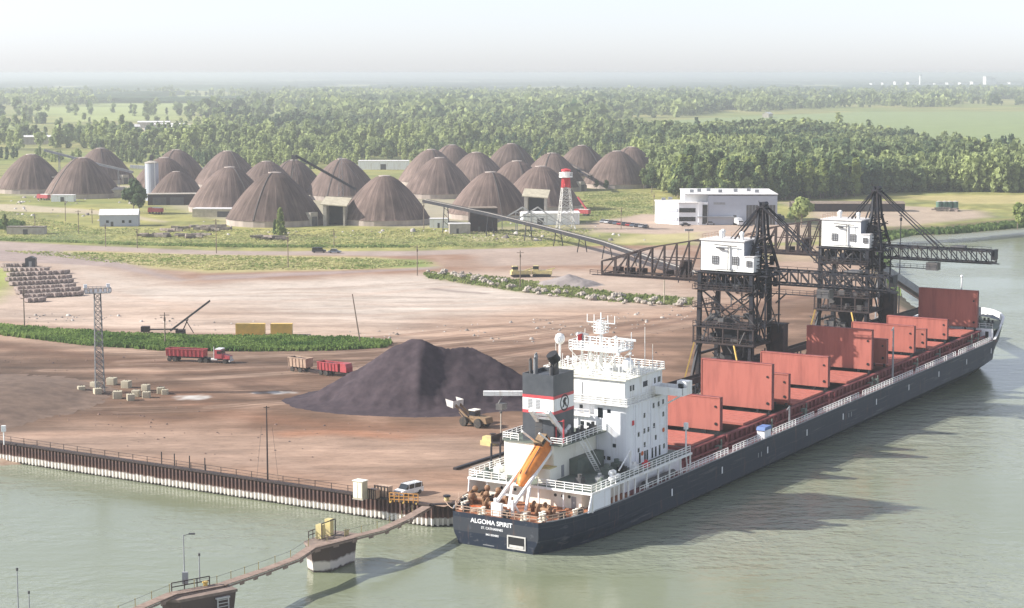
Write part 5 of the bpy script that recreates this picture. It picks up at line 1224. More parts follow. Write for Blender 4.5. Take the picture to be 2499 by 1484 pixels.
# passenger vehicles
def car(label, p, rz, body, L_=4.6, W=1.85, H=1.5, van=False, group=None, cat='car', nm='parked_car', simple=False):
    r = thing(nm, label, cat, p, rz, group); l = L_/2; w = W/2
    if van: bp_ = [(-l,.35),(l,.35),(l,.95),(l-.85,1.12),(-l,1.12)]; tp = [(-l+.05,1.12),(l-.95,1.12),(l-1.6,H),(-l+.15,H)]
    else: bp_ = [(-l,.3),(l,.3),(l,.75),(l-1.1,.92),(-l+.7,.95),(-l,.9)]; tp = [(-l+.5,.93),(l-1.2,.92),(l-1.9,H),(-l+1.1,H)]
    MB().sideprism(bp_, -w, w).build('body', M[body], r)
    MB().mat(0).sideprism(tp, -w+.1, w-.1).mat(1).add([(x, y, z) for y in (-w+.12, w-.12) for x, z in ((tp[0][0]+.35, H-.03),(tp[2][0]-.1, H-.03))]+[(x, y, H+.04) for y in (-w+.12, w-.12) for x in (tp[3][0], tp[2][0])], [(4,5,7,6)]).build('cabin', [M['glass'], M[body]], r)
    if not simple:
        for x in (-l+.85, l-.9):
            for y in (-w+.08, w-.08): wheel('wheel', r, x, y, .36, .24)
        for y in (-w+.35, w-.35): MB().bb(l-.02,l+.03,y-.2,y+.2,.6,.8).build('headlight', M['rim'], r)
        if van:
            for x in (-l+.4, -.5, l-1.7): MB().bar((x,-w+.1,1.12),(x if x < 1 else x+.3,-w+.09,H),.1).bar((x,w-.1,1.12),(x if x < 1 else x+.3,w-.09,H),.1).build('pillar', M[body], r)
            MB().rail([(-l+.4,-.7,H),(l-1.8,-.7,H)],.14,.05,1,(1,)).rail([(-l+.4,.7,H),(l-1.8,.7,H)],.14,.05,1,(1,)).build('roof_rack', M['dgrey'], r)
    else:
        for x in (-l+.85, l-.9): MB().lathe((x,0,.34),[(.34,-w-.01),(.34,w+.01)],12,'Y').build('wheel', M['tyre'], r)
    return r
p = gpt(997,1206); car('white estate van parked on the quay near the footbridge', p, dir_px((1024,1200),(972,1206)) + .35, 'carwhite', 5.0, 1.95, 1.85, True, cat='van', nm='parked_van')
car('left of two dark cars on the track below the grass', gpt(778,616), .15, 'cardark', 5.4, 2, 2.0, True, cat='car')
car('right of two dark cars on the track below the grass', gpt(817,617), -.2, 'carblue', 4.8)
cols = [('carsilver','pale silver car at the left end of the row by the office'),('carwhite','white car second from the left in the row by the office'),('cardark','dark car third from the left in the row by the office'),('carblue','blue grey car fourth from the left in the row by the office'),('carred','red car in the left half of the row by the office'),('cardark','dark car just right of the left red car in the row by the office'),('carred','red car in the right half of the row by the office'),('carblue','blue grey car just right of the right red car in the row by the office'),('cardark','dark car third from the right in the row by the office'),('carsilver','silver car second from the right in the row by the office'),('cardark','dark car at the right end of the row by the office')]
for i, (m, lab) in enumerate(cols):
    q = i/10; car(lab, gpt(1470+105*q, 543+13*q), -1.9, m, 4.6, group='cars parked in a row by the office', simple=True)
for i, (px, py, rz, m, lab) in enumerate(((1672,551,.3,'cardark','dark car by the left corner of the white office building'),(1715,548,.1,'cardark','leftmost car along the wall of the office hall'),(1733,548,.1,'carsilver','silver car along the wall of the office hall'),(1752,547,.1,'cardark','middle car along the wall of the office hall'),(1775,546,.1,'carblue','rightmost car along the wall of the office hall'))):
    car(lab, gpt(px,py), rz, m, group='cars by the office building', simple=True)
def boxtruck(label, p, rz, m):
    r = thing('box_truck', label, 'truck', p, rz)
    MB().bb(-4,2,-1.2,1.2,1.0,3.4).build('cargo_box', M[m], r); MB().sideprism([(2.2,.6),(4.1,.6),(4.1,1.7),(3.7,2.7),(2.2,2.7)],-1.15,1.15).build('cab', M[m], r); MB().bb(-4,3,-.5,.5,.6,1).build('chassis', M['black'], r)
    MB().bb(3.85,4.05,-1,1,1.7,2.4).build('windscreen', M['glass'], r)
    for x in (-2.6,3.1):
        for y in (-1,1): wheel('wheel', r, x, y, .5, .3)
boxtruck('white truck parked at the right end of the office hall', gpt(1801,550), -1.4, 'carwhite')
boxtruck('dark truck parked behind the nearer crane boom, right of the office hall', gpt(1893,540), .5, 'cardark')
boxtruck('white truck standing in front of the long brown shed', gpt(2010,512), -1.2, 'carwhite')

# ------------------------------------------------------------------ yard objects
# floodlight tower
bz = gpt(244,957); ht = height_at(245, 708, bz) - ZQ
r = thing('floodlight_tower', 'tall lattice floodlight tower with a lamp platform, ringed by concrete blocks', 'tower', bz, .3)
mb = MB(); hw = lambda z: .95 - .3*z/ht
for sx in (-1,1):
    for sy in (-1,1): mb.bar((sx*hw(0),sy*hw(0),0),(sx*hw(ht),sy*hw(ht),ht-.6),.14)
nb_ = 16
for k in range(nb_):
    z0, z1 = (ht-.6)*k/nb_, (ht-.6)*(k+1)/nb_; a, c = hw(z0), hw(z1)
    for s in (-1,1):
        mb.bar((-a,s*a,z0),(c,s*c,z1),.09); mb.bar((a,s*a,z0),(-c,s*c,z1),.09); mb.bar((s*a,-a,z0),(s*c,c,z1),.09); mb.bar((s*a,a,z0),(s*c,-c,z1),.09)
        mb.bar((-c,s*c,z1),(c,s*c,z1),.09); mb.bar((s*c,-c,z1),(s*c,c,z1),.09)
mb.build('lattice', M['steelgrey'], r)
MB().bb(-2.7,2.7,-1.3,1.3,ht-.6,ht-.45).rail([(-2.7,-1.3,ht-.45),(2.7,-1.3,ht-.45),(2.7,1.3,ht-.45),(-2.7,1.3,ht-.45),(-2.7,-1.3,ht-.45)],1.1,.09,.9).build('platform', M['grey'], r)
for i, x in enumerate((-2.5,-1.5,-.5,.5,1.5,2.5)):
    for y in (-1.45,): MB().bb(x-.36,x+.36,y-.35,y+.1,ht-.3,ht+.55).mat(1).bb(x-.3,x+.3,y-.38,y-.36,ht-.24,ht+.48).build('floodlight', [M['dgrey'], M['carwhite']], r)
for x in (-2.4, 2.4): MB().bb(x-.36,x+.36,.9,1.5,ht+.4,ht+1.2).build('floodlight', M['carwhite'], r)
def in_z5(x, y): return x*.3384, (950+.5202*y)/1.5372
blk = [(587,1000,'farthest left'),(683,968,'just left of the tower foot'),(703,1015,'in front of the tower foot'),(808,945,'behind the tower to its right, pale topped'),(912,968,'behind and right of the tower'),(848,1044,'large one, right of the tower in the front row'),(942,1058,'frontmost, nearest the camera'),(982,1030,'between the frontmost block and the paler one right of it'),(1052,988,'third from the right, back row'),(1056,1040,'front row, right of the frontmost block'),(1160,1008,'at the right end of the ring'),(1190,1016,'outermost on the right, the smallest')]
for i, (x, y, lab) in enumerate(blk):
    p = gpt(*in_z5(x, y)); s_ = .68 if i not in (4, 5, 3) else .8
    if i == 11: s_ = .55
    r = thing('concrete_block', 'concrete block by floodlight tower, ' + lab, 'concrete block', p, random.Random(i).uniform(-.5,.5), 'concrete blocks around the floodlight tower')
    a = 1.15*s_; MB().prism([(-a+.12,-a),(a-.12,-a),(a,-a+.12),(a,a-.12),(a-.12,a),(-a+.12,a),(-a,a-.12),(-a,-a+.12)], 0, 1.9*s_).build('block', M['concpale'], r)
    MB().tube((-.25,0,1.9*s_),(-.25,0,1.9*s_+.2),.06).tube((.25,0,1.9*s_),(.25,0,1.9*s_+.2),.06).bar((-.25,0,1.9*s_+.2),(.25,0,1.9*s_+.2),.08).build('lifting_eye', M['cranerust'], r)
# yellow containers
for px, py, w_, lab, wd in ((610,818,7.6,'wider yellow container on the pale yard, left one of two',64),(686,818,5.6,'narrower yellow container on the pale yard, right one of two',46)):
    p = gpt(px,py); r = thing('yellow_container', lab, 'container', p, 0, 'yellow containers')
    MB().bb(-w_/2,w_/2,0,2.4,.15,2.95).build('body', M['yellow'], r)
    mb = MB()
    for x in np.arange(-w_/2+.2,w_/2,.42): mb.bb(x,x+.16,-.06,0,.25,2.85)
    mb.bb(-w_/2-.05,w_/2+.05,-.08,.1,2.85,3.05); mb.bb(-w_/2-.05,w_/2+.05,-.08,.1,.05,.22); mb.build('corrugation', M['yellow'], r)
    MB().bb(w_/2,w_/2+.04,.3,1.2,.3,2.7).bb(w_/2,w_/2+.04,1.25,2.15,.3,2.7).build('door', M['yellow2'], r)
# mobile stacking conveyor
p = gpt(425,818); r = thing('stacking_conveyor', 'brown mobile stacking conveyor with its boom tilted up, by the reed strip', 'conveyor', p, .05)
MB().bar((-1.0,0,1.2),(9.4,0,9.0),.25,.5).bar((-1.0,1.2,1.2),(9.4,1.2,9.0),.25,.5).mat(1).bar((-1,.6,1.45),(9.4,.6,9.25),.9,.12).build('boom', [M['dgrey'], M['wood']], r)
MB().bar((-8,.2,1.6),(1.0,.2,1.6),.5,.3).bb(-8.6,-6.4,-.6,1.4,1.0,2.4).bar((-7,-.4,0),(-7,-.4,1.2),.2).build('tail_frame', M['cranerust'], r)
MB().bar((1.8,-.2,.3),(3.6,-.2,4.2),.2).bar((1.8,1.4,.3),(3.6,1.4,4.2),.2).bb(.4,2.8,-.6,1.8,.5,1.4).bar((5,.6,.5),(3,.6,4),.2).build('support', M['cranerust'], r)
for x in (.9,2.3):
    for y in (-.8,2.0): wheel('wheel', r, x, y, .5, .35)
# stacked slabs at the left: rows of bundled slabs
slab = thing('slab_bundle', 'one of the pale strapped slab bundles laid in rows at the left edge', 'slab bundle', (0,0,0), 0, 'slab bundles laid in rows')
MB().bb(-1.5,1.5,-.85,.85,.3,1.35).build('slabs', M['slab'], slab); MB().bb(-1.2,-.9,-.9,.9,0,.3).bb(.9,1.2,-.9,.9,0,.3).bb(-.62,-.5,-.88,.88,.28,1.38).bb(.5,.62,-.88,.88,.28,1.38).build('strap', M['log'], slab)
rn = random.Random(12); first = True
rowsP = [((12,652),(80,650),9),((20,662),(110,662),9),((30,674),(160,668),11),((25,686),(165,680),13),((35,697),(170,690),13),((48,708),(172,702),12),((50,718),(185,710),13),((62,728),(192,721),13),((70,738),(100,736),3)]
for (a, c, n) in rowsP:
    for k in range(n):
        q = k/max(1,n-1); p = gpt(a[0]+(c[0]-a[0])*q, a[1]+(c[1]-a[1])*q) + Vector((rn.uniform(-.3,.3), rn.uniform(-.5,.5), 0)); rz = rn.uniform(.9,1.2)
        if first: slab.location = p; slab.rotation_euler = (0,0,rz); first = False
        else: dup(slab, p, rz)
r = thing('dark_hut', 'small dark hut standing behind the rows of slab bundles', 'hut', gpt(76,652))
MB().bb(-1.8,1.8,-1.2,1.2,0,3.2).build('wall', M['cardark'], r); MB().sideprism([(-2,3.2),(2,3.2),(0,4.0)],-1.4,1.4).build('roof', M['dgrey'], r); MB().bb(-.5,.5,-1.25,-1.2,0,2.2).build('door', M['grey'], r)
# boulders between the yards
rk = []
rn = random.Random(33)
for v_ in range(4):
    mb = MB().sphere((0,0,.55), 1.0, 8, 6, .75)
    mb.v = [(x*rn.uniform(.75,1.2), y*rn.uniform(.75,1.2), max(-.05, z*rn.uniform(.8,1.15))) for x, y, z in mb.v]
    o = mb.build('boulder', M['rock']); tag(o, 'one of the pale boulders in the rough row between the two yards', 'boulder', 'boulders in a row between the yards'); rk.append(o)
path = [(1035,672),(1080,668),(1120,676),(1180,690),(1260,706),(1340,717),(1430,724),(1500,735),(1570,741),(1640,744),(1690,742)]
used_ = [False]*4
for k in range(86):
    q = rn.random()*(len(path)-1); i = int(q); a, c = path[i], path[i+1]; t_ = q-i
    p = gpt(a[0]+(c[0]-a[0])*t_ + rn.uniform(-8,8), a[1]+(c[1]-a[1])*t_ + rn.uniform(-13,5)*(1 if k % 3 else .2))
    v_ = k % 4; o = rk[v_] if not used_[v_] else rk[v_].copy()
    if used_[v_]: COL.objects.link(o)
    used_[v_] = True; o.location = p; s_ = rn.uniform(.45,1.25); o.scale = (s_*1.3, s_, s_); o.rotation_euler = (0,0,rn.uniform(0,6))
# yellow plant beyond the boulders
for px, py, rz, lab in ((1270,676,.2,'faded yellow crawler machine beyond the boulder row, left one of two'),(1322,675,-.1,'faded yellow crawler machine beyond the boulder row, right one of two')):
    r = thing('crawler_machine', lab, 'machine', gpt(px,py), rz, 'yellow machines beyond the boulders')
    MB().bb(-3.4,3.4,-1.3,1.3,.9,2.2).build('body', M['yellow2'], r); MB().bb(-2.9,-1.1,-1,1,2.2,3.8).mat(1).bb(-2.94,-1.06,-1.04,1.04,2.7,3.6).build('cab', [M['yellow2'], M['glass']], r)
    for y in (-1.2,1.2): MB().sideprism([(-3.2,.5),(-2.7,.02),(2.7,.02),(3.2,.5),(2.7,1.0),(-2.7,1.0)], y-.35, y+.35).build('track', M['black'], r)
    MB().bar((1.5,0,2.2),(4.4,0,3.0),.4).build('arm', M['yellow2'], r)
# utility poles
def upole(px, pyb, pyt, label, arm=1.2, lean=0, m='wood', lights=False):
    p = gpt(px, pyb); h = height_at(px, pyt, p) - ZQ
    r = thing('utility_pole', label, 'utility pole', p, .2)
    MB().tube((0,0,0),(lean,0,h),.19,7,.13).build('pole', M[m], r)
    if arm: MB().bar((lean-arm,0,h-.7),(lean+arm,0,h-.7),.16).bb(lean-.25,lean+.25,-.3,.3,h-2.2,h-1.3).build('crossarm', M[m], r)
    if lights:
        for k in (-1.4,-.5,.5,1.4): MB().bb(lean+k-.35,lean+k+.35,-.5,.1,h-.6,h+.3).build('floodlight', M['grey'], r)
    return r
for a in ((60,804,702,'wooden pole at the left edge in front of the slab bundles'),(403,841,762,'wooden pole beside the mobile stacking conveyor'),(1018,672,598,'wooden pole at the left end of the boulder row'),(1269,702,611,'wooden pole in the boulder row near the yellow machines'),(703,652,574,'wooden pole on the dry grass above the pale yard, centre'),(528,618,534,'wooden pole in the grass in front of the second large dome'),(335,605,556,'wooden pole in the grass right of the small white house'),(258,602,545,'wooden pole in the grass left of the small white house'),(815,603,560,'wooden pole right of the small conifer in the grass'),(1034,560,492,'pole at the upper end of the long conveyor'),(225,545,508,'thin pole by the white house gable'),(160,540,488,'thin pole left of the white house'),(192,570,512,'thin pole in front of the left domes'),(1595,520,470,'pole left of the office building'),(1515,560,505,'pole by the row of parked cars'),(86,570,520,'thin pole in the grass at the far left')):
    upole(*a)
upole(879,838,717,'leaning wooden pole right of the yellow containers',0,-1.9)
upole(1620,742,620,'white banded light pole at the right end of the boulders',.6,0,'concpale')
upole(1680,600,560,'floodlight pole above the landward boom',0,0,'wood',True)
upole(2192,770,520,'tall slender pole on the quay between the farther crane and the bow',.6,0,'crane')
# ------------------------------------------------------------------ storage domes
M['dome'], N, L, b = new_mat('dome_shell')
tcn = N.new('ShaderNodeTexCoord'); sp = N.new('ShaderNodeSeparateXYZ'); at_ = N.new('ShaderNodeMath'); at_.operation = 'ARCTAN2'
L.new(tcn.outputs['Object'], sp.inputs[0]); L.new(sp.outputs['X'], at_.inputs[0]); L.new(sp.outputs['Y'], at_.inputs[1])
cb_ = N.new('ShaderNodeCombineXYZ'); ml = N.new('ShaderNodeMath'); ml.operation = 'MULTIPLY'; ml.inputs[1].default_value = 5.0
oi = N.new('ShaderNodeObjectInfo'); L.new(at_.outputs[0], ml.inputs[0]); L.new(ml.outputs[0], cb_.inputs[0]); L.new(oi.outputs['Random'], cb_.inputs[1])
zs = N.new('ShaderNodeMath'); zs.operation = 'MULTIPLY'; zs.inputs[1].default_value = .05; L.new(sp.outputs['Z'], zs.inputs[0]); L.new(zs.outputs[0], cb_.inputs[2])
nz = N.new('ShaderNodeTexNoise'); nz.inputs['Scale'].default_value = 3.2; nz.inputs['Detail'].default_value = 7; nz.inputs['Roughness'].default_value = .7; L.new(cb_.outputs[0], nz.inputs['Vector'])
cr = N.new('ShaderNodeValToRGB'); cr.color_ramp.elements[0].position = .33; cr.color_ramp.elements[0].color = (.075,.053,.045,1); cr.color_ramp.elements[1].position = .68; cr.color_ramp.elements[1].color = (.178,.130,.110,1)
L.new(nz.outputs[0], cr.inputs[0])
hs_ = N.new('ShaderNodeHueSaturation'); mr = N.new('ShaderNodeMapRange'); mr.inputs[3].default_value = .82; mr.inputs[4].default_value = 1.25
L.new(oi.outputs['Random'], mr.inputs[0]); L.new(mr.outputs[0], hs_.inputs['Value']); L.new(cr.outputs[0], hs_.inputs['Color']); L.new(hs_.outputs[0], b.inputs['Base Color'])
b.inputs['Roughness'].default_value = .9; b.inputs['Specular IOR Level'].default_value = .15
npt = N.new('ShaderNodeTexNoise'); npt.noise_dimensions = '4D'; npt.inputs['Scale'].default_value = .07; npt.inputs['Detail'].default_value = 5; L.new(tcn.outputs['Object'], npt.inputs['Vector'])
wv = N.new('ShaderNodeMath'); wv.operation = 'MULTIPLY'; wv.inputs[1].default_value = 40; L.new(oi.outputs['Random'], wv.inputs[0]); L.new(wv.outputs[0], npt.inputs['W'])
rp_ = N.new('ShaderNodeMapRange'); rp_.inputs[1].default_value = .35; rp_.inputs[2].default_value = .65; rp_.inputs[3].default_value = .72; rp_.inputs[4].default_value = 1.2; L.new(npt.outputs[0], rp_.inputs[0])
rib = N.new('ShaderNodeMath'); rib.operation = 'MULTIPLY'; rib.inputs[1].default_value = 24; L.new(at_.outputs[0], rib.inputs[0])
sn = N.new('ShaderNodeMath'); sn.operation = 'SINE'; L.new(rib.outputs[0], sn.inputs[0])
ab = N.new('ShaderNodeMath'); ab.operation = 'GREATER_THAN'; ab.inputs[1].default_value = .93; L.new(sn.outputs[0], ab.inputs[0])
rb = N.new('ShaderNodeMath'); rb.operation = 'MULTIPLY_ADD'; rb.inputs[1].default_value = .30; L.new(ab.outputs[0], rb.inputs[0]); L.new(rp_.outputs[0], rb.inputs[2])
vm = N.new('ShaderNodeVectorMath'); vm.operation = 'SCALE'; L.new(hs_.outputs[0], vm.inputs[0]); L.new(rb.outputs[0], vm.inputs['Scale']); L.new(vm.outputs[0], b.inputs['Base Color'])
def dome_parts(r, R_, H_):
    pf = [(1.0,.115),(.975,.14),(.92,.23),(.832,.36),(.74,.475),(.637,.60),(.53,.71),(.42,.81),(.305,.905),(.19,.97),(.11,.99)]
    MB().lathe((0,0,0), [(a*R_, h*H_) for a, h in pf], 26).build('shell', M['dome'], r)
    mb = MB().lathe((0,0,0), [(R_*.985,-.3),(R_*.99,H_*.125)], 26); mb.build('base_wall', M['domewall'], r)
    MB().lathe((0,0,0), [(R_*.13,H_*.975),(R_*.13,H_*1.0),(1e-3,H_*1.01)], 20).build('cap', M['domewall'], r)
PF_ = [(1.0,.115),(.975,.14),(.92,.23),(.832,.36),(.74,.475),(.637,.60),(.53,.71),(.42,.81),(.305,.905),(.19,.97),(.11,.99)]
def pfq(q):
    x = q*(len(PF_)-1); i = min(int(x), len(PF_)-2); f_ = x-i; a, c = PF_[i], PF_[i+1]; return a[0]+(c[0]-a[0])*f_, a[1]+(c[1]-a[1])*f_
dome_cache = {}; DOMES = []
def dome(apx, apy, label, k=1.0, R0=21.0, H0=21.8, base=None):
    """a storage dome from the bearing of its apex"""
    H_ = H0*k; R_ = R0*k; p = ground(apx, apy, ZQ + H_); p = Vector((p.x, p.y, ZQ))
    if base: p = gpt(*base)
    DOMES.append((p.x, p.y))
    r = thing('storage_dome', label, 'storage dome', p, (apx*7.3) % 6, 'brown storage domes')
    if (k, R0, H0) in dome_cache:
        for ch in dome_cache[(k, R0, H0)].children:
            c = ch.copy(); COL.objects.link(c); c.parent = r
    else: dome_parts(r, R_, H_); dome_cache[(k, R0, H0)] = r
    return r, p
D = [(670,420,'front row dome with the dark portal shed on its right flank',1.08),(938,428,'front row dome directly left of the upper end of the long conveyor',1.0),(1197,419,'front row dome behind the long conveyor, left of the red and white tower',1.0),
 (200,384,'left front dome with a white lean-to at its right foot',1.0),(75,376,'dome cut by the left edge of the photo',1.0),(560,407,'dome left of and half hidden by the front row dome with the dark portal',1.0),
 (245,361,'grey dome behind the left front dome, under the inclined conveyor',1.0),(400,384,'dome directly behind the pale silo',1.0),(430,365,'rearmost dome above the pale silo',1.0),(555,368,'dome behind the two pale tubes, left of centre',1.0),
 (650,393,'low dome behind the front row dome with the dark portal',.95),(715,390,'dark shaded dome just left of the inclined conveyor head',.92),(835,387,'dome crossed by the inclined conveyor and a thin tower',1.0),
 (1072,384,'large dome right of centre just behind the front row',1.0),(1052,364,'dome peeking out behind the large one right of centre',1.0),(1102,353,'rearmost small looking dome right of centre',1.0),(1162,371,'dome with a vent box low on its right side',1.0),
 (1247,350,'rearmost dome behind the gap right of centre',1.0),(1261,392,'dome peeking between two others above the front one by the tower',1.0),(1319,405,'dome directly behind the red and white lattice tower',1.0),(1346,373,'dome with an inclined gallery running down its right side',1.0),
 (1420,354,'dome above and right of the red and white tower',1.0),(1505,368,'dome near the woods with a small block house in front',1.0),(1540,358,'rightmost dome, half hidden next to the woods',1.0)]
for i, (a, b_, lab, k) in enumerate(D):
    r, p = dome(a, b_, lab, k)
    if i % 3 != 1:
        an = (-1.9, -.9, -1.3, -2.3)[i % 4]; H_, R_ = 21.8*k, 21*k; rz_ = r.rotation_euler.z; an -= rz_
        fm_ = MB()
        for q in range(10):
            f0, f1 = pfq(q/10), pfq((q+1)/10); fm_.bar((math.cos(an)*f0[0]*R_, math.sin(an)*f0[0]*R_, f0[1]*H_+.25), (math.cos(an)*f1[0]*R_, math.sin(an)*f1[0]*R_, f1[1]*H_+.25), .22, .2)
        fm_.build('ladder', M['dgrey'], r)
    if i % 4 in (0, 2):
        an = -.6 - r.rotation_euler.z; R_, H_ = 21*k, 21.8*k
        MB().box((math.cos(an)*R_*.93, math.sin(an)*R_*.93, H_*.12), (4.2, 5.0, H_*.28), an).mat(1).box((math.cos(an)*R_*1.035, math.sin(an)*R_*1.035, H_*.09), (.3, 3.2, H_*.18), an).build('entry_hood', [M['conc'], M['dgrey']], r)
dome(430,418,'smallest dome, standing in front of the pale silo',.74, 21, 21.8)
# concrete silo
p = gpt(372,489); h_ = height_at(372,396,p) - ZQ
r = thing('silo', 'tall pale grey cylindrical silo between the left domes', 'silo', p)
MB().tube((0,0,0),(0,0,h_),3.6,20).build('shaft', M['bldgrey'], r); MB().lathe((0,0,0),[(3.8,h_-.4),(3.8,h_),(1e-3,h_+1.2)],20).build('roof', M['conc'], r)
MB().bb(-.8,.8,-.8,.8,h_+.8,h_+4).bar((0,0,h_+3),(1.5,0,h_+7),.3).build('head_frame', M['dgrey'], r); MB().bar((-3.4,-1.4,0),(-3.4,-1.4,h_),.3).bar((2.2,-3.1,0),(2.2,-3.1,h_),.3).build('side_pipe', M['white'], r)
# ------------------------------------------------------------------ conveyors
def conveyor(name, label, pts, w=1.6, h=1.2, m='crane', m2='wood', legs=6, cat='conveyor', cover=True, legm=None):
    """pts: 3D points along the belt; legs drop to the yard"""
    o = Vector((pts[0].x, pts[0].y, ZQ)); r = thing(name, label, cat, o)
    P = [q - o for q in pts]; g1 = MB(); lg = []
    for a, c in zip(P[:-1], P[1:]):
        d = (c-a).normalized(); sd = Vector((d.y,-d.x,0)).normalized()
        g1.bar(a - sd*w/2, c - sd*w/2, .22, h); g1.bar(a + sd*w/2, c + sd*w/2, .22, h)
        g1.mat(1).bar(a + Vector((0,0,h*.35)), c + Vector((0,0,h*.35)), w*.6, .18).mat(0)
        g1.bar(a - sd*(w/2+.9) - Vector((0,0,h*.4)), c - sd*(w/2+.9) - Vector((0,0,h*.4)), .7, .08); g1.bar(a - sd*(w/2+1.25) + Vector((0,0,.6)), c - sd*(w/2+1.25) + Vector((0,0,.6)), .08)
    g1.build('gallery', [M[m], M[m2]], r)
    if legs:
        tot = sum((c-a).length for a, c in zip(P[:-1], P[1:])); st_ = tot/legs; acc_ = st_*.5
        for a, c in zip(P[:-1], P[1:]):
            L_ = (c-a).length; d = (c-a).normalized(); sd = Vector((d.y,-d.x,0)).normalized()
            while acc_ < L_:
                q = a + d*acc_; hz_ = q.z
                if hz_ > 2:
                    t = MB()
                    for s in (-1,1):
                        t.bar(q + sd*s*w*.5 - Vector((0,0,h*.5)), Vector((q.x,q.y,0)) + sd*s*w*.9, .3)
                    for z in np.arange(2.5, hz_-1, 3.2): t.bar(Vector((q.x,q.y,z)) - sd*w*.8, Vector((q.x,q.y,min(hz_-.8,z+2.6))) + sd*w*.7, .16)
                    t.build('trestle', M[legm or m], r)
                acc_ += st_
            acc_ -= L_
    return r
def at_h(px, py, z): return ground(px, py, z)
def over(px, py, base):   # point over a yard position, seen at that bearing
    g_ = gpt(*base); u = (px*S_-512)/F_PX; h_ = height_at(px, py, g_)
    k = g_.y*math.cos(PITCH) + (CAM_H-h_)*math.sin(PITCH); return Vector((u*k, g_.y, h_))
c1_ = [over(1035,490,(1035,562)), over(1190,522,(1190,575)), over(1330,556,(1330,592)), over(1470,592,(1470,628)), over(1560,622,(1560,655)), over(1610,640,(1610,668)), over(1700,668,(1700,700))]
conveyor('long_conveyor', 'long dark belt conveyor descending from the domes towards the nearer crane', c1_, 2.2, 1.3, 'crane', 'conc', 9)
conveyor('stacker_conveyor', 'inclined dark conveyor rising leftward in front of the dome crossed by a thin tower', [over(868,462,(868,500)), over(790,418,(790,500)), over(722,380,(722,500))], 1.8, 1.2, 'crane', 'conc', 0)
r = thing('conveyor_mast', 'thin lattice mast supporting the inclined conveyor at centre left', 'mast', gpt(832,500))
h_ = height_at(832,382,gpt(832,500)) - ZQ; mb = MB()
for s in (-1,1): mb.bar((s*1.4,0,0),(s*.5,0,h_),.22)
for k in range(9): mb.bar((-1.4+.1*k,0,h_*k/9),(1.3-.1*k,0,h_*(k+1)/9),.16)
mb.build('lattice', M['grey'], r); MB().bar((0,0,h_),(9,0,h_*.55),.08).build('guy_wire', M['grey'], r)
r = thing('conveyor_mast', 'dark frame mast at the raised head of the inclined conveyor', 'mast', gpt(712,500)); h_ = height_at(720,378,gpt(712,500)) - ZQ
MB().bar((-2.5,0,0),(1.5,0,h_),.4).bar((2.5,0,h_*.45),(1.5,0,h_),.3).bar((-1.5,2,h_*.3),(1.5,0,h_*.8),.25).bb(.2,3.4,-1,1,h_-2.2,h_).build('lattice', M['dgrey'], r)
conveyor('stacker_conveyor', 'double inclined conveyor crossing above the far left domes', [over(325,420,(325,462)), over(230,398,(230,462)), over(108,366,(108,462))], 2.4, 1.2, 'grey', 'conc', 3, legm='grey')
conveyor('dome_gallery', 'short pale gallery between the two far left domes', [over(92,440,(92,470)), over(150,428,(150,470))], 1.6, 1.0, 'conc', 'conc', 2, legm='conc')
conveyor('dome_gallery', 'dark gallery running down the right side of the dome near the red and white tower', [over(1362,388,(1362,450)), over(1440,430,(1440,470))], 2.0, 1.3, 'crane', 'wood', 0)
conveyor('raised_boom', 'pale green conveyor boom pointing up behind the domes near the woods', [over(1308,385,(1308,440)), over(1342,338,(1342,440))], 1.6, 1.2, 'tankgreen', 'conc', 0)
conveyor('tube_gallery', 'white tube gallery right of the pale silo', [over(462,411,(462,440)), over(530,415,(530,440))], 2.0, 2.0, 'white', 'white', 0)
conveyor('tube_gallery', 'white tube gallery left of the pale silo', [over(318,406,(318,440)), over(362,409,(362,440))], 2.0, 2.0, 'white', 'white', 0)
# ------------------------------------------------------------------ buildings
def shed(label, p, rz, w_, d_, h_, m, roof='roof', gable=1.2, doors=(), name='shed', wins=(), cat='shed'):
    r = thing(name, label, cat, p, rz)
    wall = MB().bb(-w_/2,w_/2,0,d_,-.3,h_).build('wall', M[m], r)
    if gable > 0: MB().add([(x,y,z) for x in (-w_/2-.3,w_/2+.3) for y, z in ((-.35,h_),(d_/2,h_+gable),(d_+.35,h_),(d_/2,h_+gable+.12),(-.4,h_+.13),(d_+.4,h_+.13))],
        [(0,1,7,6),(1,2,8,7),(4,3,9,10),(3,5,11,9),(0,6,10,4),(2,5,11,8),(0,4,3,1),(1,3,5,2),(6,7,9,10),(7,8,11,9)]).build('roof', M[roof], r)
    if gable > 0: MB().add([(x,y,z) for x in (-w_/2,w_/2) for y, z in ((0,h_),(d_/2,h_+gable-.01),(d_,h_))], [(0,1,2),(3,5,4)]).build('gable', M[m], r)
    else: MB().bb(-w_/2-.15,w_/2+.15,-.15,d_+.15,h_,h_+.35).build('roof', M[roof], r)
    for x, ww, hh in doors: MB().bb(x-ww/2,x+ww/2,-.06,.0,0,hh).build('door', M['dgrey'], wall)
    for x, z, ww, hh in wins: MB().bb(x-ww/2,x+ww/2,-.06,.0,z,z+hh).build('window', M['glass'], wall)
    return r
shed('small white house with a grey roof beside the big round tree', gpt(290,552), .10, 40/2.35, 9, 5.0, 'bldgrey', 'roof', 2.4, ((-3,1.2,2.1),), 'small_house', ((-5,1.5,1.2,1.2),(2,1.5,1.2,1.2),(5,1.5,1.2,1.2)), 'house')
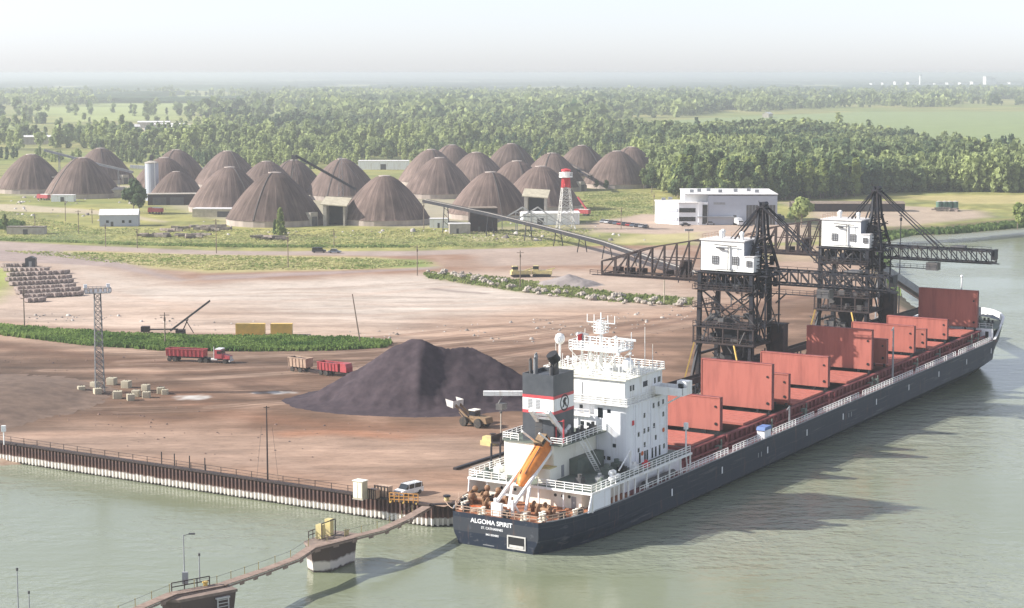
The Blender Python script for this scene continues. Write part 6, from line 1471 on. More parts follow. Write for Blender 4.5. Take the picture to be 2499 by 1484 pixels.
# office and hall
op = gpt(1598,541); r = thing('office_building', 'white and grey office building with a large blue grey hall and dark gates', 'building', gpt(1720,548), -.03)
def ox(px): return (px-1720)*S_/F_PX*gpt(1720,548).y*1.0
zz0 = 0
wl_ = MB().prism([(ox(1602),8),(ox(1655),-1.0),(ox(1708),-1.0),(ox(1708),18),(ox(1602),18)],0,9.6).build('office_wing', M['bldwhite'], r)
MB().prism([(ox(1602)-.3,7.8),(ox(1655)-.1,-1.3),(ox(1708),-1.3),(ox(1708),18.3),(ox(1602)-.3,18.3)],9.6,10.1).build('office_roof', M['roof'], r)
hall = MB().bb(ox(1727),ox(1895),-.5,40,0,13.2).build('hall', M['bldgrey'], r)
MB().bb(ox(1671),ox(1729)-.03,4,38,0,13.6).build('stair_block', M['bldwhite'], r)
MB().bb(ox(1671)-.2,ox(1895)+.3,-.8,40.3,13.62,14.0).build('hall_roof', M['roof'], r)
for z in (1.6, 5.6):
    MB().bb(ox(1656),ox(1696),-1.08,-1.0,z,z+2.0).build('window', M['glass'], wl_)
    a, c = Vector((ox(1604),7.7,0)), Vector((ox(1653),-.75,0)); MB().bar(a + Vector((-.15,-.1,z+1)), c + Vector((-.15,-.1,z+1)), .12, 1.6).build('window', M['bldgrey'], wl_)
MB().bb(ox(1704),ox(1712),-1.6,2,0,10.4).bb(ox(1712),ox(1726),-1.0,1.5,0,10.2).build('entrance_tower', M['bldwhite'], r)
MB().bb(ox(1713),ox(1725),-1.06,-1.0,.3,9.2).build('glass_front', M['glass'], r)
for a, c, h_ in ((1820,1848,9.0),(1862,1890,9.0),(1788,1796,4.4)): MB().bb(ox(a),ox(c),-.58,-.5,.1,h_).build('gate', M['dgrey'], hall)
for a in (1826,1834,1842,1868,1876,1884): MB().bb(ox(a)-.1,ox(a)+.1,-.64,-.58,.1,9).build('gate_frame', M['grey'], hall)
MB().bb(ox(1740),ox(1768),-.56,-.5,9.2,10.2).build('sign_board', M['grey'], hall)
MB().bb(ox(1700),ox(1790),-2.6,-.8,3.6,3.8).build('canopy', M['grey'], r)
for k, px in enumerate((1690,1710,1735,1760,1800,1835,1850,1622,1640)): MB().bb(ox(px)-.9,ox(px)+.9,9+k % 3*5,11+k % 3*5,14.0 if px > 1660 else 10.1,15.4 if px > 1660 else 11.2).build('roof_unit', M['grey'], r)
for a in ((('long low brown shed left of the stacked tanks, behind the farther crane'),gpt(2070,516),.0,56,10,3.8,'cranerust','wood',1.0,((-20,4,3.5),(10,4,3.5))),
          ('small concrete block house in front of the dome near the woods',gpt(1503,455),.1,10,8,7.5,'conc','conc',0,((0,2,3),)),
          ('white lean-to at the right foot of the left front dome',gpt(275,482),.3,14,9,4.2,'concpale','conc',1.2,((-2,2,2.5),)),
          ('low pale shed at the left foot of the second front dome',gpt(525,530),-.05,22,8,3.8,'concpale','roof',0,((4,6,2.8),)),
          ('small white hut under the upper end of the long conveyor',gpt(1070,556),0,8,5,3.8,'white','roof',0,((0,1,2.2),)),
          ('dark red brick transfer house below the long conveyor',gpt(1180,565),.1,12,9,10,'cranerust','wood',0,((-2,1,2.2),)),
          ('pale green kiosk below the upper part of the long conveyor',gpt(1122,570),.1,9,5,4.0,'conc','roof',0,((-1,1,2.2),)),
          ('open shed with a dark roof in front of the smallest dome',gpt(432,500),.15,30,8,5.5,'cranerust','conc',0,((-9,7,4),(0,7,4))),
          ('low white building on the open ground behind the domes',gpt(935,414),0,36,12,6,'white','roof',0,((0,4,4),)),
          ('small white building left of the red truck cab at the domes',gpt(152,492),0,12,6,3.2,'white','roof',0,((0,2,2.5),)),
          ('white workshop at the foot of the red and white tower',gpt(1345,548),.15,26,9,5,'white','roof',.8,((-5,3,3),)),
          ('low grey pump house in the grass at the far left',gpt(62,572),0,16,5,3.0,'conc','log',0,((0,2,2.2),))):
    shed(*a)
# dark portal sheds on the dome flanks
for px, py, w_, h_, lab in ((716,546,9,10,'tall portal shed on the flank of the front row dome, dark open front'),(815,551,10,9.5,'portal shed with a flared pale roof between the two large front domes'),(1305,543,10,12,'dark portal shed on the right flank of the dome behind the long conveyor')):
    r = thing('portal_shed', lab, 'shed', gpt(px,py), -.1)
    MB().bb(-w_/2,-w_/2+1.6,-.3,8,0,h_).build('wall', M['conc'], r); MB().bb(w_/2-.8,w_/2,-.3,8,0,h_-.5).build('wall', M['conc'], r); MB().add([(-w_/2-1,-1,h_),(w_/2+1,-1,h_-.8),(w_/2+1,12,h_+2),(-w_/2-1,12,h_+2.6),(-w_/2-1,-1,h_+.4),(w_/2+1,-1,h_-.4),(w_/2+1,12,h_+2.4),(-w_/2-1,12,h_+3)],[(3,2,1,0),(4,5,6,7),(0,1,5,4),(1,2,6,5),(3,0,4,7)]).build('roof', M['concpale'], r)
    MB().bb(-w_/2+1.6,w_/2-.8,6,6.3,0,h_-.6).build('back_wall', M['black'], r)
# red and white lattice tower
bz = gpt(1380,558); ht = height_at(1374,412,bz) - ZQ
r = thing('lattice_tower', 'red and white lattice tower with a lantern platform at the edge of the domes', 'tower', bz, .2)
mb = MB(); hw = lambda z: 2.4*(1-z/ht)**1.4 + 1.2
lv = [0,.12,.24,.36,.47,.58,.68,.78,.86]
for m_, (a, c) in enumerate(((0,6),(6,8))):
    mb = MB()
    for i in range(a, c):
        z0, z1 = ht*lv[i], ht*lv[i+1]; p_, q_ = hw(z0), hw(z1)
        for s in (-1,1):
            for t in (-1,1): mb.bar((s*p_,t*p_,z0),(s*q_,t*q_,z1),.26)
            mb.bar((-p_,s*p_,z0),(q_,s*q_,z1),.18); mb.bar((p_,s*p_,z0),(-q_,s*q_,z1),.18); mb.bar((s*p_,-p_,z0),(s*q_,q_,z1),.18); mb.bar((s*p_,p_,z0),(s*q_,-q_,z1),.18)
            mb.bar((-q_,s*q_,z1),(q_,s*q_,z1),.2); mb.bar((s*q_,-q_,z1),(s*q_,q_,z1),.2)
    if m_: 
        mb.bb(-.7,.7,-.7,.7,ht*.70,ht*.86)
    mb.build('lattice', M['rim'] if m_ == 0 else M['signred'], r)
MB().prism([(3.1*math.cos(PI/4*k),3.1*math.sin(PI/4*k)) for k in range(8)],ht*.86,ht*.885).rail([(3.0*math.cos(PI/4*k),3.0*math.sin(PI/4*k),ht*.885) for k in range(9)],1.4,.2,2).build('platform', M['white'], r)
MB().tube((0,0,ht*.885),(0,0,ht*.96),1.8,12).build('lantern_room', M['white'], r); MB().lathe((0,0,0),[(2.2,ht*.96),(2.1,ht*.99),(1e-3,ht*1.01)],12).build('lantern_roof', M['signred'], r)
# white A-frame trusses
for i, (px, lab) in enumerate(((1275,'left white timber A-frame trestle in front of the dome by the tower'),(1312,'right white timber A-frame trestle in front of the dome by the tower'))):
    p = gpt(px,562); r = thing('a_frame_trestle', lab, 'trestle', p, 0, 'white A-frame trestles'); hh = height_at(px,506,p)-ZQ
    MB().bar((-11,0,hh*.35),(0,0,hh),.4).bar((0,0,hh),(10,0,hh*.3),.4).bar((-11,3,hh*.35),(0,3,hh),.4).bar((0,3,hh),(10,3,hh*.3),.4).bar((-6,0,hh*.6),(5,0,hh*.6),.3).bar((-3,0,hh*.8),(8,0,hh*.35),.25).build('truss', M['rim'], r)
    for x, q in ((-9,.42),(-3,.8),(4,.68),(9,.36)): MB().bar((x,0,0),(x,0,hh*q),.35).build('post', M['rim'], r)
# red trucks at the domes
for px, py, lab in ((378,522,'red and white truck parked by the big round tree'),(105,488,'small red truck between the two left domes'),(1418,526,'red machine with a raised boom right of the lattice tower')):
    r = thing('works_truck', lab, 'truck', gpt(px,py), 2.6)
    MB().bb(-4.5,1,-1.3,1.3,1.1,3.0).build('body', M['truckred'], r); MB().sideprism([(1.2,.8),(3.6,.8),(3.6,2),(3.1,3.2),(1.2,3.2)],-1.2,1.2).build('cab', M['truckred'], r)
    MB().bb(-4.4,.9,-1.0,1.0,3.0,3.3).build('bed_cover', M['rim'], r)
    if px > 1400: MB().bar((-3,0,3),(2,0,9),.8).build('boom', M['truckred'], r)
    for x in (-3.4,-1.8,2.4):
        for y in (-1.1,1.1): wheel('wheel', r, x, y, .55, .4)
# scrap and log piles in the grass
rn = random.Random(77)
for (a, c, y0, n, lab, d_) in ((415,545,562,30,'long heap of dark timber and scrap in the grass, centre left',8),(340,400,578,12,'small heap of dark scrap right of the white house',3),(620,690,585,12,'dark sleepers piled by the small conifer',2),(440,500,580,10,'low scatter of dark scrap below the long heap',3),(2285,2335,515,8,'row of dark tanks and scrap on the far spit',1)):
    o = gpt((a+c)/2, y0); mb = MB(); wid = (gpt(c,y0)-gpt(a,y0)).length
    for k in range(n):
        x = rn.uniform(-wid/2,wid/2); y = rn.uniform(-d_,d_); L_ = rn.uniform(3,8); an = rn.uniform(-.5,.5); z = .4 + rn.random()*1.2
        mb.mat(k % 3 == 0 and 1 or 0).bar((x-L_/2*math.cos(an),y-L_/2*math.sin(an),z),(x+L_/2*math.cos(an),y+L_/2*math.sin(an),z+rn.uniform(-.2,.3)),rn.uniform(.6,1.1))
    q = mb.build('scrap_heap', [M['log'], M['slab']]); q.location = o; tag(q, lab, 'scrap heap', kind='stuff' if False else None)
for i, px in enumerate((2290,2304,2316,2330)):
    p = gpt(px,513); r = thing('storage_tank', ['leftmost','second from left','third from left','rightmost'][i] + ' of the four small dark green tanks on the far spit', 'tank', p, 0, 'small tanks on the far spit')
    MB().tube((0,0,0),(0,0,4.4),1.5,14).build('shell', M['tankgreen'], r); MB().lathe((0,0,0),[(1.6,4.4),(1e-3,4.9)],14).build('roof', M['conc'], r)
# inclined ship loader chute at the far end of the quay
conveyor('inclined_chute', 'grey inclined gallery sloping down to the shore beyond the farther crane', [ST(205,-24,28), ST(262,-18,6)], 2.0, 1.8, 'grey', 'conc', 2)
# works far behind at the upper left
for k, (px, py, lab) in enumerate(((95,352,'grey crushing plant behind the far left domes'),(375,312,'pale works yard building in the upper left meadow'),(415,318,'second pale works building in the upper left meadow, by the blue roof'))):
    shed(lab, gpt(px,py), .1*k, 40, 16, 7, 'conc', 'roof', 1.5, ((0,5,4),))
shed('low building with a blue roof in the upper left meadow', gpt(382,326), .1, 26, 14, 5, 'bldgrey', 'blue', 2.0)
# distant town
rn = random.Random(5)
def far_building(px, w_px, pyt, py=212, lab=None, m='bldwhite', nm='distant_building', cat='building'):
    p = gpt(px,py); p = Vector((p.x, p.y, ZQ+1)); sc_ = p.y/F_PX
    w_ = w_px*S_*sc_; h_ = max(6, height_at(px,pyt,p)-ZQ)
    r = thing(nm, lab, cat, p); MB().bb(-w_/2,w_/2,0,60,-8,h_).build('wall', M[m], r); MB().bb(-w_/2-2,w_/2+2,-2,62,h_,h_+2).build('roof', M['roof'], r)
far = [(2135,16,204,'left end of the distant works on the right horizon'),(2165,20,203,'second from the left end of the distant works on the right horizon'),(2192,14,200,'third from the left end of the distant works on the right horizon'),(2228,22,201,'just left of the distant white chimney'),(2262,24,203,'just right of the distant white chimney'),(2292,18,204,'second to the right of the distant white chimney'),(2320,14,203,'midway between the chimney and the tall distant block'),(2352,16,202,'left of the tall distant block'),(2382,18,200,'directly left of the tall distant block'),(2412,14,188,'tall white block standing on the right horizon'),(2425,10,191,'tall narrow block beside the tallest one on the right horizon'),(2448,20,203,'right of the tall distant block'),(2478,26,202,'at the right edge of the horizon')]
for a, w_, t, lab in far: far_building(a, w_, t, 213, 'distant white factory, ' + lab, 'white')
p = gpt(2245,213); p = Vector((p.x,p.y,ZQ)); r = thing('chimney', 'thin white chimney standing on the right horizon', 'chimney', p); hh = height_at(2245,184,p)-ZQ
MB().tube((0,0,0),(0,0,hh),9,12,6).build('shaft', M['white'], r); MB().tube((0,0,hh),(0,0,hh+4),7,12).build('rim', M['grey'], r)

for i, (px, py, w_, m, lab) in enumerate(((85,342,22,'white','small white house above the far left dome'),(182,338,16,'white','tiny white house left of the works in the upper left meadow'),(322,322,20,'conc','pale farm building left of the works in the upper left meadow'),(448,322,26,'white','white barn at the right end of the works in the upper left meadow'),(560,300,22,'white','white farmhouse at the top of the upper left meadow'),(620,262,30,'white','distant white house in the far meadow left of centre'),(1880,287,26,'conc','distant grey barn at the edge of the far green field'),(1700,262,30,'white','distant pale house in the woods above the field'))):
    shed(lab, gpt(px,py), .2*i, w_, 10, 6, m, 'roof', 2.5, ((0,2,2.5),), 'distant_house', ((-5,1.5,1.5,1.5),), 'house')
# ------------------------------------------------------------------ trees
def sunlit_through(N, L, b, src):
    tl = N.new('ShaderNodeBsdfTranslucent'); mxs = N.new('ShaderNodeMixShader'); mxs.inputs[0].default_value = .42
    L.new(src, tl.inputs['Color']); L.new(b.outputs[0], mxs.inputs[1]); L.new(tl.outputs[0], mxs.inputs[2]); L.new(mxs.outputs[0], N['Material Output'].inputs['Surface'])
def leaf_mat(name, c, c2):
    m, N, L, b = new_mat(name)
    oi = N.new('ShaderNodeObjectInfo'); ge = N.new('ShaderNodeNewGeometry'); cr = N.new('ShaderNodeValToRGB')
    tcn = N.new('ShaderNodeTexCoord'); nz = N.new('ShaderNodeTexNoise'); nz.inputs['Scale'].default_value = .35; nz.inputs['Detail'].default_value = 3
    ad = N.new('ShaderNodeMath'); ad.operation = 'MULTIPLY_ADD'; ad.inputs[1].default_value = .45
    a2 = N.new('ShaderNodeMath'); a2.operation = 'MULTIPLY_ADD'; a2.inputs[1].default_value = .35
    L.new(tcn.outputs['Object'], nz.inputs['Vector']); L.new(oi.outputs['Random'], ad.inputs[0]); L.new(ge.outputs['Random Per Island'], a2.inputs[0]); L.new(nz.outputs[0], a2.inputs[2]); 
    mm_ = N.new('ShaderNodeMath'); mm_.operation = 'MULTIPLY'; mm_.inputs[1].default_value = .6; L.new(a2.outputs[0], mm_.inputs[0]); L.new(mm_.outputs[0], ad.inputs[2])
    cr.color_ramp.elements[0].position = .2; cr.color_ramp.elements[0].color = (*c, 1); cr.color_ramp.elements[1].position = .85; cr.color_ramp.elements[1].color = (*c2, 1)
    L.new(ad.outputs[0], cr.inputs[0]); L.new(cr.outputs[0], b.inputs['Base Color']); b.inputs['Roughness'].default_value = .8; b.inputs['Specular IOR Level'].default_value = .15
    sunlit_through(N, L, b, cr.outputs[0])
    return m
M['leaf'] = leaf_mat('foliage_green', (.055,.09,.035), (.27,.32,.10))
M['leafpale'] = leaf_mat('foliage_pale_green', (.11,.16,.06), (.33,.38,.14))
M['leafdark'] = leaf_mat('foliage_dark_green', (.035,.065,.034), (.13,.18,.075))
def crown_arrays(rs, H, W, n, size, shape, base=.12):
    """leaf clumps spread through a crown of several lobes; returns verts and quads"""
    lobes = []
    if shape == 'cone':
        for k in range(9):
            q = k/8; lobes.append((rs.normal(0,.04*W), rs.normal(0,.04*W), H*(base+.08+(1-base-.12)*q), W*.5*(1-q*.86)+.2, H*.09))
    elif shape == 'tall':
        for k in range(9):
            q = k/8; a = rs.uniform(0,6.28); r_ = W*.22*rs.random()
            lobes.append((r_*math.cos(a), r_*math.sin(a), H*(base+.1+.74*q), W*(.34-.16*abs(q-.35)), H*.13))
    else:
        for k in range(10):
            a = rs.uniform(0,6.28); r_ = W*.30*math.sqrt(rs.random()); z = H*(.35+.5*rs.random())
            if z > H*.72: r_ *= .5
            lobes.append((r_*math.cos(a), r_*math.sin(a), z, W*rs.uniform(.20,.30), H*rs.uniform(.12,.18)))
        lobes.append((0,0,H*.84,W*.2,H*.13))
    lob = np.array(lobes); idx_ = rs.integers(0, len(lob), n); l = lob[idx_]
    d = rs.normal(size=(n,3)); d /= np.linalg.norm(d, axis=1)[:,None]; rr_ = rs.uniform(.6,1.05,n)[:,None]
    c = l[:,:3] + d*rr_*np.stack([l[:,3], l[:,3], l[:,4]], 1)
    u = rs.normal(size=(n,3)) + d*.0; u -= (u*d).sum(1)[:,None]*d*.75; u /= np.linalg.norm(u, axis=1)[:,None]
    v = np.cross(d, u); v += .45*rs.normal(size=(n,3)); v /= np.linalg.norm(v, axis=1)[:,None]
    s = (size*rs.uniform(.55,1.25,n))[:,None]
    P = np.stack([c-u*s-v*s*.6, c+u*s*.8-v*s, c+u*s+v*s*.7, c-u*s*.6+v*s], 1).reshape(-1,3)
    P[:,2] = np.maximum(P[:,2], .2)
    return P, np.arange(4*n).reshape(-1,4)
rs = np.random.default_rng(7)
protos = []
for k, (H, W, sh, mt) in enumerate(((16,10,'round','leaf'),(19,9,'tall','leaf'),(14,11,'round','leafpale'),(20,8,'tall','leafpale'),(17,11,'round','leafdark'),(21,9,'tall','leafdark'),(12,9,'round','leafpale'),(18,7.5,'tall','leaf'))):
    P, F = crown_arrays(rs, H, W, 620, .85, sh)
    me = np_mesh('crown', P, F, None, [M[mt]])
    tb = MB(); tb.tube((0,0,-.4),(0,0,H*.45),.32,7,.2)
    for q in range(4):
        a = rs.uniform(0,6.28); tb.tube((0,0,H*(.22+.06*q)),(math.cos(a)*W*.24,math.sin(a)*W*.24,H*(.48+.07*q)),.13,5,.05)
    to = tb.build('trunk', M['wood']); tm = to.data; bpy.data.objects.remove(to)
    protos.append((me, tm, mt, sh, H))
def plant(name, label, cat, p, k, sc_=1.0, rz=0, group=None, sz=None):
    r = thing(name, label, cat, p, rz, group); r.scale = (sc_, sc_, sc_ if sz is None else sz)
    for nm, me in (('trunk', protos[k][1]), ('crown', protos[k][0])):
        o = bpy.data.objects.new(nm, me); COL.objects.link(o); o.parent = r
    return r
# positions over the land
CLEAR = [((60,262),(450,258),(470,330),(150,335)), ((230,232),(560,232),(700,278),(200,282)), ((640,262),(770,262),(770,312),(640,312)), ((-200,298),(60,298),(60,345),(-200,345)), ((310,300),(450,296),(465,345),(300,350)), ((-60,350),(200,346),(240,376),(-60,378)), ((870,392),(1020,390),(1020,420),(870,416)), ((1480,302),(1700,287),(2100,272),(2900,270),(2900,380),(2430,364),(2250,347),(1950,324),(1500,334))]
pos = []
def scatter(pts, n, dens=None, seed=1, z=ZQ, hs=(.5,1.15)):
    poly = GP(*pts); xs = [a for a, _ in poly]; ys = [c for _, c in poly]; r_ = np.random.default_rng(seed); n = int(n*1.15)
    x = r_.uniform(min(xs), max(xs), n); y = r_.uniform(min(ys), max(ys), n)
    ok = poly_sd(x, y, poly) + 25*(fbm(x/60, y/60, seed+5)-.5) > 0
    for ex in CLEAR: ok &= (poly_sd(x, y, GP(*ex)) + 60*(fbm(x/80, y/80, 99)-.5) < 0) | (r_.random(n) < .30)*(fbm(x/35, y/35, 123) > .5)
    ok &= poly_sd(x, y, GP(*CLEAR[-1])) < 0
    if dens: ok &= fbm(x/dens[0], y/dens[0], seed+9) > dens[1]
    for q in DOMES: ok &= (x-q[0])**2 + (y-q[1])**2 > 24.5**2
    for a, c in zip(x[ok], y[ok]): g_ = float(fbm(np.array([a/55.]), np.array([c/70.]), 205, 2)[0]); pos.append((a, c, r_.uniform(*hs)*(.6+.8*g_), int(min(7, max(0, 8*g_*1.3-1.2+r_.normal(0,1.6))))))
scatter(((1590,462),(1640,486),(1800,492),(2060,486),(2160,470),(2520,468),(2900,466),(2900,400),(2498,398),(2430,388),(2250,362),(2000,340),(1800,338),(1570,350),(1560,420)), 21000, (60,.27), 3, hs=(.5,1.05))
scatter(((1540,340),(1900,330),(2200,350),(1900,370),(1560,372)), 700, (120,.45), 31)
scatter(((-60,350),(300,345),(700,345),(1100,345),(1560,330),(1600,400),(1560,385),(1480,360),(1300,360),(1080,365),(900,392),(700,392),(500,372),(300,372),(100,372),(-60,376)), 3900, (45,.48), 4)
scatter(((900,300),(1560,318),(1560,345),(1200,345),(700,345),(760,300)), 3600, (80,.40), 6)
scatter(((-80,300),(900,300),(760,345),(-80,350)), 4200, (90,.56), 7)
scatter(((300,374),(900,374),(1560,352),(1590,395),(1500,392),(1300,404),(1010,404),(900,410),(600,418),(300,400)), 1500, (40,.40), 39, hs=(.3,.75))
scatter(((420,372),(1500,360),(1500,372),(1300,378),(900,396),(700,385),(500,372)), 420, None, 38, hs=(.45,.9))
scatter(((1500,395),(1600,395),(1620,450),(1600,462),(1560,440)), 130, None, 8)
for i in range(8): scatter(((-60,382),(40,384),(330,392),(420,384),(700,384),(900,396),(1000,396),(900,402),(330,402),(-60,390)), 20, None, 50+i, hs=(.4,.7))
pos.sort(key=lambda q: q[1])
GROUP = 'trees of the nearer woods'
KL = {'leaf': 'mid green deciduous tree at the near edge of the woods behind the site', 'leafpale': 'pale yellow green tree at the near edge of the woods behind the site', 'leafdark': 'dark green tree at the near edge of the woods behind the site'}
indiv, rest = pos[:290], pos[290:]
rn = random.Random(3)
for x, y, s, k in indiv:
    plant('forest_tree', KL[protos[k][2]], 'tree', (x, y, ZQ-.2), k, s, rn.uniform(0,6.28), GROUP)
# the rest of the woods as one mass: a few light-weight crowns repeated
def forest(name, pts, nq, size, seed, label, Hs=(13,20), small=False, z=ZQ-.3):
    r_ = np.random.default_rng(seed); lib = []
    for k in range(10):
        sh = ('round','tall','round','tall')[k % 4]; H = r_.uniform(*Hs); W = H*(.62 if sh == 'round' else .42)
        P, F = crown_arrays(r_, H, W, nq, size, sh, .05); lib.append(P)
    Vs, Cs = [], []
    pts = np.array(pts)
    which = r_.integers(0, 10, len(pts)); tone = r_.uniform(0,1,len(pts)); patch = fbm(pts[:,0]/90, pts[:,1]/90, seed)
    for k in range(10):
        sel = np.nonzero(which == k)[0]
        if not len(sel): continue
        a = r_.uniform(0,6.28,len(sel)); ca, sa = np.cos(a), np.sin(a); s = pts[sel,2]; P = lib[k]
        X = (P[None,:,0]*ca[:,None]-P[None,:,1]*sa[:,None])*s[:,None]+pts[sel,0][:,None]; Y = (P[None,:,0]*sa[:,None]+P[None,:,1]*ca[:,None])*s[:,None]+pts[sel,1][:,None]; Z = P[None,:,2]*s[:,None]+z
        Vs.append(np.stack([X,Y,Z],-1).reshape(-1,3))
        t = np.clip(.45*tone[sel]+2.4*(patch[sel]-.5)+.30, 0, 1)[:,None]
        c = C(.085,.13,.068)*(1-t)+C(.36,.41,.17)*t
        fq = r_.uniform(.75,1.25,(len(sel),nq,1,1))
        Cs.append((c[:,None,None,:]*fq*np.ones((1,1,4,1))).reshape(-1,3))
    V = np.concatenate(Vs); Cc = np.concatenate(Cs)
    o = bpy.data.objects.new(name, np_mesh(name, V, np.arange(len(V)).reshape(-1,4), Cc, [M['mass']])); COL.objects.link(o)
    return tag(o, label, kind='stuff')
M['mass'], N, L, b = new_mat('woodland_foliage')
at = N.new('ShaderNodeAttribute'); at.attribute_name = 'tone'; L.new(at.outputs['Color'], b.inputs['Base Color']); b.inputs['Roughness'].default_value = .85; b.inputs['Specular IOR Level'].default_value = .1
sunlit_through(N, L, b, at.outputs['Color'])
near = [q[:3] for q in rest if q[1] < 1700]; mid_ = [q[:3] for q in rest if q[1] >= 1700]
forest('woodland', near, 190, 1.25, 11, 'dense mixed green woods behind the domes and the office')
forest('woodland', mid_, 90, 1.8, 12, 'mixed woods in the middle distance')
# far woods: clumps growing with distance
pos = []
scatter(((-120,232),(2600,225),(2600,262),(2100,262),(1700,278),(1480,298),(1480,318),(900,300),(-120,300)), 42000, (170,.535), 21, hs=(.6,1.25))
scatter(((760,245),(1900,245),(1700,282),(1480,300),(1480,322),(1200,318),(760,300)), 14000, (200,.36), 22, hs=(.7,1.3))
fw = [q[:3] for q in pos]
print('far', len(fw), 'near', len(near), 'mid', len(mid_))
forest('far_woodland', fw, 22, 3.6, 13, 'hazy woods and hedgerows towards the horizon', (15,21))
# the plain beyond: rough canopy sheet
ny_, nx_ = 420, 460
ys = 4300*np.power(9.0, np.linspace(0,1,ny_)); u_ = np.linspace(-.36,.36,nx_)
YY, UU = np.meshgrid(ys, u_, indexing='ij'); XX = YY*UU
cl = fbm(XX/420, YY/700, 61, 5); hgt = np.where(cl > .49, 12*sstep(cl,.49,.52)*(.75+.5*fbm(XX/30,YY/30,62,2)), -4)
base_ = ZQ + np.where(YY > 12000, (YY-12000)*0.0012, 0)
co = np.stack([XX, YY, hgt+base_], -1).reshape(-1,3); cc = (C(.06,.095,.055)*(1+1.2*(fbm(XX/200,YY/300,63)[...,None]-.3))).reshape(-1,3)
ii, jj = np.meshgrid(np.arange(ny_-1), np.arange(nx_-1), indexing='ij'); a = (ii*nx_+jj).ravel(); F = np.stack([a, a+1, a+nx_+1, a+nx_], 1)
F = F[np.max(co[F][:,:,2],1) > ZQ+.5]; cP, FF = compact(co, F)
cc = cc[np.unique(F)]
o = bpy.data.objects.new('horizon_woods', np_mesh('horizon_woods', cP, FF, cc, [M['mass']])); COL.objects.link(o); tag(o, 'blue hazed woods on the far plain', kind='stuff')
# single trees and bushes
plant('round_tree', 'big dark round tree right behind the small white house', 'tree', gpt(326,520), 4, 1.05, 1)
plant('round_tree', 'slightly smaller dark tree overlapping the big round tree by the white house', 'tree', gpt(340,522), 4, .85, 2.2)
P, F = crown_arrays(rs, 11, 5.2, 420, .7, 'cone', .02)
for px, py, s, lab, mt in ((685,574,1.0,'narrow conifer in front of the front row dome with the portal shed','leaf'),(672,572,.55,'short bushy conifer touching the narrow conifer on its left','leafdark')):
    r = thing('conifer', lab, 'tree', gpt(px,py)); r.scale = (s,s,s)
    o = bpy.data.objects.new('crown', np_mesh('crown', P, F, None, [M[mt]])); COL.objects.link(o); o.parent = r
    MB().tube((0,0,-.2),(0,0,9),.22,7,.05).build('trunk', M['wood'], r)
for px, py, k, s, lab in ((1955,556,2,1.0,'pale green willow behind the landward boom of the farther crane'),(1940,552,6,.8,'smaller pale bush left of the willow behind the crane boom'),(2482,558,0,.75,'round green bush at the right edge on the river bank'),(2508,560,2,.85,'green bush cut by the right edge on the river bank'),(1590,470,4,.9,'dark tree left of the office building'),(1570,462,0,.8,'green tree further left of the office building'),(1455,462,4,.35,'small dark bush in front of the dome near the woods'),(1478,466,4,.4,'second small dark bush in front of the dome near the woods'),(1418,462,4,.38,'small dark bush right of the dome above the tower'),(12,566,1,.38,'thin dark shrub at the far left beside the pump house')):
    plant('bush' if s < .6 else 'broadleaf_tree', lab, 'bush' if s < .6 else 'tree', gpt(px,py), k, s, px % 6)
# reeds, bank growth and grass tufts
def blades(name, label, polys, n, h, w, seed, cols, z=ZQ, bank=False):
    r_ = np.random.default_rng(seed); Vs, Cs = [], []
    for pts, share in polys:
        poly = GP(*pts, z=z); xs = [a for a, _ in poly]; ys = [c for _, c in poly]; m = int(n*share*4)
        x = r_.uniform(min(xs),max(xs),m); y = r_.uniform(min(ys),max(ys),m); d = poly_sd(x,y,poly); ok = (d > 0) & (r_.random(m) < np.clip(.35+d/3,0,1)); x, y = x[ok], y[ok]
        m = len(x); a = r_.uniform(0,3.14,m); hh = h*r_.uniform(.5,1.2,m)*(.6+.8*fbm(x/6,y/6,seed)); ww = w*r_.uniform(.6,1.3,m); tx, ty = r_.normal(0,.25,m), r_.normal(0,.25,m)
        c_, s_ = np.cos(a)*ww, np.sin(a)*ww; zz_ = np.full(m, z-.1)
        Vs.append(np.stack([np.stack([x-c_,y-s_,zz_],-1),np.stack([x+c_,y+s_,zz_],-1),np.stack([x+c_*.5+tx,y+s_*.5+ty,zz_+hh],-1),np.stack([x-c_*.7+tx,y-s_*.7+ty,zz_+hh*.9],-1)],1).reshape(-1,3))
        t = np.clip(fbm(x/9,y/9,seed+3)*1.6-.3+r_.normal(0,.15,m),0,1)[:,None]
        Cs.append(np.repeat(C(*cols[0])*(1-t)+C(*cols[1])*t,4,0))
    V = np.concatenate(Vs); o = bpy.data.objects.new(name, np_mesh(name, V, np.arange(len(V)).reshape(-1,4), np.concatenate(Cs), [M['mass']])); COL.objects.link(o)
    return tag(o, label, kind='stuff')
blades('reed_strip', 'tall green reeds in the strip between the two yards', [(((-120,792),(0,794),(120,806),(300,816),(500,822),(700,822),(880,828),(960,836),(940,848),(800,856),(600,858),(400,856),(200,842),(0,818),(-120,806)),1.0)], 17000, 1.0, .36, 4, ((.05,.11,.025),(.21,.29,.08)))
blades('rough_grass', 'rough grass among the boulders', [(((1030,664),(1200,674),(1500,714),(1690,730),(1690,746),(1500,738),(1250,710),(1040,678)),1.0)], 2600, .8, .5, 6, ((.10,.15,.04),(.26,.28,.11)))
blades('verge_weeds', 'low green weeds on the verge above the track', [(((-60,586),(100,590),(300,598),(600,604),(1000,604),(1000,600),(600,598),(300,592),(-60,580)),1.0)], 5000, .7, .8, 19, ((.12,.17,.05),(.26,.32,.12)))
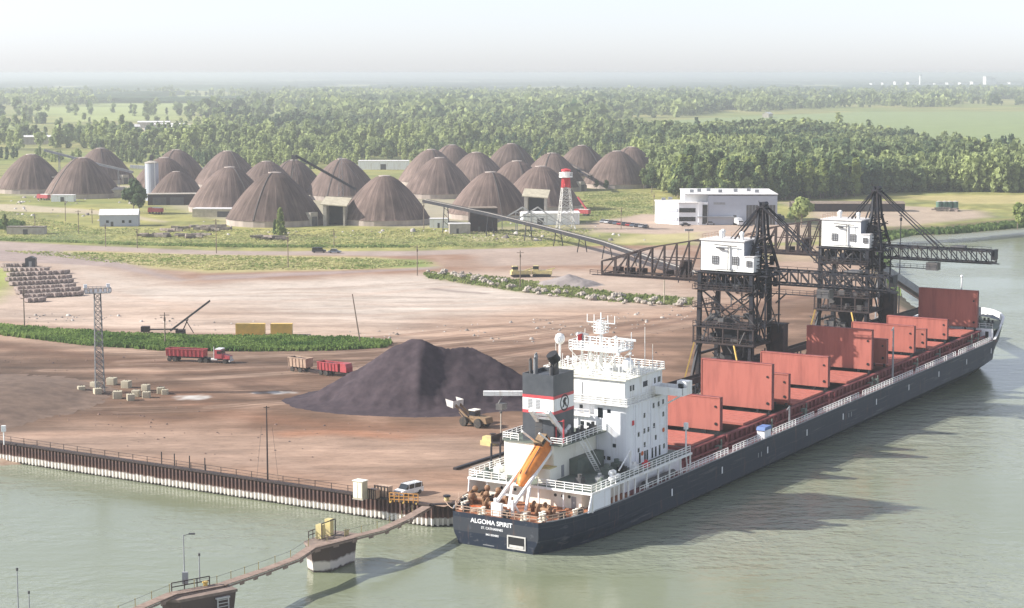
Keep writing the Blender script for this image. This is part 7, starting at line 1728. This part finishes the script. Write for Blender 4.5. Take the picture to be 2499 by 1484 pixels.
blades('bank_shrubs', 'low shrubs and weeds along the far river bank', [(((2150,572),(2240,566),(2340,560),(2420,552),(2540,540),(2540,552),(2420,562),(2330,571),(2230,574),(2155,590)),.5),(((2140,600),(2165,640),(2180,690),(2200,730),(2170,700),(2150,660)),.15),(((-100,540),(60,546),(40,560),(-100,560)),.1)], 7000, 2.0, .9, 9, ((.05,.09,.03),(.18,.24,.08)))

# loose lumps, spilled ore and rubbish on the yard
def lumps(name, label, pts, n, smin, smax, seed, c0, c1):
    r_ = np.random.default_rng(seed); poly = GP(*pts); xs = [a for a, _ in poly]; ys = [c for _, c in poly]
    x = r_.uniform(min(xs),max(xs),n); y = r_.uniform(min(ys),max(ys),n); ok = (poly_sd(x,y,poly) > 1) & (fbm(x/18,y/18,seed) > .47) & (poly_sd(x,y,[(PC.x-27,PC.y-14),(PC.x+30,PC.y-16),(PC.x+30,PC.y+14),(PC.x-27,PC.y+14)]) < 0); x, y = x[ok], y[ok]; m = len(x)
    base = np.array([(-1,-1,0),(1,-1,0),(1,1,0),(-1,1,0),(-.6,-.5,.9),(.6,-.6,.8),(.5,.6,1.0),(-.5,.5,.7)]); s = r_.uniform(smin,smax,m)*(r_.random(m)**1.5+.3)
    j = r_.uniform(.7,1.3,(m,8,3)); V = base[None]*j*s[:,None,None]; V[:,:,0] += x[:,None]; V[:,:,1] += y[:,None]; V[:,:,2] += ZQ-.06
    F = np.array([(4,5,6,7),(0,1,5,4),(1,2,6,5),(2,3,7,6),(3,0,4,7)]); FF = (F[None]+8*np.arange(m)[:,None,None]).reshape(-1,4)
    t = r_.random(m)[:,None]; cc = np.repeat(C(*c0)*(1-t)+C(*c1)*t, 8, 0)
    o = bpy.data.objects.new(name, np_mesh(name, V.reshape(-1,3), FF, cc, [M['loose']])); COL.objects.link(o); return tag(o, label, kind='stuff')
M['loose'], N, L, b = new_mat('loose_stone'); at = N.new('ShaderNodeAttribute'); at.attribute_name = 'tone'; L.new(at.outputs['Color'], b.inputs['Base Color']); b.inputs['Roughness'].default_value = .9
lumps('spilled_ore', 'dark lumps of spilled ore over the brown yard', ((0,850),(500,880),(900,880),(1300,860),(1700,790),(1500,1000),(1200,1080),(1000,1190),(500,1110),(0,1060)), 3000, .06, .22, 5, (.06,.045,.045), (.24,.15,.11))
lumps('loose_rubble', 'scattered rubble at the edges of the pale yard', ((0,760),(500,775),(1000,800),(1500,760),(1700,735),(1720,780),(1300,845),(900,830),(400,800),(0,785)), 1500, .15, .5, 6, (.15,.12,.10), (.5,.45,.4))

blades('field_grass', 'tufts of dry and green grass in the field in front of the domes', [(((-60,500),(230,556),(500,560),(1040,560),(1330,560),(1450,560),(1380,600),(1000,606),(500,604),(-60,582)),.6),(((0,612),(500,622),(900,630),(1060,642),(900,656),(500,660),(250,640)),.25),(((1420,470),(1590,470),(1590,520),(1440,540)),.15)], 14000, .45, .6, 29, ((.17,.23,.07),(.48,.45,.22)))
lumps('yard_clutter', 'scattered stones and oddments on the ground around the domes', ((20,480),(330,484),(540,550),(1040,560),(1350,520),(1600,560),(1600,590),(1100,590),(540,575),(0,520)), 900, .3, 1.1, 16, (.08,.06,.05), (.6,.55,.5))
# ------------------------------------------------------------------ humid summer air
hm = bpy.data.materials.new('humid_air'); hm.use_nodes = True
N = hm.node_tree.nodes; N.clear()
out = N.new('ShaderNodeOutputMaterial'); pv = N.new('ShaderNodeVolumePrincipled')
pv.inputs['Color'].default_value = (.63, .665, .70, 1); pv.inputs['Density'].default_value = .00015; pv.inputs['Anisotropy'].default_value = .2
hm.node_tree.links.new(pv.outputs[0], out.inputs['Volume'])
hz = MB().bb(-52000, 52000, -1500, 60000, -5, 75).build('haze', hm); tag(hz, kind='stuff')
